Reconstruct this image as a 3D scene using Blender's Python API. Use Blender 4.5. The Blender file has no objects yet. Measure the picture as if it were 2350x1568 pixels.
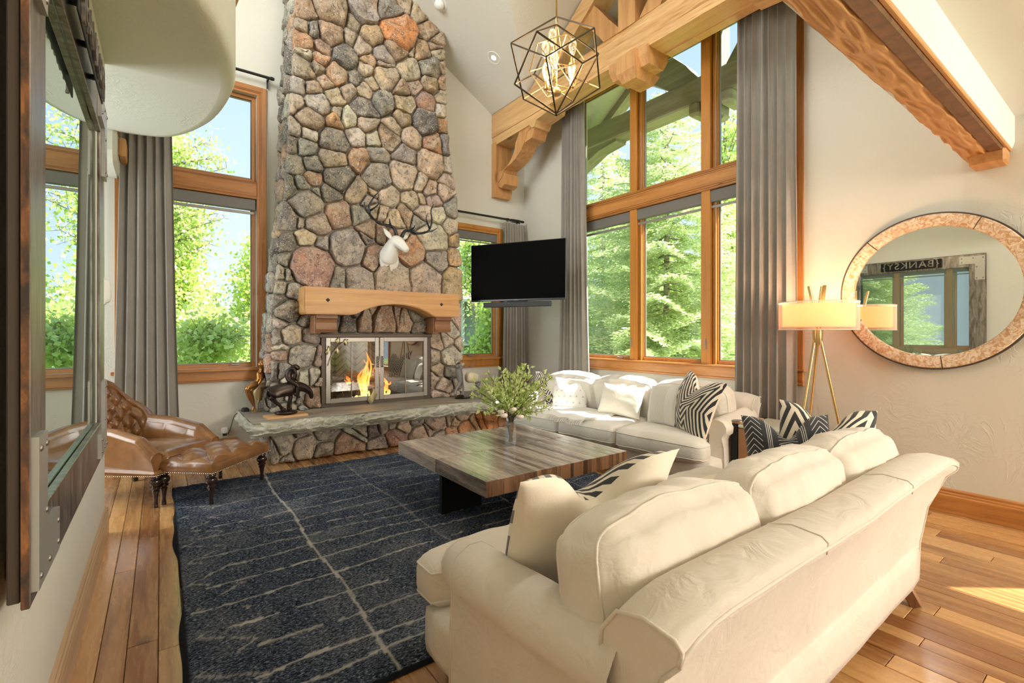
import bpy, bmesh, math, random
import numpy as np
from math import sin, cos, pi, sqrt, radians, atan2
from mathutils import Vector, Matrix, noise

# ------------------------------------------------------------ camera, sky, sun, exposure
SC = bpy.context.scene
COL = SC.collection
CAMH = 1.40
cam_d = bpy.data.cameras.new('camera'); cam_d.sensor_width = 36.0; cam_d.lens = 36.0 * 1097.0 / 2350.0
cam_d.shift_y = -(784.0 - 765.0) / 2350.0; cam_d.clip_start = 0.02; cam_d.clip_end = 300
CAM = bpy.data.objects.new('camera', cam_d); COL.objects.link(CAM)
CAM.location = (0, 0, CAMH); CAM.rotation_euler = (radians(90), 0, -radians(36.29))
SC.camera = CAM
W = bpy.data.worlds.new('sky'); SC.world = W; W.use_nodes = True
wt = W.node_tree; wt.nodes.clear()
wo = wt.nodes.new('ShaderNodeOutputWorld'); wb = wt.nodes.new('ShaderNodeBackground')
wtc = wt.nodes.new('ShaderNodeTexCoord'); wsx = wt.nodes.new('ShaderNodeSeparateXYZ'); wr = wt.nodes.new('ShaderNodeValToRGB')
wt.links.new(wtc.outputs['Generated'], wsx.inputs[0]); wt.links.new(wsx.outputs['Z'], wr.inputs[0])
wr.color_ramp.elements[0].position = 0.0; wr.color_ramp.elements[0].color = (0.72, 0.84, 0.98, 1)
wr.color_ramp.elements[1].position = 0.65; wr.color_ramp.elements[1].color = (0.36, 0.56, 0.94, 1)
wt.links.new(wr.outputs[0], wb.inputs[0]); wb.inputs[1].default_value = .85
wt.links.new(wb.outputs[0], wo.inputs[0])
SUNH = Vector((-0.78, 0.62, 0)).normalized(); EL = radians(50)
sd = bpy.data.lights.new('sun', 'SUN'); sd.energy = 12.0; sd.angle = 0.01; sd.color = (1.0, 0.95, 0.86)
SUN = bpy.data.objects.new('sun', sd); COL.objects.link(SUN)
SUN.rotation_euler = Vector((SUNH.x * cos(EL), SUNH.y * cos(EL), -sin(EL))).to_track_quat('-Z', 'Y').to_euler()
def area(name, loc, tgt, sx, sy, power, col=(1, 1, 1), spread=None):
    d = bpy.data.lights.new(name, 'AREA'); d.shape = 'RECTANGLE'; d.size = sx; d.size_y = sy; d.energy = power; d.color = col
    if spread: d.spread = spread
    o = bpy.data.objects.new(name, d); COL.objects.link(o); o.location = loc
    o.rotation_euler = (Vector(tgt) - Vector(loc)).to_track_quat('-Z', 'Y').to_euler(); return o
# added area fills out of view to brighten the room; no windows there
area('rear_fill_light', (4.0, -4.7, 2.15), (2.2, 3.0, 1.2), 1.8, 1.2, 95, (1.0, 0.97, 0.92))  # added soft fill in front of the solid rear wall
area('high_fill_light', (3.3, 1.0, 5.4), (1.4, 6.0, 2.2), 2.2, 2.4, 300, (1.0, 0.985, 0.95))  # unseen fill added above the header for the upper room
area('warm_fill_light', (3.9, -3.3, 2.2), (1.6, 3.0, 1.0), 1.9, 1.2, 85, (1.0, 0.86, 0.68))  # added warm fill standing in for kitchen lamps behind the camera
area('loft_fill_light', (-2.35, 3.0, 5.3), (3.5, 4.2, 4.2), 3.2, 2.0, 165, (0.95, 0.98, 1.0))  # unseen fill added to lift the sloping ceiling
area('alcove_fill_light', (-2.4, 5.2, 1.7), (1.5, 4.6, 1.6), 1.5, 2.2, 62, (0.95, 0.99, 1.0))  # unseen fill added for the armchair, hearth end and balcony underside
SC.view_settings.view_transform = 'Standard'; SC.view_settings.look = 'None'
SC.view_settings.exposure = 0.74; SC.view_settings.gamma = 1.0; SC.view_settings.use_curve_mapping = False
SC.display_settings.display_device = 'sRGB'
cy = SC.cycles
cy.max_bounces = 8; cy.diffuse_bounces = 4; cy.glossy_bounces = 4; cy.transmission_bounces = 4
cy.transparent_max_bounces = 16; cy.caustics_reflective = False; cy.caustics_refractive = False
cy.sample_clamp_indirect = 6.0; cy.sample_clamp_direct = 0.0

# ------------------------------------------------------------ helpers
RNG = random.Random(7)
def rnd(a=0.0, b=1.0): return RNG.uniform(a, b)
_F = Vector((sin(radians(36.29)), cos(radians(36.29)), 0)); _R = Vector((_F.y, -_F.x, 0))
def ray(px, py): return _F + _R * ((px - 1175) / 1097.0) + Vector((0, 0, 1)) * ((765 - py) / 1097.0)
def on(px, py, x=None, y=None, z=None):
    """real 3D point of a measured picture point lying on an axis plane"""
    d = ray(px, py)
    if x is not None: t = x / d.x
    elif y is not None: t = y / d.y
    else: t = (z - CAMH) / d.z
    return Vector((0, 0, CAMH)) + d * t

class B:
    """collects shapes; build() links them as one mesh object"""
    def __init__(s): s.v = []; s.f = []; s.uv = None; s.mi = []; s.m = 0
    def add(s, vs, fs):
        o = len(s.v); s.v += [tuple(p) for p in vs]
        s.f += [tuple(i + o for i in f) for f in fs]; s.mi += [s.m] * len(fs); return s
    def box(s, c, d, bev=0.004, R=None):
        hx, hy, hz = d[0] / 2, d[1] / 2, d[2] / 2; b = min(bev, hx * .9, hy * .9, hz * .9)
        if b <= 0:
            vs = [(x, y, z) for x in (-hx, hx) for y in (-hy, hy) for z in (-hz, hz)]
            fs = [(0, 1, 3, 2), (4, 6, 7, 5), (0, 4, 5, 1), (2, 3, 7, 6), (0, 2, 6, 4), (1, 5, 7, 3)]
        else:
            vs = []; idx = {}
            for i, x in enumerate((-1, 1)):
                for j, y in enumerate((-1, 1)):
                    for k, z in enumerate((-1, 1)):
                        for a in range(3):
                            p = [x * (hx - b), y * (hy - b), z * (hz - b)]
                            p[a] = (x, y, z)[a] * (hx, hy, hz)[a]
                            idx[i, j, k, a] = len(vs); vs.append(p)
            fs = []
            for i in (0, 1):
                fs += [[idx[i, j, k, 0] for j, k in ((0, 0), (0, 1), (1, 1), (1, 0))][::(1 if i == 0 else -1)],
                       [idx[j, i, k, 1] for j, k in ((0, 0), (1, 0), (1, 1), (0, 1))][::(1 if i == 0 else -1)],
                       [idx[j, k, i, 2] for j, k in ((0, 0), (0, 1), (1, 1), (1, 0))][::(1 if i == 0 else -1)]]
            for a in range(3):
                o1, o2 = [q for q in range(3) if q != a]
                for m in (0, 1):
                    for n in (0, 1):
                        def K(t, ax):
                            q = [0, 0, 0]; q[a] = t; q[o1] = m; q[o2] = n; return idx[q[0], q[1], q[2], ax]
                        fs.append([K(0, o1), K(1, o1), K(1, o2), K(0, o2)])
            for i in (0, 1):
                for j in (0, 1):
                    for k in (0, 1): fs.append([idx[i, j, k, 0], idx[i, j, k, 1], idx[i, j, k, 2]])
        c = Vector(c)
        vs = [(R @ Vector(p) if R else Vector(p)) + c for p in vs]
        return s.add(vs, fs)
    def bb(s, x0, x1, y0, y1, z0, z1, bev=0.004):
        return s.box(((x0 + x1) / 2, (y0 + y1) / 2, (z0 + z1) / 2), (abs(x1 - x0), abs(y1 - y0), abs(z1 - z0)), bev)
    def bar(s, a, b, w, h, bev=0.003, up=(0, 0, 1)):
        a, b = Vector(a), Vector(b); d = b - a; L = d.length; z = d.normalized(); x = Vector(up).cross(z)
        if x.length < 1e-4: x = Vector((1, 0, 0)).cross(z)
        x.normalize(); y = z.cross(x)
        R = Matrix((x, y, z)).transposed()
        return s.box((a + b) / 2, (w, h, L), bev, R)
    def tube(s, pts, r, n=8, cap=True, closed=False, sq=None):
        pts = [Vector(p) for p in pts]; N = len(pts); rs = r if hasattr(r, '__len__') else [r] * N
        vs = []; fs = []; px = None
        for i, p in enumerate(pts):
            if closed: t = pts[(i + 1) % N] - pts[i - 1]
            else: t = pts[min(i + 1, N - 1)] - pts[max(i - 1, 0)]
            t.normalize()
            if px is None: px = t.orthogonal().normalized()
            else:
                px = px - t * px.dot(t)
                px = t.orthogonal().normalized() if px.length < 1e-5 else px.normalized()
            py = t.cross(px)
            for k in range(n):
                a = 2 * pi * k / n
                vs.append(p + (px * cos(a) + py * sin(a) * (sq or 1)) * rs[i])
        for i in range(N if closed else N - 1):
            j = (i + 1) % N
            for k in range(n):
                l = (k + 1) % n; fs.append((i * n + k, i * n + l, j * n + l, j * n + k))
        if cap and not closed: fs.append(tuple(range(n))[::-1]); fs.append(tuple((N - 1) * n + k for k in range(n)))
        return s.add(vs, fs)
    def lathe(s, prof, c=(0, 0, 0), n=20, axis=None, a0=0, a1=2 * pi):
        c = Vector(c); full = abs(a1 - a0 - 2 * pi) < 1e-6; m = n if full else n + 1
        R = Vector((0, 0, 1)).rotation_difference(Vector(axis)).to_matrix() if axis else Matrix.Identity(3)
        vs = [c + R @ Vector((r * cos(a0 + (a1 - a0) * k / n), r * sin(a0 + (a1 - a0) * k / n), z)) for r, z in prof for k in range(m)]
        fs = []
        for i in range(len(prof) - 1):
            for k in range(n):
                l = (k + 1) % m; fs.append((i * m + k, i * m + l, (i + 1) * m + l, (i + 1) * m + k))
        return s.add(vs, fs)
    def prism(s, poly, h, mp):
        """poly = 2D outline, extruded between h[0] and h[1]; mp(u,v,w) -> 3D"""
        n = len(poly); vs = [mp(u, v, w) for w in h for u, v in poly]
        fs = [tuple(range(n))[::-1], tuple(range(n, 2 * n))] + [(i, (i + 1) % n, n + (i + 1) % n, n + i) for i in range(n)]
        return s.add(vs, fs)
    def grid(s, nu, nv, fn, cu=False):
        vs = [fn(i / nu, j / nv) for j in range(nv + 1) for i in range(nu + 1)]
        fs = [(j * (nu + 1) + i, j * (nu + 1) + i + 1, (j + 1) * (nu + 1) + i + 1, (j + 1) * (nu + 1) + i) for j in range(nv) for i in range(nu)]
        return s.add(vs, fs)
    def ico(s, c, r, sub=2, f=None):
        bm = bmesh.new(); bmesh.ops.create_icosphere(bm, subdivisions=sub, radius=1.0)
        r = r if hasattr(r, '__len__') else (r, r, r); c = Vector(c)
        vs = [c + Vector((v.co.x * r[0], v.co.y * r[1], v.co.z * r[2])) * (1 + (f(v.co) if f else 0)) for v in bm.verts]
        fs = [[q.index for q in fc.verts] for fc in bm.faces]; bm.free(); return s.add(vs, fs)
    def mesh(s, name, smooth=False, recalc=True, off=None):
        me = bpy.data.meshes.new(name)
        v = s.v if off is None else [(p[0] - off[0], p[1] - off[1], p[2] - off[2]) for p in s.v]
        me.from_pydata(v, [], s.f)
        if any(s.mi): me.polygons.foreach_set('material_index', s.mi)
        if recalc:
            bm = bmesh.new(); bm.from_mesh(me); bmesh.ops.recalc_face_normals(bm, faces=bm.faces); bm.to_mesh(me); bm.free()
        if smooth is True: me.polygons.foreach_set('use_smooth', [True] * len(me.polygons))
        elif smooth:
            me.polygons.foreach_set('use_smooth', [True] * len(me.polygons))
            me.set_sharp_from_angle(angle=radians(smooth))
        return me
    def build(s, name, mat, parent=None, smooth=False, recalc=True, world=True, color=None):
        off = None
        if parent is not None and world:
            off = Vector(parent.location)
            if parent.parent: off = off + Vector(parent.parent.location)
        me = s.mesh(name, smooth, recalc, off)
        if s.uv:
            ul = me.uv_layers.new(name='UV'); li = np.zeros(len(me.loops), dtype=np.int32); me.loops.foreach_get('vertex_index', li)
            ul.data.foreach_set('uv', np.array(s.uv, dtype=np.float32)[li].ravel())
        for m in (mat if isinstance(mat, (list, tuple)) else [mat]):
            me.materials.append(m)
        o = bpy.data.objects.new(name, me); COL.objects.link(o)
        if parent is not None: o.parent = parent
        if color: o.color = (color[0], color[1], color[2], 1)
        return o
def tag(o, label=None, cat=None, group=None, kind=None):
    if label: o['label'] = label
    if cat: o['category'] = cat
    if group: o['group'] = group
    if kind: o['kind'] = kind
    return o
def thing(name, label, cat, loc=(0, 0, 0), rz=0, group=None, kind=None):
    o = bpy.data.objects.new(name, None); COL.objects.link(o); o.location = loc; o.rotation_euler = (0, 0, rz)
    o.empty_display_size = .1
    return tag(o, label, cat, group, kind)
def struct(o): o['kind'] = 'structure'; return o
def child_copy(o, loc=None, rz=None):
    c = o.copy(); COL.objects.link(c)
    if loc is not None: c.location = loc
    if rz is not None: c.rotation_euler = (0, 0, rz)
    return c
def copy_tree(o, parent=None):
    kids = [k for k in bpy.data.objects if k.parent == o]
    c = o.copy(); COL.objects.link(c)
    if parent: c.parent = parent
    for k in kids: copy_tree(k, c)
    return c
def catmull(pts, n=6):
    pts = [Vector(p) for p in pts]; out = []
    P = [pts[0] * 2 - pts[1]] + pts + [pts[-1] * 2 - pts[-2]]
    for i in range(1, len(P) - 2):
        for k in range(n):
            t = k / n
            out.append(0.5 * ((2 * P[i]) + (P[i + 1] - P[i - 1]) * t + (2 * P[i - 1] - 5 * P[i] + 4 * P[i + 1] - P[i + 2]) * t * t + (3 * P[i] - P[i - 1] - 3 * P[i + 1] + P[i + 2]) * t ** 3))
    out.append(pts[-1]); return out
def lerp(a, b, t): return a + (b - a) * t
def interp(x, xs, ys): return float(np.interp(x, xs, ys))

# ------------------------------------------------------------ materials
class NT:
    def __init__(s, name):
        s.m = bpy.data.materials.new(name); s.m.use_nodes = True; s.t = s.m.node_tree
        s.b = s.t.nodes['Principled BSDF']; s.out = s.t.nodes['Material Output']
    def n(s, ty, ins=None, **at):
        x = s.t.nodes.new('ShaderNode' + ty)
        for k, v in at.items(): setattr(x, k, v)
        for k, v in (ins or {}).items(): s.set(x.inputs[k], v)
        return x
    def set(s, inp, v):
        if isinstance(v, bpy.types.NodeSocket): s.t.links.new(v, inp)
        elif hasattr(v, '__len__') and inp.type == 'RGBA' and len(v) == 3: inp.default_value = (*v, 1)
        else: inp.default_value = v
    def math(s, op, a, b=0.0, c=None):
        x = s.n('Math', operation=op); s.set(x.inputs[0], a); s.set(x.inputs[1], b)
        if c is not None: s.set(x.inputs[2], c)
        return x.outputs[0]
    def mix(s, f, a, b, bt='MIX'):
        x = s.n('Mix', data_type='RGBA', blend_type=bt); s.set(x.inputs[0], f); s.set(x.inputs[6], a); s.set(x.inputs[7], b); return x.outputs[2]
    def ramp(s, f, stops, interp='LINEAR'):
        x = s.n('ValToRGB', {0: f}); r = x.color_ramp; r.interpolation = interp
        while len(r.elements) < len(stops): r.elements.new(0.5)
        for e, (p, c) in zip(r.elements, stops):
            e.position = p; e.color = (*c, 1) if hasattr(c, '__len__') else (c, c, c, 1)
        return x.outputs[0]
    def coord(s, which='Object', scale=(1, 1, 1), rot=(0, 0, 0), loc=None):
        tc = s.n('TexCoord'); mp = s.n('Mapping', {0: tc.outputs[which], 'Scale': scale, 'Rotation': rot})
        if loc is not None: s.set(mp.inputs['Location'], loc)
        return mp.outputs[0]
    def noise(s, vec, scale=5, detail=3, rough=.5, dist=0.0, out=0):
        return s.n('TexNoise', {'Vector': vec, 'Scale': scale, 'Detail': detail, 'Roughness': rough, 'Distortion': dist}).outputs[out]
    def p(s, **k):
        for a, v in k.items(): s.set(s.b.inputs[a.replace('_', ' ')], v)
        return s
    def bump(s, h, strength=.5, dist=.01, prev=None):
        x = s.n('Bump', {'Height': h, 'Strength': strength, 'Distance': dist})
        if prev: s.set(x.inputs['Normal'], prev)
        s.set(s.b.inputs['Normal'], x.outputs[0]); return x.outputs[0]
M = {}
def plain(name, col, rough=.5, metal=0.0, **k):
    t = NT(name); t.p(Base_Color=col, Roughness=rough, Metallic=metal, **k); M[name] = t.m; return t.m
def wood(name, c0, c1, grain='x', rough=.45, sc=1.0, knots=True, bump=.25, vary=False, spec=.5, coat=0.0):
    t = NT(name); s = {'x': (.35, 5, 5), 'y': (5, .35, 5), 'z': (5, 5, .35)}[grain]; s = tuple(a * sc for a in s)
    loc = None
    oi = t.n('ObjectInfo')
    rv = t.n('CombineXYZ', {0: t.math('MULTIPLY', oi.outputs['Random'], 37.0), 1: t.math('MULTIPLY', oi.outputs['Random'], 91.0), 2: t.math('MULTIPLY', oi.outputs['Random'], 13.0)}).outputs[0]
    tc = t.n('TexCoord'); vv = t.n('VectorMath', {0: tc.outputs['Object'], 1: rv}, operation='ADD').outputs[0]
    v = t.n('Mapping', {0: vv, 'Scale': s}).outputs[0]
    a = t.noise(v, 1.6, 4, .55, 1.2); g = t.noise(v, 9, 5, .65, .6)
    f = t.math('ADD', t.math('MULTIPLY', a, .75), t.math('MULTIPLY', g, .4))
    if vary: f = t.math('ADD', f, t.math('MULTIPLY', t.math('SUBTRACT', oi.outputs['Random'], .5), .45))
    mid = tuple((p + q) / 2 for p, q in zip(c0, c1))
    c = t.ramp(f, [(.36, c0), (.55, mid), (.76, c1)])
    if knots:
        kv = t.n('Mapping', {0: vv, 'Scale': tuple({'x': (2.2, 6, 6), 'y': (6, 2.2, 6), 'z': (6, 6, 2.2)}[grain])}).outputs[0]
        k = t.n('TexVoronoi', {'Vector': kv, 'Scale': .55 * sc}).outputs['Distance']
        c = t.mix(t.ramp(k, [(.03, 0.85), (.13, 0.0)]), c, tuple(q * .28 for q in c0))
    t.p(Base_Color=c, Roughness=t.ramp(g, [(.3, rough - .08), (.8, rough + .12)]), Coat_Weight=coat, Coat_Roughness=.15); t.set(t.b.inputs['Specular IOR Level'], spec)
    t.bump(g, bump, .004); M[name] = t.m; return t.m
def fabric(name, c0, c1, rough=.9, weave=420, sheen=.3, bump=.3, wr=0.0):
    t = NT(name); v = t.coord('Object'); n = t.noise(v, 3.0, 4, .6); w = t.noise(t.coord('Object', (1, 1, 1)), weave, 2, .5)
    c = t.mix(t.ramp(n, [(.3, 0.0), (.7, 1.0)]), c0, c1); c = t.mix(t.ramp(w, [(.35, .18), (.65, 0.0)]), c, tuple(q * .75 for q in c0))
    t.p(Base_Color=c, Roughness=rough, Sheen_Weight=sheen); nrm = t.bump(w, bump, .002)
    if wr:
        w2 = t.noise(t.coord('Object', (1, 1, 1)), 7, 3, .55, 1.4); t.bump(w2, wr, .02, nrm)
    M[name] = t.m; return t.m

def plaster(name, c, rough=.85):
    t = NT(name); v = t.coord('Object'); n = t.noise(v, 1.2, 3, .5)
    t.p(Base_Color=t.mix(n, tuple(q * .96 for q in c), tuple(min(1, q * 1.03) for q in c)), Roughness=rough)
    a = t.noise(v, 5.5, 5, .62, 1.6); m = t.noise(v, 1.3, 2, .5)
    h = t.math('MULTIPLY', t.ramp(a, [(.47, 0.0), (.5, 1.0), (.53, .75), (.62, 0.0)]), t.ramp(m, [(.45, 0.0), (.62, 1.0)]))
    b1 = t.bump(h, .35, .006); f = t.noise(v, 90, 2, .5); t.bump(f, .12, .002, b1)
    M[name] = t.m; return t.m
plaster('wall_paint', (.66, .645, .565)); plaster('ceiling_paint', (.74, .735, .67)); plaster('soffit_paint', (.68, .69, .60))
wood('trim_wood', (.27, .095, .022), (.50, .215, .06), 'x', .38, 1.6, coat=.25)
wood('trim_wood_y', (.33, .12, .022), (.58, .26, .07), 'y', .38, 1.6, coat=.25)
wood('trim_wood_z', (.27, .095, .022), (.50, .215, .06), 'z', .38, 1.6, coat=.25)
wood('trim_sash', (.40, .15, .02), (.56, .24, .045), 'z', .35, 1.2, knots=False, coat=.3)
wood('timber_y', (.50, .27, .10), (.78, .50, .23), 'y', .5, .9, bump=.8)
wood('timber_x', (.42, .19, .06), (.66, .36, .14), 'x', .5, .9, bump=.5)
wood('timber_z', (.42, .19, .06), (.68, .38, .15), 'z', .5, .9, bump=.5)
wood('timber_dark', (.10, .045, .018), (.22, .10, .04), 'z', .5, 1.2, bump=.4, knots=False)
wood('mantel_wood', (.45, .21, .07), (.70, .40, .16), 'x', .45, 1.1, bump=.4)
wood('corbel_wood', (.20, .09, .04), (.34, .17, .08), 'x', .45, 1.4, knots=False)
wood('board_wood', (.55, .30, .12), (.72, .42, .19), 'x', .4, 1.0, knots=False)
wood('plank_wood', (.27, .11, .035), (.62, .35, .14), 'y', .26, .95, bump=.10, vary=True, coat=.45)
wood('barn_wood', (.14, .105, .082), (.50, .42, .35), 'y', .27, 1.5, knots=False, bump=.3, vary=True, coat=.6)
wood('barn_end', (.10, .042, .02), (.38, .19, .09), 'z', .5, 2.0, knots=False, bump=.3, vary=True)
wood('side_wood', (.22, .10, .045), (.40, .21, .10), 'z', .45, 1.2, knots=False)
plain('black_steel', (.012, .013, .015), .45, .6); plain('black_matte', (.012, .012, .013), .6)
plain('rod_black', (.03, .027, .025), .4, .5)
plain('screen_black', (.0004, .0004, .0004), .5, Specular_IOR_Level=.05); plain('tv_edge', (.05, .05, .055), .3, .6); plain('soundbar_grey', (.035, .037, .042), .6)
plain('bronze_dark', (.045, .032, .025), .34, .75); plain('bronze_gold', (.42, .20, .06), .3, .9); plain('bronze_tan', (.36, .26, .13), .42, .6)
plain('red_glaze', (.16, .012, .010), .3); plain('white_resin', (.83, .83, .79), .38); plain('antler_black', (.02, .022, .028), .2, .35)
plain('brass', (.72, .48, .20), .25, 1.0); plain('pendant_bronze', (.10, .075, .05), .35, .9); plain('pewter', (.28, .26, .23), .4, .9)
plain('white_plastic', (.8, .8, .77), .4); plain('turned_wood', (.028, .014, .009), .22, 0, Coat_Weight=.5)
plain('elk_cream', (.62, .54, .38), .5); plain('elk_grey', (.22, .21, .20), .45, .3)
plain('window_metal', (.30, .28, .26), .4, .4); plain('shade_box', (.16, .15, .135), .6); plain('gold_leaf', (.42, .36, .20), .35, .8)
plain('peg_iron', (.08, .07, .065), .45, .7); plain('nailhead', (.75, .72, .62), .25, 1.0)
fabric('linen', (.70, .63, .53), (.77, .70, .61), wr=.5); fabric('linen_plain', (.70, .66, .58), (.76, .72, .64), wr=.35)
fabric('linen_light', (.76, .72, .62), (.84, .81, .72), wr=.2); fabric('pillow_cream', (.84, .76, .62), (.88, .80, .67), wr=.12)
fabric('curtain_cloth', (.27, .25, .22), (.34, .315, .28), .9, 160, .3, .35); fabric('curtain_light', (.42, .42, .41), (.5, .5, .49), .9, 160, .3, .3)
fabric('fringe_white', (.82, .8, .72), (.9, .88, .8), wr=.3)
def glass(name, tint=(1, 1, 1), refl=.06, rough=.0):
    t = NT(name); tr = t.n('BsdfTransparent', {0: tint}); gl = t.n('BsdfGlossy', {0: (1, 1, 1), 'Roughness': rough})
    fa = t.n('LayerWeight', {'Blend': .5}).outputs['Facing']
    f = t.math('ADD', refl, t.math('MULTIPLY', t.math('POWER', fa, 5.0), .8))
    mx = t.n('MixShader', {0: f, 1: tr.outputs[0], 2: gl.outputs[0]}); t.t.links.new(mx.outputs[0], t.out.inputs[0]); M[name] = t.m
glass('window_glass', (.97, .985, .98), .035); glass('fire_glass', (.80, .84, .83), .26); glass('vase_glass', (.97, .99, .98), .14, .02)
plain('mirror_silver', (.88, .90, .86), .01, 1.0)
def emis(name, col, st):
    t = NT(name); t.p(Base_Color=(.0, .0, .0), Emission_Color=col, Emission_Strength=st, Roughness=.6); M[name] = t.m
emis('can_glow', (1.0, .82, .58), 9.0); emis('filament', (1.0, .62, .22), 14.0)
t = NT('leather'); v = t.coord('Object'); n = t.noise(v, 5, 4, .6); f = t.noise(v, 160, 2, .5)
t.p(Base_Color=t.ramp(n, [(.3, (.15, .062, .020)), (.6, (.25, .115, .040)), (.8, (.33, .165, .065))]), Roughness=.27, Coat_Weight=.3, Coat_Roughness=.2)
b = t.bump(f, .12, .002); t.bump(t.noise(v, 16, 3, .6, 1.0), .25, .006, b); M['leather'] = t.m
# stones: colour class per stone (object colour) with lichen, dark crust and pale flecks
t = NT('stone'); v = t.coord('Object'); oi = t.n('ObjectInfo')
sv = t.n('VectorMath', {0: v, 1: t.n('CombineXYZ', {0: t.math('MULTIPLY', oi.outputs['Random'], 50.0)}).outputs[0]}, operation='ADD').outputs[0]
n1 = t.noise(sv, 5, 5, .6, .6); n2 = t.noise(sv, 22, 5, .65, .4); n3 = t.noise(sv, 70, 3, .6)
tv = t.noise(sv, 3.0, 3, .6, 1.0)
base = t.mix(1.0, oi.outputs['Color'], t.ramp(n1, [(.28, (.55, .56, .60)), (.5, (1, 1, 1)), (.72, (1.45, 1.32, 1.15))]), 'MULTIPLY')
base = t.mix(t.ramp(tv, [(.48, 0.0), (.62, .55)]), base, (.50, .42, .32))
base = t.mix(t.ramp(n2, [(.36, .85), (.50, 0.0)]), base, t.mix(.25, (.045, .04, .035), oi.outputs['Color']))
base = t.mix(t.ramp(n3, [(.56, 0.0), (.68, .8)]), base, (.74, .69, .60))
t.p(Base_Color=base, Roughness=.82); b = t.bump(n2, .55, .018); t.bump(n3, .4, .004, b); M['stone'] = t.m
t = NT('mortar'); v = t.coord('Object'); n = t.noise(v, 14, 4, .6); t.p(Base_Color=t.ramp(n, [(.3, (.30, .27, .22)), (.7, (.46, .42, .35))]), Roughness=.95); t.bump(n, .5, .01); M['mortar'] = t.m
t = NT('slab_stone'); v = t.coord('Object'); n = t.noise(v, 4, 5, .6); g = t.noise(v, 60, 3, .6)
t.p(Base_Color=t.ramp(n, [(.3, (.36, .35, .28)), (.7, (.56, .55, .46))]), Roughness=.8); t.bump(g, .35, .004); M['slab_stone'] = t.m
t = NT('slab_top'); v = t.coord('Object', (1, 3, 3)); n = t.noise(v, 3, 5, .6, .8)
t.p(Base_Color=t.ramp(n, [(.3, (.20, .17, .13)), (.7, (.36, .32, .25))]), Roughness=.6); t.bump(t.noise(v, 50, 2), .2, .003); M['slab_top'] = t.m
# ============================================================ THE ROOM
XR, YB, XL = 4.955, 6.40, -0.315
def wall_pieces(b, u0, u1, z0, z1, holes, box):
    """boxes around rectangular openings (u0,u1,z0,z1)"""
    holes = sorted(holes); cur = u0
    for h in holes:
        box(cur, h[0], z0, z1); box(h[0], h[1], z0, h[2]); box(h[0], h[1], h[3], z1); cur = h[1]
    box(cur, u1, z0, z1)
# floor: dark bed and every plank its own part
b = B(); b.bb(-2.6, XR + .18, -5, YB + .2, -.12, -.018, 0)
FLOOR = struct(b.build('floor', plain('subfloor', (.03, .018, .01), .9)))
xs = [-.315]
x = -.218
wl = [.096, .112, .15, .128, .17, .11, .14, .19, .12, .155]
k = 0; cols = [-.315, -.218, -.122, -.01]
while cols[-1] < XR - .02:
    cols.append(cols[-1] + wl[k % 10]); k += 1
cols[-1] = XR + .01
left = [-.315]
while left[0] > -1.3: left.insert(0, left[0] - rnd(.12, .17))
npl = 0
for cset, ya, yb in ((cols, -.9, YB), (left, 4.2, YB)):
    for i in range(len(cset) - 1):
        x0, x1 = cset[i], cset[i + 1]; y = ya - rnd(0, 1.2)
        while y < yb:
            L = rnd(1.3, 2.6)
            if abs((x0 + x1) / 2 - 2.78) < .08 and ya < 0 and y < .3: L = .648 - y
            y1 = min(y + L, yb); y0 = max(y, ya)
            if y1 - y0 > .03:
                g = .0012; d = rnd(0, .0016)
                p = B().bb(x0 + g, x1 - g, y0 + g, y1 - g, -.018, -d, .0022).build('plank', M['plank_wood'], FLOOR); npl += 1
            y += L
# walls
b = B(); LW = (-.28, .92, 1.0, 4.23); RWn = (3.46, 4.40, 1.02, 3.0)
wall_pieces(b, -2.6, XR + .18, 0, 7.6, [LW, (1.45, 3.1, .49, 1.40), RWn], lambda a, c, z0, z1: b.bb(a, c, YB, YB + .18, z0, z1, 0))
struct(b.build('wall_back', M['wall_paint']))
b = B(); BW = (2.13, 5.09, 1.04, 4.84); RW2 = (-1.9, -.45, .5, 2.5)
wall_pieces(b, -5, YB + .18, 0, 7.6, [RW2, BW], lambda a, c, z0, z1: b.bb(XR, XR + .18, a, c, z0, z1, 0))
struct(b.build('wall_right', M['wall_paint']))
b = B(); b.bb(XL - .16, XL, -5, 4.35, 0, 3.3, .006); b.bb(XL - .16, XL - .02, -5, 2.2, 3.3, 7.5, 0)
struct(b.build('wall_left', M['wall_paint']))
struct(B().bb(-2.6, XR + .2, -5.1, -5, 0, 7.6, 0).build('wall_rear', M['wall_paint']))
struct(B().bb(-2.7, -2.6, -5, YB + .2, 0, 7.9, 0).build('wall_far_left', M['wall_paint']))
# ceilings
b = B()
def sheet(ps, th=.07):
    n = len(ps); b.add([Vector(p) for p in ps] + [Vector(p) + Vector((0, 0, th)) for p in ps],
        [tuple(range(n)), tuple(range(2 * n - 1, n - 1, -1))] + [(i, (i + 1) % n, n + (i + 1) % n, n + i) for i in range(n)])
zc = lambda x: 4.92 + .6 * (4.29 - x)
DY = 3.63; ys = 5.85; zr = 4.67 + .67 * (ys - DY); ax = 4.29 - (zr - 4.92) / .6
yv = ys - (4.92 - 4.67) / .67; rx = .2
for s in (1, -1):
    m = lambda y: y if s > 0 else 2 * DY - y
    far = YB + .02 if s > 0 else .92
    sheet([(XR + .02, far, 4.67), (4.29, far, 4.92), (4.29, m(yv), 4.92), (XR + .02, m(ys), 4.67)][::s])
    sheet([(4.29, far, 4.92), (rx, far, zc(rx)), (rx, DY, zc(rx)), (ax, DY, zr), (4.29, m(yv), 4.92)][::s])
    sheet([(XR + .02, m(ys), 4.67), (4.29, m(yv), 4.92), (ax, DY, zr), (XR + .02, DY, zr)][::s])
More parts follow.
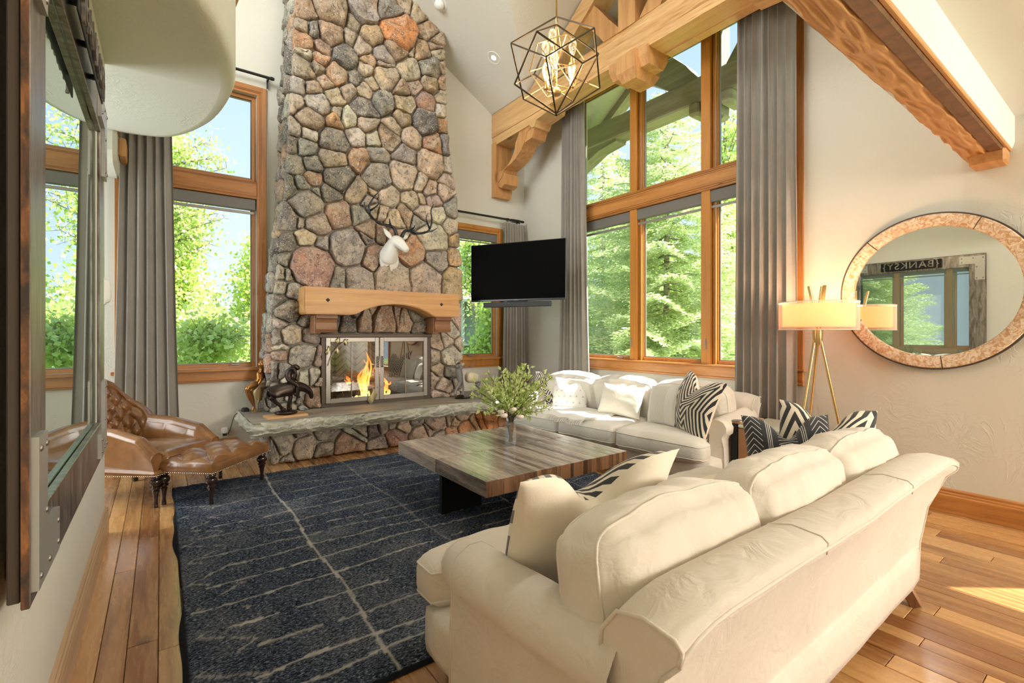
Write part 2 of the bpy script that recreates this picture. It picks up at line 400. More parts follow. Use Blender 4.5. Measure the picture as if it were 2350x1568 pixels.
sheet([(rx, YB + .02, zc(rx)), (-2.6, YB + .02, zc(rx) - 1.2), (-2.6, .9, zc(rx) - 1.2), (rx, .9, zc(rx))])
struct(b.build('ceiling', M['ceiling_paint']))
struct(B().bb(XL - .2, XR + .02, -5, .631, 2.96, 3.1, 0).build('ceiling_low', M['ceiling_paint']))
# header over the photographer with its hewn beam
b = B(); prof = [(.631, 7.6), (.631, 2.78), (.645, 2.735), (.68, 2.722), (.88, 2.722), (.905, 2.735), (.915, 2.78), (.915, 7.6)]
b.prism(prof, (XL, XR + .01), lambda u, v, w: (w, u, v)); struct(b.build('trim_header', M['ceiling_paint'], smooth=30))
bm_ = thing('hewn_beam', 'hand-hewn honey timber beam under the plaster header, over the round mirror', 'beam', (3.0, .79, 2.72))
def hewn(x0, x1, ya, yb_, z, nx, ny, amp, seed, zt):
    b = B(); V = Vector
    def f(u, v):
        x = x0 + (x1 - x0) * u; y = ya + (yb_ - ya) * v; e = min(v, 1 - v)
        n = abs(noise.noise(V((x * 4.2, y * 26, seed)))) + .4 * abs(noise.noise(V((x * 8, y * 50, seed + 5))))
        return V((x, y + (amp * .8 * noise.noise(V((x * 6, seed, v * 3)))) * (1 if e < .05 else .3), z + amp * (n * 1.3 - .4) + (.012 if e < .01 else 0)))
    b.grid(nx, ny, f); n0 = len(b.v)
    for v, yy in ((0, ya), (1, yb_)):
        row = [i if v == 0 else ny * (nx + 1) + i for i in range(nx + 1)]
        o = len(b.v); b.v += [(b.v[r][0], b.v[r][1], zt) for r in row]
        fs = [(row[i], row[i + 1], o + i + 1, o + i) for i in range(nx)]; b.f += fs; b.mi += [0] * len(fs)
    return b
hewn(.3, XR - .004, .742, .886, 2.70, 190, 22, .020, 3.1, 2.78).build('beam', M['timber_x'], bm_, smooth=True)
B().bb(.3, 4.80, .668, .742, 2.697, 2.76, .006).build('side_board', M['timber_dark'], bm_)
B().bb(.3, XR - .004, .646, .668, 2.715, 2.76, .004).build('trim_strip', M['timber_x'], bm_)
B().bb(4.78, XR - .002, .655, .845, 2.615, 2.72, .014).build('bearing_block', M['timber_x'], bm_)
# balcony bulge: underside, rounded fascia, wooden cap rail
crv = catmull([(-.315, 2.25, 0), (-.10, 2.72, 0), (.17, 3.20, 0), (.325, 3.57, 0), (.425, 3.98, 0), (.452, 4.45, 0), (.35, 5.1, 0), (.11, 5.62, 0), (-.2, 5.78, 0), (-.6, 5.80, 0), (-1.1, 5.8, 0)], 8)
cen = Vector((-.6, 4.3, 0))
def ring(off, z): return [Vector((p.x, p.y, z)) + ((p - cen).normalized() * off if True else 0) for p in crv]
b = B(); rows = [(-.09, 3.27), (-.035, 3.278), (-.008, 3.30), (.006, 3.34), (.008, 3.40), (.008, 4.2)]
vs = []; n = len(crv)
for o, z in rows: vs += ring(o, z)
fs = [(i * n + k, i * n + k + 1, (i + 1) * n + k + 1, (i + 1) * n + k) for i in range(len(rows) - 1) for k in range(n - 1)]
b.add(vs, fs)
und = ring(-.09, 3.27) + [Vector((-2.6, 5.7, 3.27)), Vector((-2.6, 2.2, 3.27))]
b.add(und, [tuple(range(len(und)))]); top = [p + Vector((0, 0, .12)) for p in und]; b.add(top, [tuple(range(len(top)))])
struct(b.build('ceiling_balcony', M['soffit_paint'], smooth=40))
b = B(); vs = []
for o, z in ((-.06, 4.10), (.055, 4.10), (.065, 4.13), (.055, 4.22), (-.06, 4.22)): vs += ring(o, z)
b.add(vs, [(i * n + k, i * n + k + 1, (i + 1) * n + k + 1, (i + 1) * n + k) for i in range(4) for k in range(n - 1)])
struct(b.build('trim_balcony_cap', M['timber_y'], smooth=40))
b = B(); pr = [(5.72, 3.3), (5.70, 3.08), (5.74, 3.0), (5.80, 2.975), (6.3, 2.975), (6.39, 3.0), (6.39, 3.3)]
b.prism(pr, (-2.6, -.36), lambda u, v, w: (w, u, v)); b.prism(pr, (-.36, -.33), lambda u, v, w: (w, lerp(6.05, u, .9 if w > -.34 else 1), lerp(3.15, v, .9 if w > -.34 else 1)))
struct(b.build('trim_alcove_header', M['soffit_paint'], smooth=30))
struct(B().bb(-.33, -.27, 5.9, 6.39, 3.1, 3.27, .01).build('trim_alcove_post', M['timber_z']))
# baseboards
def baseb(name, mp, u0, u1, mat):
    b = B(); pr = [(0, 0), (.022, 0), (.022, .135), (.018, .142), (.018, .155), (.012, .162), (.012, .178), (.006, .185), (0, .19)]
    b.prism(pr, (u0, u1), mp); return struct(b.build(name, mat))
baseb('baseboard_right', lambda u, v, w: (XR - u, w, v), -5, YB, M['trim_wood_y'])
baseb('baseboard_left', lambda u, v, w: (XL + u, w, v), -5, 4.35, wood('base_pale', (.40, .26, .14), (.58, .42, .26), 'y', .4, 1.2, knots=False))
baseb('baseboard_left_end', lambda u, v, w: (w, 4.35 + u, v), XL - .16, XL + .02, M['base_pale'])
baseb('baseboard_back', lambda u, v, w: (w, YB - u, v), -2.6, .72, M['trim_wood'])

# ------------------------------------------------------------ windows
def casing(win, mp, u0, u1, z0, z1, ma, mz, w=.105, sides='LRTB', t=.022):
    """stepped boards around an opening; mp(u, depth into room, z)"""
    def board(nm, a0, a1, c0, c1, dd, mt):
        p, q = mp(a0, 0, c0), mp(a1, dd, c1)
        B().bb(min(p[0], q[0]), max(p[0], q[0]), min(p[1], q[1]), max(p[1], q[1]), min(p[2], q[2]), max(p[2], q[2]), .003).build(nm, mt, win)
    S = [(w * .0, w * .30, t * .55), (w * .30, w * .42, t * .8), (w * .42, w, t)]
    for a, c, d in S:
        if 'L' in sides: board('casing', u0 - c, u0 - a, z0 - .0, z1 + c, d, mz)
        if 'R' in sides: board('casing', u1 + a, u1 + c, z0 - .0, z1 + c, d, mz)
        if 'T' in sides: board('casing', u0 - a, u1 + a, z1 + a, z1 + c, d, ma)
    if 'B' in sides:
        board('sill', u0 - w - .03, u1 + w + .03, z0 - .035, z0, .055, ma)
        board('apron', u0 - w, u1 + w, z0 - .135, z0 - .035, .02, ma); board('apron', u0 - w - .008, u1 + w + .008, z0 - .155, z0 - .135, .03, ma)
def sash(win, mp, u0, u1, z0, z1, w, depth, ma, mz, gl='window_glass'):
    def bx(a0, a1, c0, c1, d0, d1, mt, nm):
        p, q = mp(a0, d0, c0), mp(a1, d1, c1)
        return B().bb(min(p[0], q[0]), max(p[0], q[0]), min(p[1], q[1]), max(p[1], q[1]), min(p[2], q[2]), max(p[2], q[2]), .003).build(nm, mt, win)
    for a0, a1, c0, c1, mt in ((u0, u0 + w, z0, z1, mz), (u1 - w, u1, z0, z1, mz), (u0 + w, u1 - w, z0, z0 + w, ma), (u0 + w, u1 - w, z1 - w, z1, ma)):
        bx(a0, a1, c0, c1, -depth - .02, -depth + .02, mt, 'sash_rail')
    e = .012
    for a0, a1, c0, c1, mt in ((u0 + w, u0 + w + e, z0 + w, z1 - w, mz), (u1 - w - e, u1 - w, z0 + w, z1 - w, mz), (u0 + w, u1 - w, z0 + w, z0 + w + e, ma), (u0 + w, u1 - w, z1 - w - e, z1 - w, ma)):
        bx(a0, a1, c0, c1, -depth - .028, -depth - .005, M['window_metal'], 'glazing_bead')
    p, q = mp(u0 + w, -depth - .016, z0 + w), mp(u1 - w, -depth - .016, z1 - w)
    if abs(p[0] - q[0]) < 1e-6: vs = [(p[0], p[1], p[2]), (p[0], q[1], p[2]), (p[0], q[1], q[2]), (p[0], p[1], q[2])]
    else: vs = [(p[0], p[1], p[2]), (q[0], p[1], p[2]), (q[0], p[1], q[2]), (p[0], p[1], q[2])]
    B().add(vs, [(0, 1, 2, 3)]).build('pane', M[gl], win, recalc=False)
mpB = lambda u, d, z: (u, YB - d, z)
mpR = lambda u, d, z: (XR - d, u, z)
def window(name, loc): return struct(thing(name, None, None, loc))
def crank(win, c, ax):
    b = B(); b.box(c, (.09, .03, .02) if ax == 'x' else (.03, .09, .02), .006)
    b.tube([Vector(c), Vector(c) + Vector((-.02, -.02, .02)), Vector(c) + Vector((-.08, -.03, .045))] if ax == 'x' else [Vector(c), Vector(c) + Vector((-.02, .03, .02)), Vector(c) + Vector((-.03, .08, .03))], .006, 6)
    b.build('crank', M['window_metal'], win, smooth=30)
# window_1: tall window left of the chimney
w1 = window('window_1', (.32, YB, 1.0))
casing(w1, mpB, LW[0], LW[1], LW[2], LW[3], M['trim_wood'], M['trim_wood_z'])
B().bb(LW[0], LW[1], YB - .02, YB + .12, 2.995, 3.20, .005).build('transom', M['trim_wood'], w1)
for zz in (3.012, 3.026, 3.175, 3.188): B().bb(LW[0], LW[1], YB - .027, YB - .016, zz, zz + .008, .002).build('bead', M['trim_wood'], w1)
sash(w1, mpB, LW[0], LW[1], LW[2], 2.995, .045, .07, M['trim_wood'], M['trim_wood_z'])
sash(w1, mpB, LW[0], LW[1], 3.20, LW[3], .045, .07, M['trim_wood'], M['trim_wood_z'])
crank(w1, (.70, YB - .012, 1.035), 'x')
sh = B(); sh.bb(LW[0] + .01, LW[1] - .01, YB + .0, YB + .06, 2.86, 2.99, .008); sh.build('blind_box', M['shade_box'], w1)
B().bb(LW[0] + .02, LW[1] - .02, YB + .02, YB + .035, 2.812, 2.845, .004).build('blind_bar', M['window_metal'], w1)
B().tube([(.905, YB - .01, 2.85), (.905, YB - .012, 1.1), (.897, YB - .012, 1.06)], .0035, 5).build('blind_cord', M['window_metal'], w1)
# window_2: window right of the chimney
w2 = window('window_2', (4.0, YB, 1.02))
casing(w2, mpB, RWn[0], RWn[1], RWn[2], RWn[3], M['trim_sash'], M['trim_sash'], w=.10)
sash(w2, mpB, RWn[0], RWn[1], RWn[2], RWn[3], .045, .07, M['trim_sash'], M['trim_sash'])
B().bb(RWn[0] + .01, RWn[1] - .01, YB, YB + .06, 2.87, 2.995, .008).build('blind_box', M['shade_box'], w2)
B().bb(RWn[0] + .02, RWn[1] - .02, YB + .02, YB + .035, 2.832, 2.855, .004).build('blind_bar', M['window_metal'], w2)
crank(w2, (3.9, YB - .012, 1.055), 'x')
# window_3: the great window in the right wall
w3 = window('window_3', (XR, 3.6, 1.04)); ma, mz = M['trim_wood_y'], M['trim_sash']
casing(w3, mpR, BW[0], BW[1], BW[2], BW[3], ma, M['trim_wood_z'], w=.10, sides='LRT')
B().bb(XR - .022, XR + .1, BW[0], BW[1], 3.005, 3.235, .004).build('transom', ma, w3)
for zz, d in ((3.012, .03), (3.03, .034), (3.05, .028), (3.185, .03), (3.205, .034), (3.222, .028)):
    B().bb(XR - d, XR - .02, BW[0], BW[1], zz, zz + .011, .003).build('bead', ma, w3)
B().bb(XR - .05, XR + .05, BW[0] - .12, BW[1] + .12, 1.03, 1.052, .006).build('sill', ma, w3)
B().bb(XR - .028, XR - .001, BW[0] - .1, BW[1] + .1, .925, 1.03, .003).build('apron', ma, w3)
B().bb(XR - .038, XR - .001, BW[0] - .11, BW[1] + .11, .897, .925, .006).build('apron', ma, w3)
for yc in (4.075, 3.05):
    for z0, z1 in ((BW[2], 3.005), (3.235, BW[3])):
        B().bb(XR - .012, XR + .12, yc - .055, yc + .055, z0, z1, .004).build('mullion', M['trim_sash'], w3)
        for dy in (-.075, -.092): B().bb(XR + .03, XR + .12, yc + dy - .006, yc + dy + .006, z0, z1, .003).build('bead', M['trim_sash'], w3)
for a, c in ((2.13, 2.985), (3.115, 4.01), (4.14, 5.09)):
    sash(w3, mpR, a, c, BW[2] + .01, 3.005, .042, .085, M['trim_sash'], M['trim_sash'])
    sash(w3, mpR, a, c, 3.235, BW[3], .042, .085, M['trim_sash'], M['trim_sash'])
B().bb(XR + .0, XR + .06, BW[0] + .01, BW[1] - .01, 2.865, 3.0, .008).build('blind_box', M['shade_box'], w3)
B().bb(XR + .02, XR + .035, BW[0] + .02, BW[1] - .02, 2.80, 2.83, .004).build('blind_bar', M['window_metal'], w3)
crank(w3, (XR - .0, 4.3, 1.075), 'y')
for yy in (3.05, 4.1): B().bb(XR - .022, XR - .012, yy - .008, yy + .008, 1.22, 1.34, .003).build('sash_lock', M['window_metal'], w3)
# window_4: behind the photographer, the one that throws the sun patch
w4 = window('window_4', (XR, -1.2, .5))
casing(w4, mpR, RW2[0], RW2[1], RW2[2], RW2[3], ma, M['trim_wood_z'])
sash(w4, mpR, RW2[0], RW2[1], RW2[2], RW2[3], .045, .085, ma, M['trim_wood_z'])

# ------------------------------------------------------------ the timber truss before the great window
TX0, TX1 = 4.29, 4.61
tr = thing('roof_truss', 'honey timber roof truss with king post and curved braces before the great window', 'truss', (4.45, 3.63, 4.45))
def tym(name, poly, mat, x0=TX0, x1=TX1, sm=False): return B().prism(poly, (x0, x1), lambda u, v, w: (w, u, v)).build(name, mat, tr, smooth=sm)
def tiechord():
    b = B(); y0, y1, z0, z1 = .95, YB - .002, 4.54, 4.905; V = Vector; nx = 220
    def f(u, v):
        y = y0 + (y1 - y0) * u; z = z0 + (z1 - z0) * v
        hew = 1 if y < 5.0 else .25
        n = abs(noise.noise(V((y * 1.6, z * 30, 1.7)))) + .5 * abs(noise.noise(V((y * 5, z * 55, 4.7))))
        return V((TX0 + hew * .030 * n, y, z))
    b.grid(nx, 34, f)
    def arch(y):
        t = min(abs(y - DY) / 2.45, 1.0)
        if abs(y - DY) < .98: return z0 + .0
        if abs(y - DY) < 2.2: return z0 - .0
        return z0
    b.grid(nx, 4, lambda u, v: V((lerp(TX0, TX1, v), y0 + (y1 - y0) * u, z0 + .006 * noise.noise(V((u * 30, v * 9, 4))))))
    b.grid(nx, 1, lambda u, v: V((lerp(TX1, TX0, v), y0 + (y1 - y0) * u, z1)))
    b.bb(TX0 + .02, TX1, y0, y1, z0 + .004, z1 - .004, 0)
    return b
tiechord().build('tie_beam', M['timber_y'], tr, smooth=25)
# bolsters under the tie beam toward each wall, scalloped
for s in (1, -1):
    m = (lambda y: y) if s > 0 else (lambda y: 2 * DY - y)
    tym('bolster', [(m(y), z) for y, z in [(YB - .002, 4.545), (4.98, 4.545), (5.0, 4.47), (5.28, 4.44), (5.33, 4.36), (5.38, 4.36), (5.44, 4.42), (YB - .002, 4.40)]], M['timber_y'], TX0 + .012, TX1 - .012)
    # wall post with chamfered foot
    p = [(m(YB - .002), 4.44), (m(YB - .30), 4.44), (m(YB - .11), 4.40), (m(YB - .11), 3.66), (m(YB - .07), 3.60), (m(YB - .002), 3.60)]
    if s > 0: tym('wall_post', [(YB - .002, 4.44), (YB - .12, 4.44), (YB - .12, 3.66), (YB - .08, 3.58), (YB - .002, 3.58)], M['timber_z'])
    # knee brace: shaped, with stepped blocks at both ends
    out = [(6.28, 3.80), (6.16, 3.86), (6.10, 3.96)] + [(6.10 - .58 * sin(t) ** 1.0 * 1.02, 3.98 + .46 * (1 - cos(t)) * 1.05) for t in np.linspace(.15, 1.35, 8)] + [(5.44, 4.38)]
    inn = [(5.62, 4.44), (5.70, 4.44), (5.74, 4.36)] + [(5.80 + .40 * (1 - cos(t)), 4.32 - .36 * sin(t)) for t in np.linspace(.1, 1.4, 7)] + [(6.28, 3.92)]
    if s > 0:
        tym('knee_brace', out + [(5.44, 4.44)] + inn, M['timber_z'], TX0 + .035, TX1 - .035, sm=35)
        tym('brace_block', [(6.275, 3.98), (6.275, 3.74), (6.20, 3.70), (6.10, 3.74), (6.08, 3.90), (6.16, 3.96)], M['timber_z'], TX0 + .045, TX1 - .02)
        tym('brace_block', [(5.66, 4.43), (5.42, 4.43), (5.36, 4.36), (5.42, 4.24), (5.60, 4.22), (5.68, 4.34)], M['timber_z'], TX0 + .045, TX1 - .02)
# king post with pendant cluster under the beam
tym('king_post', [(3.51, 4.9), (3.755, 4.9), (3.755, 6.0), (3.63, 6.1), (3.51, 6.0)], M['timber_z'], TX0 + .0, TX1)
for (ya, yb, za, xa, xb) in ((3.46, 3.73, 4.27, 4.23, 4.67), (3.70, 3.88, 4.37, 4.27, 4.63), (3.32, 3.48, 4.37, 4.27, 4.63)):
    c = Vector(((xa + xb) / 2, (ya + yb) / 2, 0)); hx, hy = (xb - xa) / 2, (yb - ya) / 2; b = B()
    lv = [(1, 4.56), (1, za + .10), (.72, za)]
    vs = [(c.x + sx * hx * k, c.y + sy * hy * (k if k < 1 else 1), z) for k, z in lv for sx, sy in ((-1, -1), (1, -1), (1, 1), (-1, 1))]
    fs = [(0, 3, 2, 1)] + [(i * 4 + j, i * 4 + (j + 1) % 4, i * 4 + 4 + (j + 1) % 4, i * 4 + 4 + j) for i in range(2) for j in range(4)] + [(8, 9, 10, 11)]
    b.add(vs, fs).build('pendant_block', M['timber_z'], tr)
# cusped filler between the beam and window head, right part
tym('filler_board', [(3.30, 4.53), (3.05, 4.60)] + [(2.95 - i * .12, 4.63 + .10 * sin(i / 11 * pi)) for i in range(12)] + [(1.2, 4.56), (1.2, 4.54)], M['board_wood'], TX1 - .06, TX1 + .05)
# principal rafters and struts
for s in (1, -1):
    m = (lambda y: y) if s > 0 else (lambda y: 2 * DY - y)
    tym('rafter', [(m(5.46), 4.90), (m(5.06), 4.90), (m(3.63), 5.87), (m(3.63), 6.13)], M['timber_y'], TX0 + .02, TX1 - .02)
    pts_o = [(4.42, 5.34), (4.28, 5.24), (4.12, 5.06), (4.0, 4.9)]; pts_i = [(3.76, 4.9), (3.76, 4.96), (3.95, 5.18), (4.12, 5.40), (4.2, 5.49)]
    tym('strut', [(m(y), z) for y, z in pts_o + pts_i], M['timber_z'], TX0 + .06, TX1 - .06)
# ============================================================ FIREPLACE
def clip_poly(poly, nx, ny, c):
    out = []
    for i in range(len(poly)):
        a, b_ = poly[i], poly[(i + 1) % len(poly)]
        da = nx * a[0] + ny * a[1] - c; db = nx * b_[0] + ny * b_[1] - c
        if da <= 0: out.append(a)
        if (da < 0 < db) or (db < 0 < da):
            t = da / (da - db); out.append((a[0] + (b_[0] - a[0]) * t, a[1] + (b_[1] - a[1]) * t))
    return out
def power_cells(seeds, bound):
    cells = []
    for i, (x, y, r) in enumerate(seeds):
        poly = bound(x, y) if callable(bound) else list(bound)
        for j, (a, b_, q) in enumerate(seeds):
            if i == j: continue
            dx, dy = a - x, b_ - y; d2 = dx * dx + dy * dy
            if d2 > 2.2: continue
            c = (d2 + r * r - q * q) / 2 + dx * x + dy * y
            poly = clip_poly(poly, dx, dy, c)
            if not poly: break
        cells.append(poly)
    return cells
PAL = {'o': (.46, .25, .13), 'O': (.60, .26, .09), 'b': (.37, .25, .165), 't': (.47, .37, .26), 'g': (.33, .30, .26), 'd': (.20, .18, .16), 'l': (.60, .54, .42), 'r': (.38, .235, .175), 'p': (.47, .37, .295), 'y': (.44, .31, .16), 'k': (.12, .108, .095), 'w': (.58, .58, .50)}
def stone_mesh(poly, mp, depth, seed, gap=.010, base=0.0):
    """one rounded, faceted stone filling a cell; mp(u, v, out) -> 3D"""
    n = len(poly); area2 = sum(poly[i][0] * poly[(i + 1) % n][1] - poly[(i + 1) % n][0] * poly[i][1] for i in range(n))
    if n < 3 or abs(area2) < .0012: return None
    if area2 < 0: poly = poly[::-1]
    cx = sum(p[0] for p in poly) / n; cy_ = sum(p[1] for p in poly) / n
    per = [sqrt((poly[(i + 1) % n][0] - poly[i][0]) ** 2 + (poly[(i + 1) % n][1] - poly[i][1]) ** 2) for i in range(n)]
    L = sum(per); pts = []; V = Vector
    for i in range(n):
        a = poly[i]; b_ = poly[(i + 1) % n]
        if per[i] < .012: continue
        m = max(1, min(5, int(per[i] / L * 20))); cut = min(.22, .020 / per[i])
        for k in range(m + 1):
            t = cut + (1 - 2 * cut) * k / m; w = .010 * noise.noise(V((a[0] * 7 + t * 3, a[1] * 7, seed + k)))
            pts.append([a[0] + (b_[0] - a[0]) * t + w * (b_[1] - a[1]) / per[i], a[1] + (b_[1] - a[1]) * t - w * (b_[0] - a[0]) / per[i]])
    K = len(pts)
    if K < 5: return None
    R = sqrt(abs(area2) / 2 / pi); V = Vector
    rings = []
    tx, ty = noise.noise(V((seed, 1.1, 0))) * .5, noise.noise(V((seed, 5.1, 0))) * .45
    for f, h in ((0, -.3), (.0, .50), (.07, .88), (.22, 1.0), (.60, 1.03)):
        row = []
        for k, (x, y) in enumerate(pts):
            dx, dy = x - cx, y - cy_; l = sqrt(dx * dx + dy * dy) + 1e-6
            g = gap + .004 * noise.noise(V((x * 14, y * 14, seed)))
            ins = g + f * R * (1 + .35 * noise.noise(V((x * 9, y * 9, seed + 3)))); q = max(.06, 1 - ins / l)
            u, v = cx + dx * q, cy_ + dy * q
            o = depth * h + (h > .5) * (depth * .55 * noise.noise(V((u * 8, v * 8, seed))) + .010 * noise.noise(V((u * 19, v * 19, seed + 9))) + (tx * (u - cx) + ty * (v - cy_)) * depth / R * .55)
            row.append(mp(u, v, base + o))
        rings.append(row)
    vs = [p for r in rings for p in r]; fs = []
    for i in range(len(rings) - 1):
        for k in range(K):
            l_ = (k + 1) % K; fs.append((i * K + k, i * K + l_, (i + 1) * K + l_, (i + 1) * K + k))
    vs.append(mp(cx, cy_, base + depth * (1.04 + .3 * noise.noise(V((cx * 6, cy_ * 6, seed)))))); c = len(vs) - 1
    for k in range(K): fs.append(((len(rings) - 1) * K + k, (len(rings) - 1) * K + (k + 1) % K, c))
    return B().add(vs, fs)
def jitter(c, s):
    r = random.Random(s); k = r.uniform(.86, 1.16); return tuple(max(.02, q * k * r.uniform(.95, 1.05)) for q in c)
YF = 6.03     # mortar face of the chimney breast
# measured stones: picture x, picture y, half size in picture units, colour class
ST = """700 20 26 b;760 22 42 b;835 28 36 g;705 62 16 t;812 52 16 t;895 32 36 d;930 10 20 t;960 30 24 t;855 12 18 t;915 75 52 O;982 70 24 b;1000 95 16 b;720 68 20 d;
760 78 34 b;806 90 15 t;850 80 28 b;700 96 22 o;742 108 22 r;708 130 11 l;735 138 24 o;776 108 12 l;792 128 34 d;832 108 24 t;848 140 22 b;880 130 28 g;908 112 30 b;943 108 14 t;968 118 24 b;1006 122 14 t;
1000 104 14 r;880 148 24 b;700 160 24 t;732 152 20 t;772 172 32 o;815 180 18 k;842 158 20 t;885 178 36 t;940 162 30 t;985 160 30 d;1018 155 10 t;1017 190 14 b;
692 200 16 g;718 204 22 b;752 188 22 t;768 220 24 t;798 210 22 t;838 208 22 t;857 190 18 t;878 232 28 d;918 208 22 b;888 200 10 t;952 198 20 r;985 192 22 b;978 232 26 r;1016 225 14 t;
686 238 18 t;728 240 34 g;834 248 32 d;778 262 18 t;925 240 30 t;1014 252 14 l;715 272 34 b;766 280 22 o;800 272 26 l;838 282 24 t;924 272 24 b;973 282 34 d;1020 288 12 o;
684 300 14 g;708 306 22 l;766 322 38 d;818 310 24 l;856 318 18 l;892 316 26 b;905 292 18 t;945 312 26 t;995 330 26 o;1021 330 14 d;702 335 24 g;676 330 14 d;
764 364 34 t;826 368 24 o;864 356 18 g;930 358 24 g;990 376 38 t;1027 385 14 l;716 378 20 d;682 380 18 g;694 424 18 g;663 428 20 d;715 408 20 o;776 405 36 d;866 404 36 g;928 402 38 p;788 420 12 g;
963 420 20 p;988 436 22 p;1026 412 18 p;1018 442 18 p;820 440 28 t;757 444 20 d;724 444 10 g;845 460 20 g;890 452 26 p;945 462 22 t;968 458 10 t;995 458 20 p;1040 480 22 g;852 448 10 t;
706 470 42 g;775 494 34 r;830 496 24 g;664 500 26 d;727 510 34 p;855 482 20 t;878 490 18 t;900 502 24 t;930 486 16 b;970 490 22 p;1006 492 20 l;1035 520 20 p;690 505 16 g;
800 570 52 g;850 590 32 r;835 550 20 d;705 550 26 t;735 562 20 g;660 560 22 d;664 598 18 d;715 612 60 r;778 635 16 g;820 636 32 g;900 636 44 p;845 525 26 b;872 530 18 r;
905 540 14 r;945 578 38 o;965 500 16 g;995 550 44 l;1000 590 34 g;975 635 40 p;925 560 16 p;1048 555 20 y;1048 590 26 y;1046 640 30 y;643 630 18 g;664 632 18 g;690 648 10 g;645 660 20 g;672 665 22 g;
642 690 16 d;662 715 32 k;648 740 16 g;700 735 18 k;640 775 16 g;670 770 30 t;705 770 18 g;650 800 14 l;692 815 34 g;735 822 14 p;722 868 20 l;650 812 16 b;650 850 18 g;668 865 20 l;700 870 18 l;732 875 18 p;636 850 12 g;
640 905 18 g;668 905 20 g;690 912 14 d;726 915 34 b;660 940 18 g;700 940 12 g;
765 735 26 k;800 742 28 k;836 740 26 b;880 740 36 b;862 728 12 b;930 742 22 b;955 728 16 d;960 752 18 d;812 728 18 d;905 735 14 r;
1025 785 16 l;1040 760 16 l;1008 790 14 t;1035 820 30 l;1000 820 14 t;1056 745 16 p;1058 790 14 l;1010 850 18 t;1032 852 20 d;1055 850 18 t;1022 885 24 p;1050 880 14 p;1012 915 24 p;1045 912 16 p;1060 915 12 t;998 870 12 t"""
chim = thing('stone_chimney', 'tall tapering fieldstone chimney breast of grey, tan and rust stones', 'fireplace', (2.3, YF, 0))
seeds = []; cl = []
for s in ST.replace('\n', '').split(';'):
    if not s.strip(): continue
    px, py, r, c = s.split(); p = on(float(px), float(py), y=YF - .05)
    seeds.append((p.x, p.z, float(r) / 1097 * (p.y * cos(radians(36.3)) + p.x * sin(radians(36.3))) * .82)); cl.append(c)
LEFT = [(0.3, .985), (.5, .985), (1.9, 1.03), (2.86, 1.13), (4.7, 1.22), (6.6, 1.30)]; RIGHT = [(0.3, 3.50), (.5, 3.50), (2.1, 3.50), (2.9, 3.44), (3.3, 3.42), (4.25, 3.27), (6.6, 3.19)]
edL = lambda z: interp(z, [a for a, _ in LEFT], [b_ for _, b_ in LEFT]); edR = lambda z: interp(z, [a for a, _ in RIGHT], [b_ for _, b_ in RIGHT])
# extra stones above the frame
rr = random.Random(3)
for k in range(46):
    z = rr.uniform(5.35, 6.6); x = rr.uniform(1.3, 3.15)
    if all((x - a) ** 2 + (z - b_) ** 2 > .05 for a, b_, _ in seeds): seeds.append((x, z, .12)); cl.append(rr.choice('bgtdt'))
outl = [(edL(z), z) for z in (.5, 1.2, 1.9, 2.86, 3.8, 4.7, 6.6)] + [(edR(z), z) for z in (6.6, 4.25, 3.3, 2.9, 2.1, .5)]
cells = power_cells(seeds, outl)
FB = (1.555, 2.985, .5, 1.385)     # fire opening
def parea(p): return abs(sum(p[i][0] * p[(i + 1) % len(p)][1] - p[(i + 1) % len(p)][0] * p[i][1] for i in range(len(p)))) / 2 if len(p) > 2 else 0
def notch(poly, x, z):
    """cut the stone cell back from the fire opening, keeping its largest piece"""
    if min(p[0] for p in poly) > FB[1] or max(p[0] for p in poly) < FB[0] or min(p[1] for p in poly) > FB[3] + .01: return poly
    c = [clip_poly(poly, 1, 0, FB[0] - .003), clip_poly(poly, -1, 0, -FB[1] - .003), clip_poly(poly, 0, -1, -FB[3] - .012)]
    return max(c, key=parea)
mpf = lambda u, v, o: Vector((u, YF - o, v))
for i, poly in enumerate(cells):
    if len(poly) < 3: continue
    zz = sum(p[1] for p in poly) / len(poly)
    if zz < FB[3] + .35: poly = notch(poly, *seeds[i][:2])
    if not poly or len(poly) < 3: continue
    if min(p[1] for p in poly) > zc(min(p[0] for p in poly)): continue
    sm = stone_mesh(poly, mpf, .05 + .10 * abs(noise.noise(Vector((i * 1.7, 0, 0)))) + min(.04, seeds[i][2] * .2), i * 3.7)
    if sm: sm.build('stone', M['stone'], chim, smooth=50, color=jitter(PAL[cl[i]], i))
# left return of the breast
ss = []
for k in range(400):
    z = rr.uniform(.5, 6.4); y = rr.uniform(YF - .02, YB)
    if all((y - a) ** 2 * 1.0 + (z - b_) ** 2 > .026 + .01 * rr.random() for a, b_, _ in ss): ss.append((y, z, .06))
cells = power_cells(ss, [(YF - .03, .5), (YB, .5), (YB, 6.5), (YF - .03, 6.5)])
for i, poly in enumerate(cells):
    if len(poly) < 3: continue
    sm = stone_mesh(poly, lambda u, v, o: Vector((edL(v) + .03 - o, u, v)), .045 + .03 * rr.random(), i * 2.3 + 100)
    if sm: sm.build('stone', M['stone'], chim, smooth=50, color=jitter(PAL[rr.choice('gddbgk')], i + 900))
b = B()
def coreprism(x0f, x1f, za, zb):
    zs = [z for z in (.5, 1.385, 1.9, 2.86, 3.3, 4.25, 4.7, 6.6) if za <= z <= zb]
    ol = [(x0f(z), z) for z in zs] + [(x1f(z), z) for z in zs[::-1]]
    b.prism(ol, (YF, YB), lambda u, v, w: (u, w, v))
coreprism(lambda z: edL(z) + .035, lambda z: edR(z) - .02, 1.385, 6.6)
coreprism(lambda z: edL(z) + .035, lambda z: FB[0], .5, 1.385); coreprism(lambda z: FB[1], lambda z: edR(z) - .02, .5, 1.385)
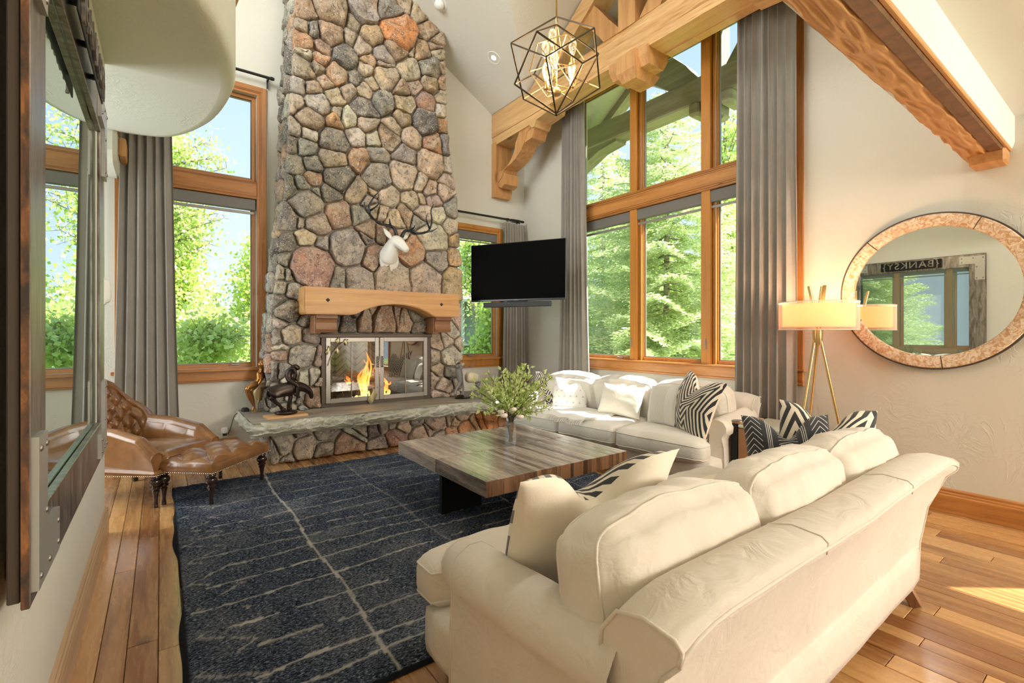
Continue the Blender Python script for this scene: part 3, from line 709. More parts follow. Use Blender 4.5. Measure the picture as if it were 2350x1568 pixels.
b.build('mortar', M['mortar'], chim)
# hearth: chiselled slab on a stone plinth
hz, hy = .5, 5.35
he = thing('hearth', 'raised stone hearth with a rough chiselled pale slab edge on a fieldstone plinth', 'hearth', (2.4, 5.8, 0))
V = Vector
def chis(u, v, x, z):
    q = V((x * 6.5 + 1.2 * noise.noise(V((x * 3, z * 8, 0))), z * 13 + x * 1.5, 1.0)); d, p_ = noise.voronoi(q, distance_metric='DISTANCE')
    face = (q - p_[0]); tilt = noise.cell(p_[0] * 7.3) if False else noise.noise(p_[0] * 3.7)
    return .045 * (face.y * .8 + .35) + .03 * tilt * face.x + .014 * noise.noise(V((x * 22, z * 34, 5))) + .012 * noise.noise(V((x * 2, z * 3, 8)))
x0, x1, zt, zb_ = .72, 4.02, hz, hz - .155
wrap = [V((x0, 6.39, 0)), V((x0, 5.9, 0)), V((x0, hy + .10, 0)), V((x0 + .03, hy + .03, 0)), V((x0 + .10, hy, 0)), V((1.6, hy, 0)), V((2.4, hy - .01, 0)), V((3.2, hy, 0)), V((x1, hy, 0))]
wl_ = [0]
for i in range(1, len(wrap)): wl_.append(wl_[-1] + (wrap[i] - wrap[i - 1]).length)
def wrapp(s_):
    i = max(0, min(len(wrap) - 2, int(np.searchsorted(wl_, s_) - 1))); return wrap[i].lerp(wrap[i + 1], (s_ - wl_[i]) / (wl_[i + 1] - wl_[i]))
b = B(); nx, nz = 330, 16
def front(u, v):
    s_ = u * wl_[-1]; p = wrapp(s_); q = wrapp(min(wl_[-1], s_ + .04)); o_ = wrapp(max(0, s_ - .04)); tn = (q - o_).normalized(); nr = V((tn.y, -tn.x, 0))
    d = (chis(u, v, s_, v * .155) * (.12 if v == 0 else 1)) - .035 * sin(v * pi) + .05 * max(0, v - .75) * 1.6
    return V((p.x - nr.x * d, p.y - nr.y * d, zt + (zb_ - zt) * v + (.008 * noise.noise(V((s_ * 6, 0, 3))) if v == 1 else 0)))
b.grid(nx, nz, front)
b.add([(x0, hy, zb_ + .01), (x1, hy, zb_ + .01), (x1, 6.39, zb_ + .01), (x0, 6.39, zb_ + .01)], [(0, 1, 2, 3)])
b.add([(x1, hy, zb_), (x1, hy, zt), (x1, 6.39, zt), (x1, 6.39, zb_)], [(0, 1, 2, 3)])
sl = b.build('slab', M['slab_stone'], he, smooth=18, recalc=True)
tb = B(); tb.bb(x0 + .012, x1, hy + .012, 6.39, zt - .012, zt + .004, .003); tb.build('slab_top', M['slab_top'], he)
HS = """622 1040 30 g;655 1022 34 g;700 1030 40 p;665 1050 24 g;690 1000 20 g;745 1040 40 g;745 1003 26 g;812 1015 34 w;800 1035 52 r;868 1030 38 g;855 988 20 d;830 990 20 w;910 1010 38 r;875 980 14 g;905 975 16 g;925 982 28 p;
955 968 20 g;962 1000 36 p;985 985 26 p;1005 1000 20 g;1000 965 40 p;1028 960 16 b;1045 968 14 b;1060 950 26 p;1070 990 36 o;1040 1000 28 o;1090 970 22 l;1105 960 28 o;1125 950 44 o;1160 950 40 r;1200 940 30 g"""
yh = 5.63; seeds = []; cl = []
for s in HS.replace('\n', '').split(';'):
    px, py, r, c = s.split(); p = on(float(px), float(py), y=yh - .04); seeds.append((p.x, p.z, float(r) / 1097 * 5.1 * .85)); cl.append(c)
cells = power_cells(seeds, [(.93, 0), (4.0, 0), (4.0, zb_ + .01), (.93, zb_ + .01)])
for i, poly in enumerate(cells):
    if len(poly) < 3: continue
    sm = stone_mesh(poly, lambda u, v, o: V((u, yh - o, v)), .06 + .03 * rr.random(), i * 5.1 + 40)
    if sm: sm.build('stone', M['stone'], he, smooth=50, color=jitter(PAL[cl[i]], i + 400))
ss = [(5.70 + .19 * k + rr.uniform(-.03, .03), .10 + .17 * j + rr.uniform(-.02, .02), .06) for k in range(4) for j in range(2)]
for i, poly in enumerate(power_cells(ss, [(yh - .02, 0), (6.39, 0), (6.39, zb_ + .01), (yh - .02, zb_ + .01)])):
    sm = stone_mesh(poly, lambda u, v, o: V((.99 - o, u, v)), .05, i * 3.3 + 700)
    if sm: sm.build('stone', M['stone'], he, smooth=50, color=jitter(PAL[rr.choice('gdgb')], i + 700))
B().bb(.98, 4.0, yh, 6.39, .001, zb_ + .008, 0).build('mortar', M['mortar'], he)
# mantel beam with arched underside, pegs and corbels
mt = thing('mantel_shelf', 'thick honey wood mantel beam with an arched underside on two corbels', 'mantel', (2.3, 5.8, 1.62))
my0, mz0, mz1, mx0, mx1 = 5.64, 1.615, 1.925, 1.285, 3.255
ol = [(mx0, mz1), (mx0, mz0 + .02), (mx0 + .02, mz0), (1.80, mz0), (1.86, mz0 + .012)]
for t in np.linspace(0, 1, 16): ol.append((1.90 + .93 * t, mz0 + .03 + .115 * sin(pi * t) ** .8))
ol += [(2.86, mz0 + .012), (2.90, mz0 - .002), (mx1 - .02, mz0), (mx1, mz0 + .02), (mx1, mz1)]
b = B(); b.prism(ol, (my0 + .012, YF - .01), lambda u, v, w: (u, w, v))
cx_, cz_ = (mx0 + mx1) / 2, (mz0 + mz1) / 2
ol2 = [(cx_ + (u - cx_) * .994, v + (.010 if v < cz_ else -.010)) for u, v in ol]
b.prism(ol2, (my0, my0 + .02), lambda u, v, w: (u, w, v)); b.build('beam', M['mantel_wood'], mt)
for x in (1.535, 2.985):
    B().add([(x - .026, my0 - .001, 1.78), (x, my0 - .001, 1.755), (x + .026, my0 - .001, 1.78), (x, my0 - .001, 1.805), (x, my0 - .016, 1.78)], [(0, 1, 4), (1, 2, 4), (2, 3, 4), (3, 0, 4), (0, 3, 2, 1)]).build('peg', M['peg_iron'], mt)
for xa, xb in ((1.43, 1.66), (2.94, 3.17)):
    pr = [(YF - .01, 1.612), (my0 + .06, 1.612), (my0 + .055, 1.575), (my0 + .085, 1.56), (my0 + .10, 1.52), (my0 + .09, 1.47), (my0 + .075, 1.445), (my0 + .095, 1.41), (YF - .01, 1.41)]
    B().prism(pr, (xa, xb), lambda u, v, w: (w, u, v)).build('corbel', M['corbel_wood'], mt, smooth=30)
    B().bb(xa - .012, xa + .06, my0 + .12, YF - .02, 1.395, 1.608, .005).build('corbel_cheek', M['corbel_wood'], mt)
# ---- firebox
fb = thing('firebox', 'dark open firebox with herringbone brick back behind glass doors', 'firebox', (2.27, 6.2, .5))
fx0, fx1, fy1 = FB[0], FB[1], 6.95
b = B()
b.add([(fx0, YF - .03, .505), (fx1, YF - .03, .505), (fx1 - .2, fy1, .505), (fx0 + .2, fy1, .505)], [(0, 1, 2, 3)])
b.add([(fx0, YF - .03, 1.385), (fx1, YF - .03, 1.385), (fx1 - .2, fy1, 1.385), (fx0 + .2, fy1, 1.385)], [(3, 2, 1, 0)])
b.add([(fx0, YF - .03, .505), (fx0, YF - .03, 1.385), (fx0 + .2, fy1, 1.385), (fx0 + .2, fy1, .505)], [(0, 1, 2, 3)])
b.add([(fx1, YF - .03, .505), (fx1, YF - .03, 1.385), (fx1 - .2, fy1, 1.385), (fx1 - .2, fy1, .505)], [(3, 2, 1, 0)])
b.add([(fx0 + .2, fy1, .505), (fx1 - .2, fy1, .505), (fx1 - .2, fy1, 1.385), (fx0 + .2, fy1, 1.385)], [(0, 1, 2, 3)])
b.build('lining', plain('fire_lining', (.10, .095, .085), .9), fb)
plain('fire_brick', (.30, .28, .24), .9)
bw, bl = .068, .205; q = 1 / sqrt(2)
for k in range(-4, 20):
    for s in (0, 1):
        for j in range(-5, 6):
            cu = 2.27 + (j * 2 * bl * q) + (bl / 2 * q if s == 0 else -bl / 2 * q) * 1.0; cv = .46 + k * bw / q * 1.0 + (0 if s == 0 else 0)
            ang = radians(-45 if s == 0 else 45)
            if not (fx0 + .26 < cu < fx1 - .26 and .56 < cv < 1.34): continue
            R = Matrix.Rotation(ang, 3, 'Y')
            B().box((cu, fy1 - .012, cv), (bl - .008, .02, bw - .008), .003, R).build('brick', M['fire_brick'], fb)
# metal surround and two folding glass doors
fd = thing('fireplace_doors', 'pewter framed glass fireplace doors with hammered edges and twisted handles', 'fireplace doors', (2.27, 5.96, .5))
pm = M['pewter']; plain('iron_brown', (.10, .075, .06), .5, .7); ib = M['iron_brown']
yd = 5.975
B().bb(fx0 - .03, fx1 + .03, yd - .01, yd + .08, 1.345, 1.395, .006).build('surround', ib, fd); B().bb(fx0 - .01, fx1 + .01, yd - .01, yd + .08, .502, .548, .004).build('surround', ib, fd)
for xx in (fx0 - .005, fx1 - .055): B().bb(xx, xx + .06, yd - .005, yd + .07, .53, 1.36, .004).build('surround', ib, fd)
def hammered(x0_, x1_, z0_, z1_, y, m):
    b = B(); b.bb(x0_, x1_, y - .008, y + .008, z0_, z1_, .002)
    hor = (x1_ - x0_) > (z1_ - z0_); L = (x1_ - x0_) if hor else (z1_ - z0_); n = int(L / .028)
    for i in range(n):
        t = (i + .5) / n * L
        for e in (0, 1):
            c = (x0_ + t, y - .006, (z0_, z1_)[e]) if hor else ((x0_, x1_)[e], y - .006, z0_ + t)
            b.ico(c, (.011, .006, .005) if hor else (.005, .006, .011), 1)
    return b
DZ0, DZ1 = .55, 1.345; mid = 2.262
for k, (xa, xb) in enumerate(((1.60, mid - .006), (mid + .006, 2.935))):
    w = .052
    dr = thing('door', None, None, (0, 0, 0)); dr.parent = fd; dr.location = (0, 0, 0)
    def part(bb_, nm, mat, **kk):
        o = bb_.build(nm, mat, None, **kk); me = o.data; me.transform(Matrix.Translation(-Vector(fd.location))); o.parent = dr; return o
    for r_ in ((xa, xa + w, DZ0, DZ1), (xb - w, xb, DZ0, DZ1), (xa + w, xb - w, DZ0, DZ0 + w), (xa + w, xb - w, DZ1 - w, DZ1)):
        part(hammered(*r_, yd - .012, pm), 'frame', pm)
    part(B().add([(xa + w, yd - .004, DZ0 + w), (xb - w, yd - .004, DZ0 + w), (xb - w, yd - .004, DZ1 - w), (xa + w, yd - .004, DZ1 - w)], [(0, 1, 2, 3)]), 'pane', M['fire_glass'], recalc=False)
    xm = (xa + xb) / 2 - .02 * (1 - 2 * k)
    part(B().bb(xm - .003, xm + .003, yd - .018, yd - .002, DZ0, DZ1, .001), 'fold_line', M['pewter'])
    hx = mid - .03 if k == 0 else mid + .03
    tw = [(hx, yd - .02, 1.10), (hx, yd - .05, 1.10)] + [(hx + .004 * cos(i * 1.6), yd - .05 + .004 * sin(i * 1.6), 1.10 - .13 * i / 16) for i in range(17)] + [(hx, yd - .05, .97), (hx, yd - .02, .97)]
    part(B().tube(tw, .006, 6), 'handle', M['peg_iron'], smooth=True)
B().bb(mid - .035, mid + .04, yd - .03, yd - .02, .70, .715, .003).build('latch', pm, fd)
tw = catmull([(1.615, yd - .03, 1.01), (1.66, yd - .035, 1.13), (1.74, yd - .035, 1.24), (1.86, yd - .03, 1.325)], 6)
B().tube(tw, .006, 6).build('twig', M['pewter'], fd, smooth=True)
for (x, z, r, a) in ((1.735, 1.315, .03, .3), (1.83, 1.29, .028, -.5), (1.62, 1.195, .03, .8), (1.73, 1.19, .03, -.2), (2.165, .60, .062, .5)):
    b = B(); b.grid(6, 6, lambda u, v: V((x + r * (2 * u - 1) * sin(pi * (.12 + .85 * v)) * (1 if v < .9 else .6), yd - .034 - .010 * cos((u - .5) * 3) , z + r * 1.15 * (2 * v - 1) + r * a * (2 * u - 1)))); b.build('leaf', M['gold_leaf'], fd, smooth=True)
# fire: grate, logs, flames
gr = thing('fire_grate', 'black iron fire grate holding the logs', 'grate', (2.27, 6.3, .505))
b = B()
for x in np.linspace(1.85, 2.7, 7): b.tube([(x, 6.12, .63), (x, 6.14, .57), (x, 6.5, .57), (x, 6.52, .62)], .009, 6)
b.tube([(1.82, 6.2, .565), (2.73, 6.2, .565)], .009, 6); b.tube([(1.82, 6.45, .565), (2.73, 6.45, .565)], .009, 6)
for x in (1.85, 2.7):
    for y in (6.2, 6.45): b.tube([(x, y, .565), (x, y, .506)], .008, 6)
b.build('bars', M['black_steel'], gr)
t = NT('bark'); v = t.coord('Object', (6, 6, 6)); n = t.noise(v, 6, 5, .65); t.p(Base_Color=t.ramp(n, [(.35, (.02, .018, .016)), (.6, (.16, .12, .09)), (.75, (.42, .36, .28))]), Roughness=.95); t.bump(n, .8, .02); M['bark'] = t.m
plain('cut_wood', (.40, .30, .19), .8)
def log(a, c, r, label):
    a, c = V(a), V(c); d = (c - a).normalized(); q = thing('log', label, 'log', tuple(a), group=None); n = 8
    pts = [a.lerp(c, i / n) for i in range(n + 1)]
    b = B(); b.tube([p + V((0, 0, .006 * noise.noise(p * 9))) for p in pts], [r * (1 + .08 * noise.noise(p * 7)) for p in pts], 14, cap=False); b.build('bark', M['bark'], q, smooth=True)
    px = d.orthogonal().normalized(); py = d.cross(px)
    for e, s in ((a, -1), (c, 1)):
        b = B(); vs = [e + d * s * .002] + [e + (px * cos(2 * pi * k / 14) + py * sin(2 * pi * k / 14)) * r * .97 for k in range(14)]
        b.add(vs, [(0, k + 1, (k + 1) % 14 + 1) for k in range(14)]).build('cut_end', M['cut_wood'], q)
log((1.90, 6.17, .67), (2.62, 6.33, .655), .085, 'big round log lying along the front of the fire grate')
log((1.98, 6.45, .66), (2.70, 6.40, .67), .08, 'log at the back of the grate under the flames')
log((1.93, 6.36, .82), (2.66, 6.24, .80), .07, 'dark charred log resting across the top of the other logs')
log((1.80, 6.10, .585), (1.93, 6.16, .60), .055, 'short log end standing left in the grate')
t = NT('flame'); v = t.coord('Generated'); sx = t.n('SeparateXYZ', {0: v}); n = t.noise(t.coord('Object', (9, 9, 5)), 3, 3, .6, 1.0)
h = t.math('ADD', sx.outputs[2], t.math('MULTIPLY', t.math('SUBTRACT', n, .5), .5))
c = t.ramp(h, [(.05, (1.0, .62, .22)), (.4, (1.0, .36, .06)), (.9, (.85, .14, .01))])
em = t.n('Emission', {0: c, 1: 2.6}); tr_ = t.n('BsdfTransparent')
al = t.ramp(t.noise(t.coord('Object', (14, 14, 6)), 3, 4, .7, 1.5), [(.38, .15), (.55, .95)])
mx = t.n('MixShader', {0: al, 1: tr_.outputs[0], 2: em.outputs[0]}); t.t.links.new(mx.outputs[0], t.out.inputs[0]); M['flame'] = t.m
fl = thing('fire', 'orange flames rising through the logs behind the glass', 'fire', (2.27, 6.25, .56), kind=None)
rf = random.Random(5)
for k in range(26):
    x = rf.choice([2.17, 2.2, 2.12, 2.25, 2.3, 1.95, 2.05, 2.38, 2.45]) + rf.uniform(-.05, .05); y = 6.12 + rf.uniform(-.03, .2); H = rf.uniform(.15, .33) + max(0, .30 - abs(x - 2.2) * 1.8) * rf.random() * 1.4
    z0 = .56; b = B(); ph = rf.uniform(0, 6); w = rf.uniform(.018, .04)
    pts = [(x + .03 * sin(ph + i * .9) * i / 6, y + .015 * cos(ph + i), z0 + H * i / 8) for i in range(9)]
    b.tube(pts, [w * (sin(pi * (.18 + .8 * (i / 8) ** .8)) ** .8 + .02) for i in range(9)], 7, sq=.6); b.build('flame', M['flame'], fl, smooth=True)
d = bpy.data.lights.new('fire_glow', 'POINT'); d.energy = 5; d.color = (1, .5, .2); d.shadow_soft_size = .1
o = bpy.data.objects.new('fire_glow', d); COL.objects.link(o); o.location = (2.2, 6.15, .95)
# ============================================================ SOFT SHAPES
def soft_box(L, D, H, n=(20, 14, 6), puff=(.0, .0, .0), rr=.06, wr=.004, seed=0, sag=0.0):
    """cushion centred on x,y with base z=0; rounded edges, crowned faces; returns B and f(u,v,w) for seam lines (u,v,w in -1..1)"""
    V = Vector
    def f(u, v, w):
        a, b_, c = u * L / 2, v * D / 2, w * H / 2
        hx, hy, hz = L / 2 - rr, D / 2 - rr, H / 2 - min(rr, H * .45); rz = min(rr, H * .45)
        qx, qy, qz = max(-hx, min(hx, a)), max(-hy, min(hy, b_)), max(-hz, min(hz, c))
        d = V(((a - qx) / rr, (b_ - qy) / rr, (c - qz) / rz)); l = d.length
        if l > 1e-6: k = max(abs(d.x), abs(d.y), abs(d.z)) / l; d = d * k
        p = V((qx + d.x * rr, qy + d.y * rr, qz + d.z * rz))
        px, py, pz = puff; cu, cv, cw = max(0, 1 - u * u), max(0, 1 - v * v), max(0, 1 - w * w)
        p.z += w * pz * (cu * cv) ** .6; p.y += v * py * (cu * cw) ** .6; p.x += u * px * (cv * cw) ** .6
        p.z -= sag * cu * cv
        s = noise.noise(V((a * 5, b_ * 5, seed))) + .6 * noise.noise(V((a * 13 + c * 7, b_ * 6, seed + 4)))
        p += V((u * .3, v, w)) * wr * s; p.z += H / 2; return p
    b = B(); nx, ny, nz = n
    key = {}
    def vid(i, j, k):
        t = (i, j, k)
        if t not in key: key[t] = len(b.v); b.v.append(tuple(f(-1 + 2 * i / nx, -1 + 2 * j / ny, -1 + 2 * k / nz)))
        return key[t]
    fs = []
    for i in range(nx):
        for j in range(ny): fs += [(vid(i, j, 0), vid(i, j + 1, 0), vid(i + 1, j + 1, 0), vid(i + 1, j, 0)), (vid(i, j, nz), vid(i + 1, j, nz), vid(i + 1, j + 1, nz), vid(i, j + 1, nz))]
    for i in range(nx):
        for k in range(nz): fs += [(vid(i, 0, k), vid(i + 1, 0, k), vid(i + 1, 0, k + 1), vid(i, 0, k + 1)), (vid(i, ny, k), vid(i, ny, k + 1), vid(i + 1, ny, k + 1), vid(i + 1, ny, k))]
    for j in range(ny):
        for k in range(nz): fs += [(vid(0, j, k), vid(0, j, k + 1), vid(0, j + 1, k + 1), vid(0, j + 1, k)), (vid(nx, j, k), vid(nx, j + 1, k), vid(nx, j + 1, k + 1), vid(nx, j, k + 1))]
    b.f = fs; b.mi = [0] * len(fs); return b, f
def seam_loop(f, plane, lvl, n=26, out=1.004):
    """piping running round the box: plane 'z' -> loop in x,y at w=lvl; plane 'y' -> loop in x,z at v=lvl"""
    pts = []
    for s in range(4):
        for i in range(n):
            t = -1 + 2 * i / n
            a, c = ((t, -1), (1, t), (-t, 1), (-1, -t))[s]
            pts.append(f(a, c, lvl) if plane == 'z' else f(a, lvl, c))
    return pts
def xform(b, Mx): b.v = [tuple(Mx @ Vector(p)) for p in b.v]; return b
def part_l(b, name, mat, par, smooth=True, color=None): return b.build(name, mat, par, smooth=smooth, world=False, color=color)

def make_sofa(root, L, D, mat, nb=3, ca=.16, ns=2, seed=0, seat_z=.30, tcush=True, base_h=.30, top=.80, back_h=.50, near=False):
    """English roll-arm sofa, local: x along its length, y from back (0) to front (D), facing +y"""
    V = Vector; aw = .16; N = 40 if near else 22
    # base and front rail
    b = B(); ff = .02
    def basef(u, v): return None
    b, f = soft_box(L - .05, D - .28, base_h - .10, (16, 10, 4), (0, .0, .006), .03, .003, seed); xform(b, Matrix.Translation((L / 2, (D - .28) / 2 + .13, .10))); part_l(b, 'base', mat, root)
    # flared back with rolled top: profile swept along x (y,z)
    pr = [(.155, .10), (.150, .30), (.115, .50), (.045, .70), (.005, top - .05), (.0, top - .015), (.018, top), (.10, top + .008), (.17, top - .01), (.215, top - .07), (.22, top - .16), (.25, .50), (.27, .30), (.27, .10)]
    n = 34 if near else 20; b = B()
    def backf(u, v):
        k = v * (len(pr) - 1); i = min(int(k), len(pr) - 2); t = k - i
        y = lerp(pr[i][0], pr[i + 1][0], t); z = lerp(pr[i][1], pr[i + 1][1], t); x = u * L
        e = min(u, 1 - u) * L; dip = .028 * max(0, 1 - e / .16) ** 2 if z > .5 else 0
        zz = z - dip + .006 * sin(u * 3 * pi + .5) * (z > .7)
        flare = .03 * (z - .1) / .7
        return V((-flare * .6 * (1 - 2 * u) * 0 + x, y + .004 * noise.noise(V((x * 4, z * 4, seed))), zz))
    b.grid(n, len(pr) * 2 - 2, backf)
    for u, s in ((0, 1), (1, -1)):
        b.add([backf(u, i / (len(pr) - 1)) for i in range(len(pr))], [tuple(range(len(pr)))[::s]])
    part_l(b, 'back', mat, root, smooth=42)
    edge = [backf(i / 40, 4.6 / (len(pr) - 1)) + V((0, -.002, 0)) for i in range(41)]
    pb = B(); pb.tube([backf(0, k / 13) + V((-.002, 0, 0)) for k in range(0, 5)] + edge + [backf(1, k / 13) + V((.002, 0, 0)) for k in range(4, -1, -1)], .0055, 6)
    for u in (1 / 3 - .02, 2 / 3 + .01): pb.tube([backf(u, k / 26) + V((0, -.001, .001)) for k in range(8, 19)], .003, 5)
    for u, sx in ((0, -1), (1, 1)): pb.tube([backf(u, k / 26) + V((sx * .002, 0, 0)) for k in range(8, 20)], .0055, 6)
    part_l(pb, 'piping', mat, root)
    # arms: low rolled arm sweeping up toward the back, panel below
    ay0, ay1 = .17, D - .40; ah = .60
    for sx in (0, 1):
        X = (lambda x: x) if sx == 0 else (lambda x: L - x)
        b = B(); prof = [(.155, .10), (.155, ah - .12), (.165, ah - .04), (.15, ah + .01), (.10, ah + .045), (.045, ah + .045), (-.005, ah + .02), (-.035, ah - .03), (-.03, ah - .085), (.005, ah - .115), (.018, ah - .15), (.012, .32), (.008, .10)]
        m_ = len(prof); ny = 26
        def armf(u, v, prof=prof, m_=m_, X=X):
            k = v * (m_ - 1); i = min(int(k), m_ - 2); t = k - i; x = lerp(prof[i][0], prof[i + 1][0], t); z = lerp(prof[i][1], prof[i + 1][1], t)
            y = ay0 + (ay1 - ay0) * u; rise = .0 + .045 * (1 - u) ** 2
            fr = max(0, (u - .86) / .14); sh = 1 - .22 * fr ** 2.2
            if z > .42: zc_ = ah - .05; z = zc_ + (z - zc_) * sh; x = .07 + (x - .07) * sh
            z = z + (rise if z > .42 else 0); y += .02 * fr * (1 if z > .42 else 0)
            return V((X(x), y + .003 * noise.noise(V((y * 6, z * 9, seed))), z + .004 * noise.noise(V((x * 9, y * 8, seed + 2)))))
        b.grid(ny, m_ * 2 - 2, armf)
        b.add([armf(1, i / (m_ * 2 - 2)) for i in range(m_ * 2 - 1)], [tuple(range(m_ * 2 - 1))])
        part_l(b, 'arm', mat, root, smooth=50)
        pb = B(); pb.tube([armf(.995, i / (m_ * 2 - 2)) for i in range(2, m_ * 2 - 1)], .0055, 6)
        for u in (.90,): pb.tube([armf(u, i / (m_ * 2 - 2)) for i in range(6, 20)], .003, 5)
        part_l(pb, 'arm_piping', mat, root)
    # seat cushions, the outer ones wrapping in front of the arms
    inner = L - 2 * aw; cw = inner / ns
    for i in range(ns):
        x0 = aw + i * cw; x1 = x0 + cw
        b, f = soft_box(cw - .006, D - .26, .19, (30, 26, 6), (.006, .012, .034), .055, .008, seed + i * 3.3)
        Lc = cw - .006
        def tw(p, i=i, x0=x0):
            q = V(p); yy = q.y + (D - .26) / 2   # 0 at back
            if tcush and yy > D - .26 - .20:
                k = min(1, (yy - (D - .46)) / .03)
                if i == 0 and q.x < 0: q.x -= (aw - .03) * k * min(1, -q.x / (Lc / 2)) ** 3
                if i == ns - 1 and q.x > 0: q.x += (aw - .03) * k * min(1, q.x / (Lc / 2)) ** 3
            return (q.x + x0 + cw / 2, q.y + (D - .26) / 2 + .22, q.z + seat_z)
        b.v = [tw(p) for p in b.v]; part_l(b, 'seat_cushion', mat, root)
        pb = B()
        for lv in (.62, -.62): pb.tube([tw(p) for p in seam_loop(f, 'z', lv)], .0045, 6, closed=True)
        part_l(pb, 'seat_piping', mat, root)
    # plump back cushions leaning back
    bw = (L - 2 * ca) / nb
    for i in range(nb):
        b, f = soft_box(bw + .015, .23, back_h, (30, 12, 22), (.018, .045, .03), .075, .013, seed + 20 + i * 2.7)
        tilt = radians(-11 + rnd(-1.5, 1.5)); Mx = Matrix.Translation((ca + bw * (i + .5) + rnd(-.006, .006), .335 - (.055 if near else 0), seat_z + .18)) @ Matrix.Rotation(radians(rnd(-1.5, 1.5)), 4, 'Z') @ Matrix.Rotation(-tilt * -1, 4, 'X')
        def pin(p):
            x, y, z = p; t = z / back_h
            e = abs(x) / (bw / 2); z2 = z - .05 * max(0, t - .55) * max(0, e - .5) * 2 + .016 * noise.noise(V((x * 9, y * 3, seed + i * 5))) * max(0, t - .3)
            y2 = y + .010 * noise.noise(V((x * 16, z * 4, seed + i))) * t
            return Mx @ V((x, y2, z2))
        b.v = [tuple(pin(p)) for p in b.v]; cu = part_l(b, 'back_cushion', mat, root)
        pb = B()
        for lv in (.66, -.66): pb.tube([pin(p) for p in seam_loop(f, 'y', lv)], .0048, 6, closed=True)
        part_l(pb, 'cushion_piping', mat, cu)
    # feet
    for x in (.13, L - .10):
        for y, dy in ((.19, -.05), (D - .20, .02)):
            b = B(); b.lathe([(.030, .10), (.034, .085), (.022, .07), (.030, .055), (.018, .02), (.022, .006), (.0, .0)], (x, y, 0), 12) if y > .5 else b.bar((x, y, .105), (x + .01, y + dy, .001), .05, .05, .004)
            part_l(b, 'leg', M['turned_wood'] if y > .5 else M['side_wood'], root, smooth=40)

# the near sofa, seen from behind
s1 = thing('sofa', 'cream linen sofa in the foreground, seen from behind, facing the fireplace', 'sofa', (.85, .575, 0), radians(.8))
make_sofa(s1, 2.36, 1.36, M['linen'], 3, .055, 2, 1.0, near=True, back_h=.425, seat_z=.285, top=.795)
# the window sofa
s2 = thing('sofa', 'cream linen sofa under the great window, facing the coffee table', 'sofa', (4.76, 2.34, 0), radians(95))
make_sofa(s2, 2.62, 1.17, M['linen_plain'], 3, .13, 3, 11.0, back_h=.43, seat_z=.285)

# ---------------------------------------------------------- throw pillows
def pillow(name, label, size, thick, Mx, mats, cat='pillow', chop=.0, seed=0, fill=.5, curl=.05, group=None, N=22, ears=.14):
    """knife-edge square pillow, front (+z) and back (-z) faces in their own materials, UV mapped"""
    V = Vector; w, h = size if hasattr(size, '__len__') else (size, size)
    b = B(); uv = []; fs = []; vs = []; mi = []
    def F(u, v, s):
        k = 1 - u * u; m = 1 - v * v
        x = u * (w / 2) * (1 - ears * .42 * m ** 1.0 * 1.0 * (1 if abs(u) > 0 else 0) * abs(u) ** 3); y = v * (h / 2) * (1 - ears * .42 * k * abs(v) ** 3)
        z = s * thick / 2 * (max(0, k) * max(0, m)) ** fill
        z += s * .010 * noise.noise(V((u * 2.4, v * 2.4, seed + s))) * (k * m) ** .3
        if chop:
            d = math.exp(-u * u / .13); vv = max(0, (v + .15) / 1.15); y -= chop * d * vv ** 1.6; z -= curl * vv ** 2 * (1 - d * .9) * abs(u) ** .5; z *= 1 - .3 * d * vv
        return V((x, y, z))
    for s, q in ((1, 0), (-1, 1)):
        o = len(vs)
        for j in range(N + 1):
            for i in range(N + 1):
                u = -1 + 2 * i / N; v = -1 + 2 * j / N; u = sin(u * pi / 2) * .45 + u * .55; v = sin(v * pi / 2) * .45 + v * .55
                vs.append(Mx @ F(u, v, s)); uv.append(((u + 1) / 2, (v + 1) / 2))
        for j in range(N):
            for i in range(N):
                a = o + j * (N + 1) + i; c = (a, a + 1, a + N + 2, a + N + 1); fs.append(c if s > 0 else c[::-1]); mi.append(q)
    b.v = [tuple(p) for p in vs]; b.f = fs; b.mi = mi; b.uv = uv
    o = b.build(name, mats, None, smooth=True, recalc=False); tag(o, label, cat, group)
    return o
def set_tf(ori, tilt, spin=0, loc=(0, 0, 0)):
    """pillow standing: facing azimuth ori (deg, direction of its front), leaning back by tilt deg, spun in plane"""
    F = Vector((cos(radians(ori)), sin(radians(ori)), 0)); up = Vector((0, 0, 1)); F2 = (F * cos(radians(tilt)) + up * sin(radians(tilt))).normalized()
    X = up.cross(F).normalized(); Y = F2.cross(X).normalized()
    R = Matrix((X, Y, F2)).transposed().to_4x4()
    return Matrix.Translation(loc) @ R @ Matrix.Rotation(radians(spin), 4, 'Z')
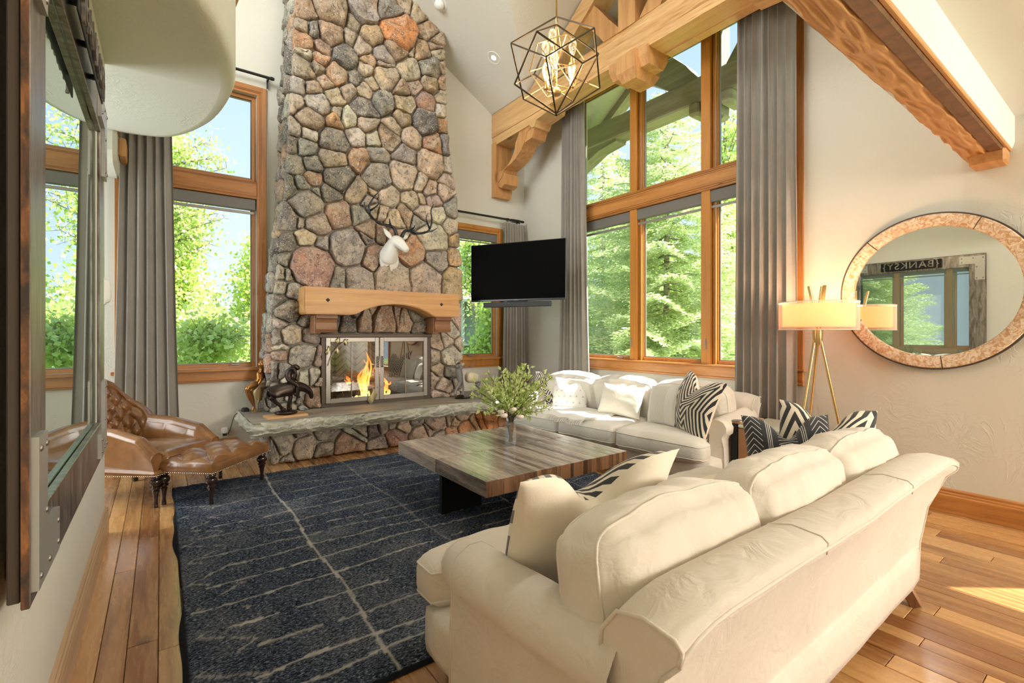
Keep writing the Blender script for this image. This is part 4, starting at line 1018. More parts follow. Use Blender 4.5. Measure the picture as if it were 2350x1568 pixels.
# geometric woven maze: black stripes that bend at angles on cream
def maze(name, n=7, dark=(.025, .025, .028), light=(.80, .72, .58), k=.5, duty=.52, swap=False):
    t = NT(name); uvn = t.n('TexCoord').outputs['UV']; s = t.n('SeparateXYZ', {0: uvn}); u, v = s.outputs[0], s.outputs[1]
    if swap: u, v = v, u
    tri = t.math('PINGPONG', t.math('MULTIPLY', u, 1.0), .5)             # 0 at sides, .5 at centre
    bend = t.math('MINIMUM', t.math('MAXIMUM', t.math('SUBTRACT', t.math('MULTIPLY', tri, 1.7), .22), 0.0), .42)
    w = t.math('ADD', t.math('MULTIPLY', v, 1.0), t.math('MULTIPLY', bend, k * 2))
    # concentric part: distance from a slanted spine
    d2 = t.math('ABSOLUTE', t.math('SUBTRACT', t.math('ADD', u, t.math('MULTIPLY', t.math('PINGPONG', t.math('MULTIPLY', v, 2.2), 1.0), .16)), .55))
    a = t.math('MAXIMUM', t.math('MULTIPLY', d2, 1.0), t.math('SUBTRACT', t.math('MULTIPLY', v, .8), t.math('MULTIPLY', d2, .9)))
    ww = t.math('ADD', t.math('MULTIPLY', a, 1.15), t.math('MULTIPLY', w, .0))
    st = t.math('FRACT', t.math('MULTIPLY', ww, float(n) * 1.6))
    m = t.math('LESS_THAN', st, duty)
    nz = t.noise(t.coord('Object'), 300, 2, .5)
    t.p(Base_Color=t.mix(m, light, dark), Roughness=.9, Sheen_Weight=.3); t.bump(nz, .3, .002); M[name] = t.m
maze('maze_black', 7.5); maze('maze_wide', 5.2, duty=.5); maze('maze_big', 7.6, duty=.52); maze('maze_brown', 8.5, (.07, .055, .045), (.82, .78, .70))
# mud-cloth: white chevron rows and triple lines on black
t = NT('mudcloth'); uvn = t.n('TexCoord').outputs['UV']; s = t.n('SeparateXYZ', {0: uvn}); u, v = s.outputs[0], s.outputs[1]
row = t.math('FRACT', t.math('ADD', t.math('MULTIPLY', u, 2.6), .1))
du = t.math('ABSOLUTE', t.math('SUBTRACT', row, .36))
ch = t.math('LESS_THAN', t.math('FRACT', t.math('ADD', t.math('MULTIPLY', v, 13.0), t.math('MULTIPLY', du, 5.5))), .13)
inn = t.math('LESS_THAN', du, .27)
tl = t.math('LESS_THAN', t.math('FRACT', t.math('MULTIPLY', row, 18.0)), .32); band = t.math('MULTIPLY', t.math('GREATER_THAN', row, .78), t.math('LESS_THAN', row, .945))
w_ = t.math('MAXIMUM', t.math('MULTIPLY', ch, inn), t.math('MULTIPLY', tl, band))
t.p(Base_Color=t.mix(w_, (.022, .024, .028), (.72, .70, .64)), Roughness=.9, Sheen_Weight=.3); t.bump(t.noise(t.coord('Object'), 300, 2), .3, .002); M['mudcloth'] = t.m
# small block print of bees on white
t = NT('print_white'); uvn = t.n('TexCoord').outputs['UV']; mp = t.n('Mapping', {0: uvn, 'Scale': (6, 6, 1)}).outputs[0]; s = t.n('SeparateXYZ', {0: mp})
ro = t.math('MULTIPLY', t.math('FLOOR', s.outputs[1]), .5); fx = t.math('SUBTRACT', t.math('FRACT', t.math('ADD', s.outputs[0], ro)), .5); fy = t.math('SUBTRACT', t.math('FRACT', s.outputs[1]), .5)
tri = t.math('ADD', t.math('MULTIPLY', t.math('ABSOLUTE', fx), 2.0), fy); body = t.math('MULTIPLY', t.math('LESS_THAN', tri, .16), t.math('GREATER_THAN', fy, -.17)); bars = t.math('GREATER_THAN', t.math('FRACT', t.math('MULTIPLY', tri, 7.0)), .45)
t.p(Base_Color=t.mix(t.math('MULTIPLY', body, bars), (.86, .85, .81), (.30, .29, .27)), Roughness=.9, Sheen_Weight=.3); M['print_white'] = t.m
# light grey with a column of gold stitches
t = NT('stitch_grey'); uvn = t.n('TexCoord').outputs['UV']; s = t.n('SeparateXYZ', {0: uvn}); cu = t.math('ABSOLUTE', t.math('SUBTRACT', s.outputs[0], .5))
w1_ = t.math('LESS_THAN', t.math('FRACT', t.math('MULTIPLY', s.outputs[0], 26.0)), .3); w2_ = t.math('GREATER_THAN', t.math('FRACT', t.math('ADD', t.math('MULTIPLY', s.outputs[1], 34.0), t.math('MULTIPLY', t.math('FLOOR', t.math('MULTIPLY', s.outputs[0], 26.0)), .5))), .35)
inb = t.math('LESS_THAN', cu, .27); t.p(Base_Color=t.mix(t.math('MULTIPLY', t.math('MULTIPLY', w1_, w2_), inb), (.74, .72, .66), (.47, .37, .20)), Roughness=.8); M['stitch_grey'] = t.m
mc = M['pillow_cream']; pa = pillow
# near sofa
pa('throw_pillow', 'big cream pillow with black maze-stripe front, nearest the camera on the foreground sofa', (.66, .58), .24, set_tf(81, 20, -3, (1.25, 1.25, .705)), [M['maze_big'], mc], chop=.17, seed=1, N=34, curl=.05)
pa('throw_pillow', 'black mudcloth pillow with white chevrons beside the glass end table', .45, .19, set_tf(212, 14, 4, (2.86, 1.25, .715)), [M['mudcloth'], M['mudcloth']], chop=.13, seed=2, N=26)
pa('throw_pillow', 'black and cream maze-striped pillow at the far end of the foreground sofa', .48, .19, set_tf(205, 16, -4, (3.02, 1.13, .765)), [M['maze_wide'], M['maze_wide']], chop=.15, seed=3, N=26)
pa('throw_pillow', 'plain pale cream pillow lying low in the middle of the foreground sofa', (.52, .36), .15, set_tf(80, 22, 0, (1.85, 1.10, .67)), [mc, mc], seed=4)
# window sofa
def pl(px, py, x): return tuple(on(px, py, x=x))
pa('throw_pillow', 'brown and white maze-striped pillow at the far end of the window sofa', .50, .17, set_tf(208, 14, 4, pl(1265, 893, 4.12)), [M['maze_brown'], mc], chop=.12, seed=5)
pa('throw_pillow', 'white pillow printed with small grey motifs on the window sofa', .46, .17, set_tf(205, 20, 3, pl(1308, 905, 4.02)), [M['print_white'], M['print_white']], chop=.10, seed=6)
pa('throw_pillow', 'oblong oatmeal linen pillow in the middle of the window sofa', (.50, .34), .15, set_tf(196, 22, -4, pl(1425, 920, 4.02)), [M['linen_light'], M['linen_light']], seed=7)
pa('throw_pillow', 'light grey pillow with gold stitch columns on the window sofa', .40, .16, set_tf(165, 14, 6, pl(1521, 930, 4.02)), [M['stitch_grey'], M['linen_light']], chop=.0, seed=8)
pa('throw_pillow', 'tall black and cream maze-striped pillow against the near arm of the window sofa', .58, .19, set_tf(158, 14, -8, pl(1592, 930, 3.98)), [M['maze_black'], mc], chop=.13, seed=9)
pa('throw_pillow', 'small cream pillow corner peeping out behind the gold-stitched pillow', .40, .13, set_tf(185, 14, 10, pl(1535, 920, 4.2)), [M['linen_light'], M['linen_light']], chop=.08, seed=10)
# fringed throws: one on the window sofa's seat, one on the near sofa
def throw(name, label, x0, x1, y0, y1, z, drop, axis, seed):
    V = Vector; b = B(); q = thing(name, label, 'throw', ((x0 + x1) / 2, (y0 + y1) / 2, z))
    def f(u, v):
        x = lerp(x0, x1, u); y = lerp(y0, y1, v); n = noise.noise(V((x * 7, y * 7, seed)))
        return V((x + .02 * n, y + .02 * noise.noise(V((x * 5, y * 5, seed + 2))), z + .012 + .016 * n - drop * max(0, (.10 - u) / .10) ** 2))
    b.grid(26, 26, f); b.build('cloth', M['fringe_white'], q, smooth=True)
    b = B()
    for k in range(110):
        v = (k + .5) / 110; p = f(0, v); b.tube([p, p + V((-.02, .005 * sin(k), -.012)), p + V((-.045 + .008 * sin(k * 2.3), .012 * sin(k * 1.7), -.045))], .0025, 3)
    for k in range(80):
        u = (k + .5) / 80; p = f(u, 0); b.tube([p, p + V((.004 * sin(k), -.03, .002)), p + V((.01 * sin(k * 1.3), -.06, -.006))], .0025, 3)
    tag(b.build('fringe', M['fringe_white'], q), kind='stuff')
throw('throw_blanket', 'white fringed throw spread on the window sofa seat', 3.52, 4.05, 3.55, 4.35, .507, .03, 'x', 3)
throw('throw_blanket', 'small white fringed throw tucked in the middle of the foreground sofa', 1.98, 2.25, 1.0, 1.3, .515, .0, 'x', 5)
# ============================================================ RUG, TABLE, CHAIR
V = Vector
rx0, rx1, ry0, ry1 = .078, 3.48, 1.835, 5.25
rg = thing('area_rug', 'navy hand-knotted shag rug with thin irregular cream lines', 'rug', ((rx0 + rx1) / 2, (ry0 + ry1) / 2, 0))
nx, ny = 300, 300
gx, gy = np.meshgrid(np.linspace(rx0, rx1, nx + 1), np.linspace(ry0, ry1, ny + 1))
rs = np.random.RandomState(4)
h = rs.rand(ny + 1, nx + 1); h = (h + np.roll(h, 1, 1) + np.roll(h, -1, 1)) / 3
z = .014 + .016 * h
ed = np.minimum(np.minimum(gx - rx0, rx1 - gx), np.minimum(gy - ry0, ry1 - gy)); z = np.where(ed < .004, .003, z); z = np.where((ed >= .004) & (ed < .03), z * .8, z)
ex = .012 * np.sin(gy * 4.1 + 1) + .006 * np.sin(gy * 11); gxx = gx + ex * (gx < rx0 + .01)
lum = np.zeros_like(gx)
def smooth_noise(n, sx, sy):
    a = rs.rand(sy + 2, sx + 2); yy = np.linspace(0, sy, ny + 1); xx = np.linspace(0, sx, nx + 1)
    yi = yy.astype(int); xi = xx.astype(int); fy = (yy - yi)[:, None]; fx = (xx - xi)[None, :]; fy = fy * fy * (3 - 2 * fy); fx = fx * fx * (3 - 2 * fx)
    return a[yi][:, xi] * (1 - fy) * (1 - fx) + a[yi][:, xi + 1] * (1 - fy) * fx + a[yi + 1][:, xi] * fy * (1 - fx) + a[yi + 1][:, xi + 1] * fy * fx
w1n, w2n = smooth_noise(0, 24, 20), smooth_noise(0, 60, 60)
for k, (yl, st, a0, a1) in enumerate([(1.98, .9, .4, 3.4), (2.13, 1, .3, 1.6), (2.36, .8, .35, 3.4), (2.60, 1, .25, 3.4), (2.845, 1, .12, 3.4), (3.06, 1, .2, 3.4), (3.26, .7, .3, 3.4), (3.45, .55, .2, 2.3), (3.62, .6, .6, 3.4), (3.83, .45, .2, 2.0), (4.02, .6, .3, 3.4), (4.25, .4, .3, 3.4), (4.46, .5, .2, 2.5), (4.68, .35, .9, 3.4), (4.88, .45, .3, 3.4), (5.07, .3, .6, 3.4)]):
    c = yl + .030 * np.sin(gx * 2.1 + k) + .020 * (smooth_noise(0, 14, 2) - .5) * 2; d = np.abs(gy - c)
    lum = np.maximum(lum, st * (d < .0075) * (gx > a0) * (gx < a1) * (.55 + .6 * w1n > .62) * (.6 + .4 * w2n))
for xl, st in ((.80, 1), (1.55, .35), (2.3, .8), (3.05, .5)):
    c = xl + .012 * np.sin(gy * 5 + xl); lum = np.maximum(lum, st * (np.abs(gx - c) < .0075) * (.5 + .5 * w2n))
for y0, y1, xa, xb in [(2.0 + i * .29, 2.0 + i * .29 + .14, .12, .36) for i in range(9)]:
    for (ya, yb) in ((y0, y1), (y1 + .15, y1)):
        t_ = (gy - ya) / (yb - ya); c = xa + (xb - xa) * t_ + .01 * np.sin(gy * 30); lum = np.maximum(lum, .5 * (np.abs(gx - c) < .011) * (w2n > .3) * (t_ > 0) * (t_ < 1) * (w1n > .25))
b = B(); me = bpy.data.meshes.new('pile'); verts = np.stack([gxx, gy, z], -1).reshape(-1, 3) - np.array(rg.location)
idx = (np.arange(ny)[:, None] * (nx + 1) + np.arange(nx)[None, :]).ravel(); faces = np.stack([idx, idx + 1, idx + nx + 2, idx + nx + 1], -1)
me.vertices.add(len(verts)); me.vertices.foreach_set('co', verts.astype(np.float32).ravel()); me.loops.add(faces.size); me.loops.foreach_set('vertex_index', faces.astype(np.int32).ravel())
me.polygons.add(len(faces)); me.polygons.foreach_set('loop_start', np.arange(0, faces.size, 4, dtype=np.int32)); me.update(calc_edges=True); me.validate()
at = me.color_attributes.new('yarn', 'FLOAT_COLOR', 'POINT'); patch = .5 * smooth_noise(0, 9, 9) + .5 * smooth_noise(0, 22, 22)
cv = np.stack([lum, patch, ed < .02, np.ones_like(lum)], -1).astype(np.float32); at.data.foreach_set('color', cv.ravel())
t = NT('rug_pile'); a = t.n('Attribute', attribute_name='yarn'); s = t.n('SeparateColor', {0: a.outputs['Color']})
f1 = t.noise(t.coord('Object', (38, 110, 60)), 1.7, 4, .75); f2 = t.noise(t.coord('Object'), 3.0, 3, .5)
base = t.ramp(f1, [(.38, (.006, .009, .016)), (.49, (.032, .044, .072)), (.57, (.14, .17, .23)), (.67, (.46, .49, .54))])
base = t.mix(t.ramp(s.outputs[1], [(.45, 0.0), (.8, .5)]), base, t.ramp(f1, [(.4, (.03, .04, .06)), (.6, (.40, .42, .46))]))
base = t.mix(t.math('MULTIPLY', s.outputs[0], .9), base, (.72, .69, .62)); base = t.mix(s.outputs[2], base, (.02, .022, .028))
t.p(Base_Color=base, Roughness=1.0); t.set(t.b.inputs['Specular IOR Level'], .1); t.bump(f1, .8, .02); M['rug_pile'] = t.m
me.materials.append(t.m); o = bpy.data.objects.new('pile', me); COL.objects.link(o); o.parent = rg; tag(o, kind='stuff')
B().bb(rx0 + .01, rx1 - .01, ry0 + .01, ry1 - .01, .0006, .008, 0).build('backing', M['black_matte'], rg)

tbl = thing('coffee_table', 'large square reclaimed-plank coffee table on black steel slab legs', 'coffee table', (2.35, 3.26, .02))
tx0, tx1, ty0, ty1, tz0, tz1 = 1.675, 3.03, 2.56, 3.965, .343, .45
for (ya, yb) in ((ty0, 3.252), (3.262, ty1)):
    x = tx0
    while x < tx1 - .01:
        w = min(rnd(.030, .058), tx1 - x)
        if tx1 - x - w < .02: w = tx1 - x
        e = rnd(0, .0012); b = B().bb(x + .0006, x + w - .0006, ya, yb, tz0, tz1 - e, .0018)
        o = b.build('plank', [M['barn_wood'], M['barn_end']], tbl)
        for p_ in o.data.polygons:
            if abs(p_.normal.y) > .9: p_.material_index = 1
        x += w
for xa, xb in ((1.716, 2.075), (2.63, 2.99)): B().bb(xa, xb, 3.235, 3.275, .021, tz0, .002).build('leg', M['black_steel'], tbl)
B().bb(tx0 + .06, tx1 - .06, 3.16, 3.35, tz0 - .012, tz0 - .0005, .001).build('crossbar', M['black_steel'], tbl)

# turned leg shared profile
TL = [(.0, 0), (.016, .0), (.019, .012), (.016, .03), (.014, .06), (.020, .115), (.028, .140), (.020, .148), (.034, .158), (.036, .170), (.026, .178), (.040, .192), (.046, .210), (.040, .230), (.024, .240), (.034, .250), (.034, .262), (.026, .275)]
def turned(name, par, x, y, h=.275, z0=0.0):
    b = B(); b.lathe([(r, z0 + z / .275 * h) for r, z in TL], (x, y, 0), 16); return b.build(name, M['turned_wood'], par, smooth=40, world=False)
def tuft(U, W_):
    a = (U + W_) / 2; c = (U - W_) / 2; return (abs(sin(pi * a)) ** .55) * (abs(sin(pi * c)) ** .55)
def nails(par, pts, r=.0055, sp=.018):
    b = B(); acc = 0
    for i in range(len(pts) - 1):
        a, c = V(pts[i]), V(pts[i + 1]); L = (c - a).length; d = sp - acc
        while d < L: b.ico(a.lerp(c, d / L), r, 1); d += sp
        acc = (acc + L) % sp
    o = b.build('nailheads', M['nailhead'], par, smooth=True, world=False); tag(o, kind='stuff')
ot = thing('ottoman', 'tufted tan leather ottoman with brass nailheads on dark turned legs', 'ottoman', (.392, 4.93, 0), radians(47.6))
OL, OW = .74, .50
b = B()
def otop(u, v):
    x = (u - .5) * OL; y = (v - .5) * OW; e = min(u, 1 - u, (v) * OW / OL, (1 - v) * OW / OL) * OL
    k = min(1, e / .05); crown = .042 * (1 - (2 * u - 1) ** 4) * (1 - (2 * v - 1) ** 4)
    tf = tuft(u * 6, v * 4) * .030 * min(1, e / .06) ; return V((x, y, .352 + .022 * k ** .5 + crown + tf - .026 * min(1, e / .06)))
b.grid(96, 66, otop)
def oside(u, v):
    s = u * 4; i = int(min(s, 3.999)); t = s - i; c = [(-1, -1), (1, -1), (1, 1), (-1, 1), (-1, -1)]; x = lerp(c[i][0], c[i + 1][0], t) * OL / 2; y = lerp(c[i][1], c[i + 1][1], t) * OW / 2
    bulge = .010 * sin(v * pi) * (1 - abs(2 * t - 1) ** 6); n_ = [(0, -1), (1, 0), (0, 1), (-1, 0)][i]
    pl_ = .004 * abs(sin(pi * t * (4 if i % 2 == 0 else 3))) ** .3 * v
    return V((x + n_[0] * (bulge + pl_), y + n_[1] * (bulge + pl_), lerp(.272, .352, v)))
b.grid(96, 8, oside); b.add([(-OL / 2, -OW / 2, .272), (OL / 2, -OW / 2, .272), (OL / 2, OW / 2, .272), (-OL / 2, OW / 2, .272)], [(0, 1, 2, 3)])
b.build('cushion', M['leather'], ot, smooth=55, world=False)
q = .014
nails(ot, [(-OL / 2 - q, -OW / 2 - q, .282), (OL / 2 + q, -OW / 2 - q, .282), (OL / 2 + q, OW / 2 + q, .282), (-OL / 2 - q, OW / 2 + q, .282), (-OL / 2 - q, -OW / 2 - q, .282)])
for sx in (-1, 1):
    for sy in (-1, 1):
        rugz = .02 if (sx > 0 or sy < 0) and not (sx < 0 and sy < 0) else 0
        turned('leg', ot, sx * (OL / 2 - .045), sy * (OW / 2 - .04), .272 - rugz, rugz)
ch = thing('armchair', 'deep-buttoned tan leather armchair by the grey curtain', 'armchair', (-.10, 5.27, 0), radians(46))
path = catmull([(-.33, -.40, 0), (-.32, -.12, 0), (-.30, .12, 0), (-.26, .32, 0), (-.14, .42, 0), (0, .44, 0), (.14, .42, 0), (.26, .32, 0), (.30, .12, 0), (.32, -.12, 0), (.33, -.40, 0)], 10)
def pathp(u):
    k = u * (len(path) - 1); i = min(int(k), len(path) - 2); return path[i].lerp(path[i + 1], k - i)
def toph(u): return interp(u, [0, .05, .14, .25, .34, .40, .45, .55, .60, .66, .75, .86, .95, 1], [.42, .54, .595, .62, .76, .92, .99, .99, .92, .76, .62, .595, .54, .42])
def chairf(u, v):
    p = pathp(u); p2 = pathp(min(1, u + .01)); p1 = pathp(max(0, u - .01)); tn = (p2 - p1).normalized(); nrm = V((tn.y, -tn.x, 0))   # outward
    if nrm.dot(V((p.x, p.y - .0, 0))) < 0: nrm = -nrm
    H = toph(u); bk = min(1, max(0, (.25 - abs(u - .5)) / .10)); lean = .16 * bk
    if v < .5:
        t_ = v / .5; zz = lerp(.36, H - .03, t_); off = -.075 + lean * t_ ** 1.3 - .03 * sin(pi * t_)
        tf = tuft(u * 22, (zz - .36) * 13.5) * .055 * bk * min(1, (1 - t_) * 5 + .15) + (1 - bk) * .006 * abs(sin(u * 34)) ** .4
        off -= tf - .022 * bk
    elif v < .68:
        a = (v - .5) / .18 * pi; r = .055; zz = H - .03 + r * sin(a) * .9; off = lean - .075 + r * (1 - cos(a)) - .006 * bk * abs(cos(u * 22 * pi / 2)) ** 3
    else:
        t_ = (v - .68) / .32; zz = lerp(H - .03, .265 - .035 * max(0, abs(u - .5) * 2 - .0) * 0, t_); off = lerp(lean + .035, -.0, t_ ** .7)
    return V((p.x, p.y, 0)) + nrm * off + V((0, 0, zz))
b = B(); b.grid(240, 64, chairf)
for u in (0, 1): b.add([chairf(u, j / 32) for j in range(33)], [tuple(range(33))])
b.build('back', M['leather'], ch, smooth=60, world=False)
b, f = soft_box(.54, .70, .16, (26, 26, 6), (.0, .012, .03), .05, .006, 9)
def seatp(p): return V(p) + V((0, -.09, .265))
b.v = [tuple(seatp(p)) for p in b.v]; b.build('seat', M['leather'], ch, smooth=True, world=False)
pb = B(); pb.tube([seatp(p) for p in seam_loop(f, 'z', .6)], .005, 6, closed=True)
pb.tube([chairf(0, j / 40) + V((0, -.004, 0)) for j in range(2, 40)], .005, 6); pb.tube([chairf(1, j / 40) + V((0, -.004, 0)) for j in range(2, 40)], .005, 6)
pb.build('piping', M['leather'], ch, smooth=True, world=False)
b = B(); b.bb(-.35, .35, -.43, .40, .255, .30, .02); b.build('rail', M['leather'], ch, smooth=30, world=False)
nails(ch, [(-.36, .40, .235), (-.365, .0, .25), (-.36, -.437, .268), (.36, -.437, .268), (.365, 0, .25), (.36, .40, .235)])
for sx in (-1, 1):
    turned('leg', ch, sx * .30, -.38, .262); b = B(); b.bar((sx * .27, .34, .27), (sx * .29, .42, .001), .04, .04, .005); b.build('leg', M['turned_wood'], ch, world=False)

# ============================================================ CURTAINS
def curtain(name, label, a, c, z0, z1, pleats, amp, seed, mat='curtain_cloth', flare=.0, out=(0, -1), gather=.8, lining=None, bow=0.0):
    """pleated cloth between ground points a and c"""
    a, c = V((*a, 0)), V((*c, 0)); L = (c - a).length; d = (c - a) / L; nrm = V((out[0], out[1], 0)); mid = (a + c) / 2
    q = thing(name, label, 'curtain', (mid.x, mid.y, z0)); b = B(); nu = pleats * 14
    def f(u, v):
        z = lerp(z0, z1, v); top = max(0, (z - (z1 - .12)) / .12)
        w = 1 - (1 - gather) * min(1, max(0, (v - .1) / .9)) ** .8
        uu = (u - .5) * w + .5 + bow * (1 - v) ** 2
        ph = 2 * pi * pleats * (u + .010 * noise.noise(V((u * 6, v * 2, seed)))); A = amp * (.75 + .25 * noise.noise(V((u * 5, v * 1.5, seed + 3)))) * (1 - .45 * top)
        s = sin(ph); s = math.copysign(abs(s) ** .8, s) + .25 * sin(2 * ph + 1.3 * noise.noise(V((u * 9, 1, seed))) * 3) * (1 - top)
        p = a + d * (L * uu) + nrm * (A * (s + .9) + flare * (1 - v) ** 2 * 1.0) + d * (.25 * A * cos(ph * 1.0 + .6))
        return V((p.x, p.y, z))
    b.grid(nu, 26, f); o = b.build('cloth', M[mat], q, smooth=True)
    return q
def rod(name, label, a, c, r, z, ends, rings=(), br=(), wall=(0, 1)):
    q = thing(name, label, 'curtain rod', (a[0], a[1], z)); b = B(); b.tube([(a[0], a[1], z), (c[0], c[1], z)], r, 14); b.build('pole', M['rod_black'], q, smooth=40)
    A, C_ = V((a[0], a[1], z)), V((c[0], c[1], z)); d = (C_ - A).normalized()
    for e in ends:
        p = C_ if e > 0 else A; b = B(); b.tube([p - d * e * .01, p + d * e * .015], r * 1.35, 14); b.tube([p + d * e * .015, p + d * e * .03], r * 1.1, 14); b.build('finial', M['rod_black'], q, smooth=40)
    for t_ in br:
        p = A.lerp(C_, t_); w = V((wall[0], wall[1], 0)); b = B(); b.bar(p, p + w * .098, .018, .03, .003); b.bar(p + w * .094 + V((0, 0, .05)), p + w * .094 - V((0, 0, .09)), .03, .012, .003, up=(1, 0, 0)); b.build('bracket', M['rod_black'], q)
    for t_ in rings:
        p = A.lerp(C_, t_); x = d.orthogonal().normalized(); y = d.cross(x); b = B()
        b.tube([p + (x * cos(k * pi / 6) + y * sin(k * pi / 6)) * (r + .012) - V((0, 0, .008)) for k in range(12)], .004, 5, closed=True); b.build('ring', M['rod_black'], q, smooth=True)
    return q
curtain('curtain', 'grey floor-length curtain behind the leather armchair, left of the tall window', (-.40, 6.22), (.15, 6.22), .03, 4.30, 6, .045, 1.0, gather=.72, out=(0, -1))
rod('curtain_rod', 'black curtain rod above the left window with a square end cap', (-1.0, 6.28), (1.06, 6.28), .016, 4.43, (1,), br=(.985,))
curtain('curtain', 'grey curtain in the corner right of the chimney window, behind the television', (4.40, 6.28), (4.90, 6.28), .03, 3.19, 8, .030, 2.0, gather=.82)
rod('curtain_rod', 'black curtain rod with bunched rings above the window behind the television', (3.42, 6.29), (4.83, 6.29), .016, 3.245, (1,), rings=[.78, .80, .84, .862, .875, .89, .905, .92, .935, .95, .965], br=(.97,))
curtain('curtain', 'pale grey curtain at the left side of the great window', (4.80, 5.33), (4.80, 4.70), .04, 4.90, 7, .040, 3.0, gather=.62, out=(-1, 0), mat='curtain_cloth')
curtain('curtain', 'wide grey-brown curtain at the right side of the great window, beside the floor lamp', (4.80, 2.60), (4.80, 2.02), .04, 4.93, 7, .045, 4.0, gather=.96, out=(-1, 0), bow=-.02)
rod('curtain_rod', 'black curtain rod hidden above the great window behind the truss', (4.84, 5.6), (4.84, 1.9), .016, 4.98, (1, -1), br=(.05, .95), wall=(1, 0))

# ============================================================ LAMP, MIRROR, END TABLE
lx, ly = 4.47, 1.725
lp = thing('floor_lamp', 'brass tripod floor lamp with a wide peach drum shade', 'floor lamp', (lx, ly, 0))
hubz = 1.36; fwd = V((_F.x, _F.y, 0)); rt = V((_R.x, _R.y, 0))
for (a_r, a_f) in ((-.30, -.10), (.24, -.12), (.05, .30)):
    foot = V((lx, ly, .004)) + rt * a_r + fwd * a_f; hub = V((lx, ly, hubz)) + (rt * a_r + fwd * a_f) * .06; d = (hub - foot)
    side = (rt * a_f - fwd * a_r).normalized() * .018
    tip = foot + d * (1.80 / hubz) ; B().tube([foot, hub + side * .6, tip + side * 1.2], [.008, .012, .013], 10).build('leg', M['brass'], lp, smooth=50)
B().lathe([(.0, 1.30), (.030, 1.30), (.032, 1.31), (.038, 1.38), (.038, 1.425), (.0, 1.425)], (lx, ly, 0), 24).build('socket', M['brass'], lp, smooth=35)
t = NT('shade_cloth'); t.t.nodes.remove(t.b); df = t.n('BsdfDiffuse', {0: (.86, .52, .31)}); tl_ = t.n('BsdfTranslucent', {0: (.85, .40, .20)}); mx = t.n('MixShader', {0: .30, 1: df.outputs[0], 2: tl_.outputs[0]}); t.t.links.new(mx.outputs[0], t.out.inputs[0]); M['shade_cloth'] = t.m
t = NT('shade_sheer'); t.t.nodes.remove(t.b); df = t.n('BsdfDiffuse', {0: (.9, .86, .78)}); tl_ = t.n('BsdfTranslucent', {0: (.95, .85, .72)}); m1 = t.n('MixShader', {0: .5, 1: df.outputs[0], 2: tl_.outputs[0]}); tr_ = t.n('BsdfTransparent')
fa = t.n('LayerWeight', {'Blend': .35}).outputs['Facing']; mx = t.n('MixShader', {0: t.math('ADD', .22, t.math('MULTIPLY', fa, .6)), 1: tr_.outputs[0], 2: m1.outputs[0]}); t.t.links.new(mx.outputs[0], t.out.inputs[0]); M['shade_sheer'] = t.m
B().lathe([(.262, 1.448), (.262, 1.645)], (lx, ly, 0), 48).build('shade_lining', M['shade_cloth'], lp, smooth=True)
B().lathe([(.290, 1.43), (.290, 1.66)], (lx, ly, 0), 48).build('shade', M['shade_sheer'], lp, smooth=True)
for zz in (1.43, 1.66): B().tube([(lx + .29 * cos(k * pi / 24), ly + .29 * sin(k * pi / 24), zz) for k in range(48)], .0035, 6, closed=True).build('shade_ring', M['linen_light'], lp, smooth=True)
B().lathe([(.0, 1.455), (.258, 1.455)], (lx, ly, 0), 48).build('diffuser', M['shade_cloth'], lp, smooth=True)
B().ico((lx, ly, 1.53), .03, 2).build('bulb', NT('lamp_bulb').p(Base_Color=(0, 0, 0), Emission_Color=(1.0, .62, .34), Emission_Strength=14).m, lp, smooth=True)
for nm, zz, e in (('lamp_light', 1.60, 25),):
    d = bpy.data.lights.new(nm, 'POINT'); d.energy = e; d.color = (1.0, .62, .34); d.shadow_soft_size = .07
    o = bpy.data.objects.new(nm, d); COL.objects.link(o); o.location = (lx, ly, zz)

my, mz, mr = 1.09, 1.732, .615
mi = thing('round_mirror', 'large round wall mirror in a whitewashed carved wood ring frame', 'mirror', (XR - .03, my, mz))
def ringp(prof, a0, a1, n, name, mat, sm=35):
    b = B(); b.v = []; m_ = len(prof); n_ = n
    vs = [(XR - x, my + r * cos(lerp(a0, a1, k / n_)), mz + r * sin(lerp(a0, a1, k / n_))) for k in range(n_ + 1) for r, x in prof]
    fs = [(k * m_ + i, k * m_ + i + 1, (k + 1) * m_ + i + 1, (k + 1) * m_ + i) for k in range(n_) for i in range(m_ - 1)]
    if a1 - a0 < 6.2: fs += [tuple(range(m_)), tuple(n_ * m_ + i for i in range(m_))]
    b.add(vs, fs); return b.build(name, mat, mi, smooth=sm)
t = NT('whitewash'); v = t.coord('Object', (1, 1, 1)); n = t.noise(v, 26, 5, .65, 1.5); n2 = t.noise(v, 7, 3, .5)
t.p(Base_Color=t.mix(t.ramp(n, [(.40, 0.0), (.58, 1.0)]), (.52, .29, .13), t.mix(n2, (.70, .56, .38), (.84, .76, .62))), Roughness=.6); t.bump(n, .5, .006); M['whitewash'] = t.m
for k in range(5): ringp([(mr - .008, .0), (mr - .008, .052), (mr - .014, .058), (mr - .055, .060), (mr - .098, .052), (mr - .104, .044), (mr - .104, .0)], radians(-97 + 72 * k + .35), radians(-97 + 72 * (k + 1) - .35), 20, 'frame_segment', M['whitewash'])
ringp([(mr - .008, .0), (mr - .008, .050), (mr + .004, .050), (mr + .004, .0)], 0, 2 * pi, 90, 'rim_band', M['iron_brown'])
b = B(); b.add([(XR - .034, my, mz)] + [(XR - .034, my + (mr - .10) * cos(2 * pi * k / 90), mz + (mr - .10) * sin(2 * pi * k / 90)) for k in range(90)], [(0, k + 1, (k + 1) % 90 + 1) for k in range(90)]); b.build('mirror_glass', M['mirror_silver'], mi)

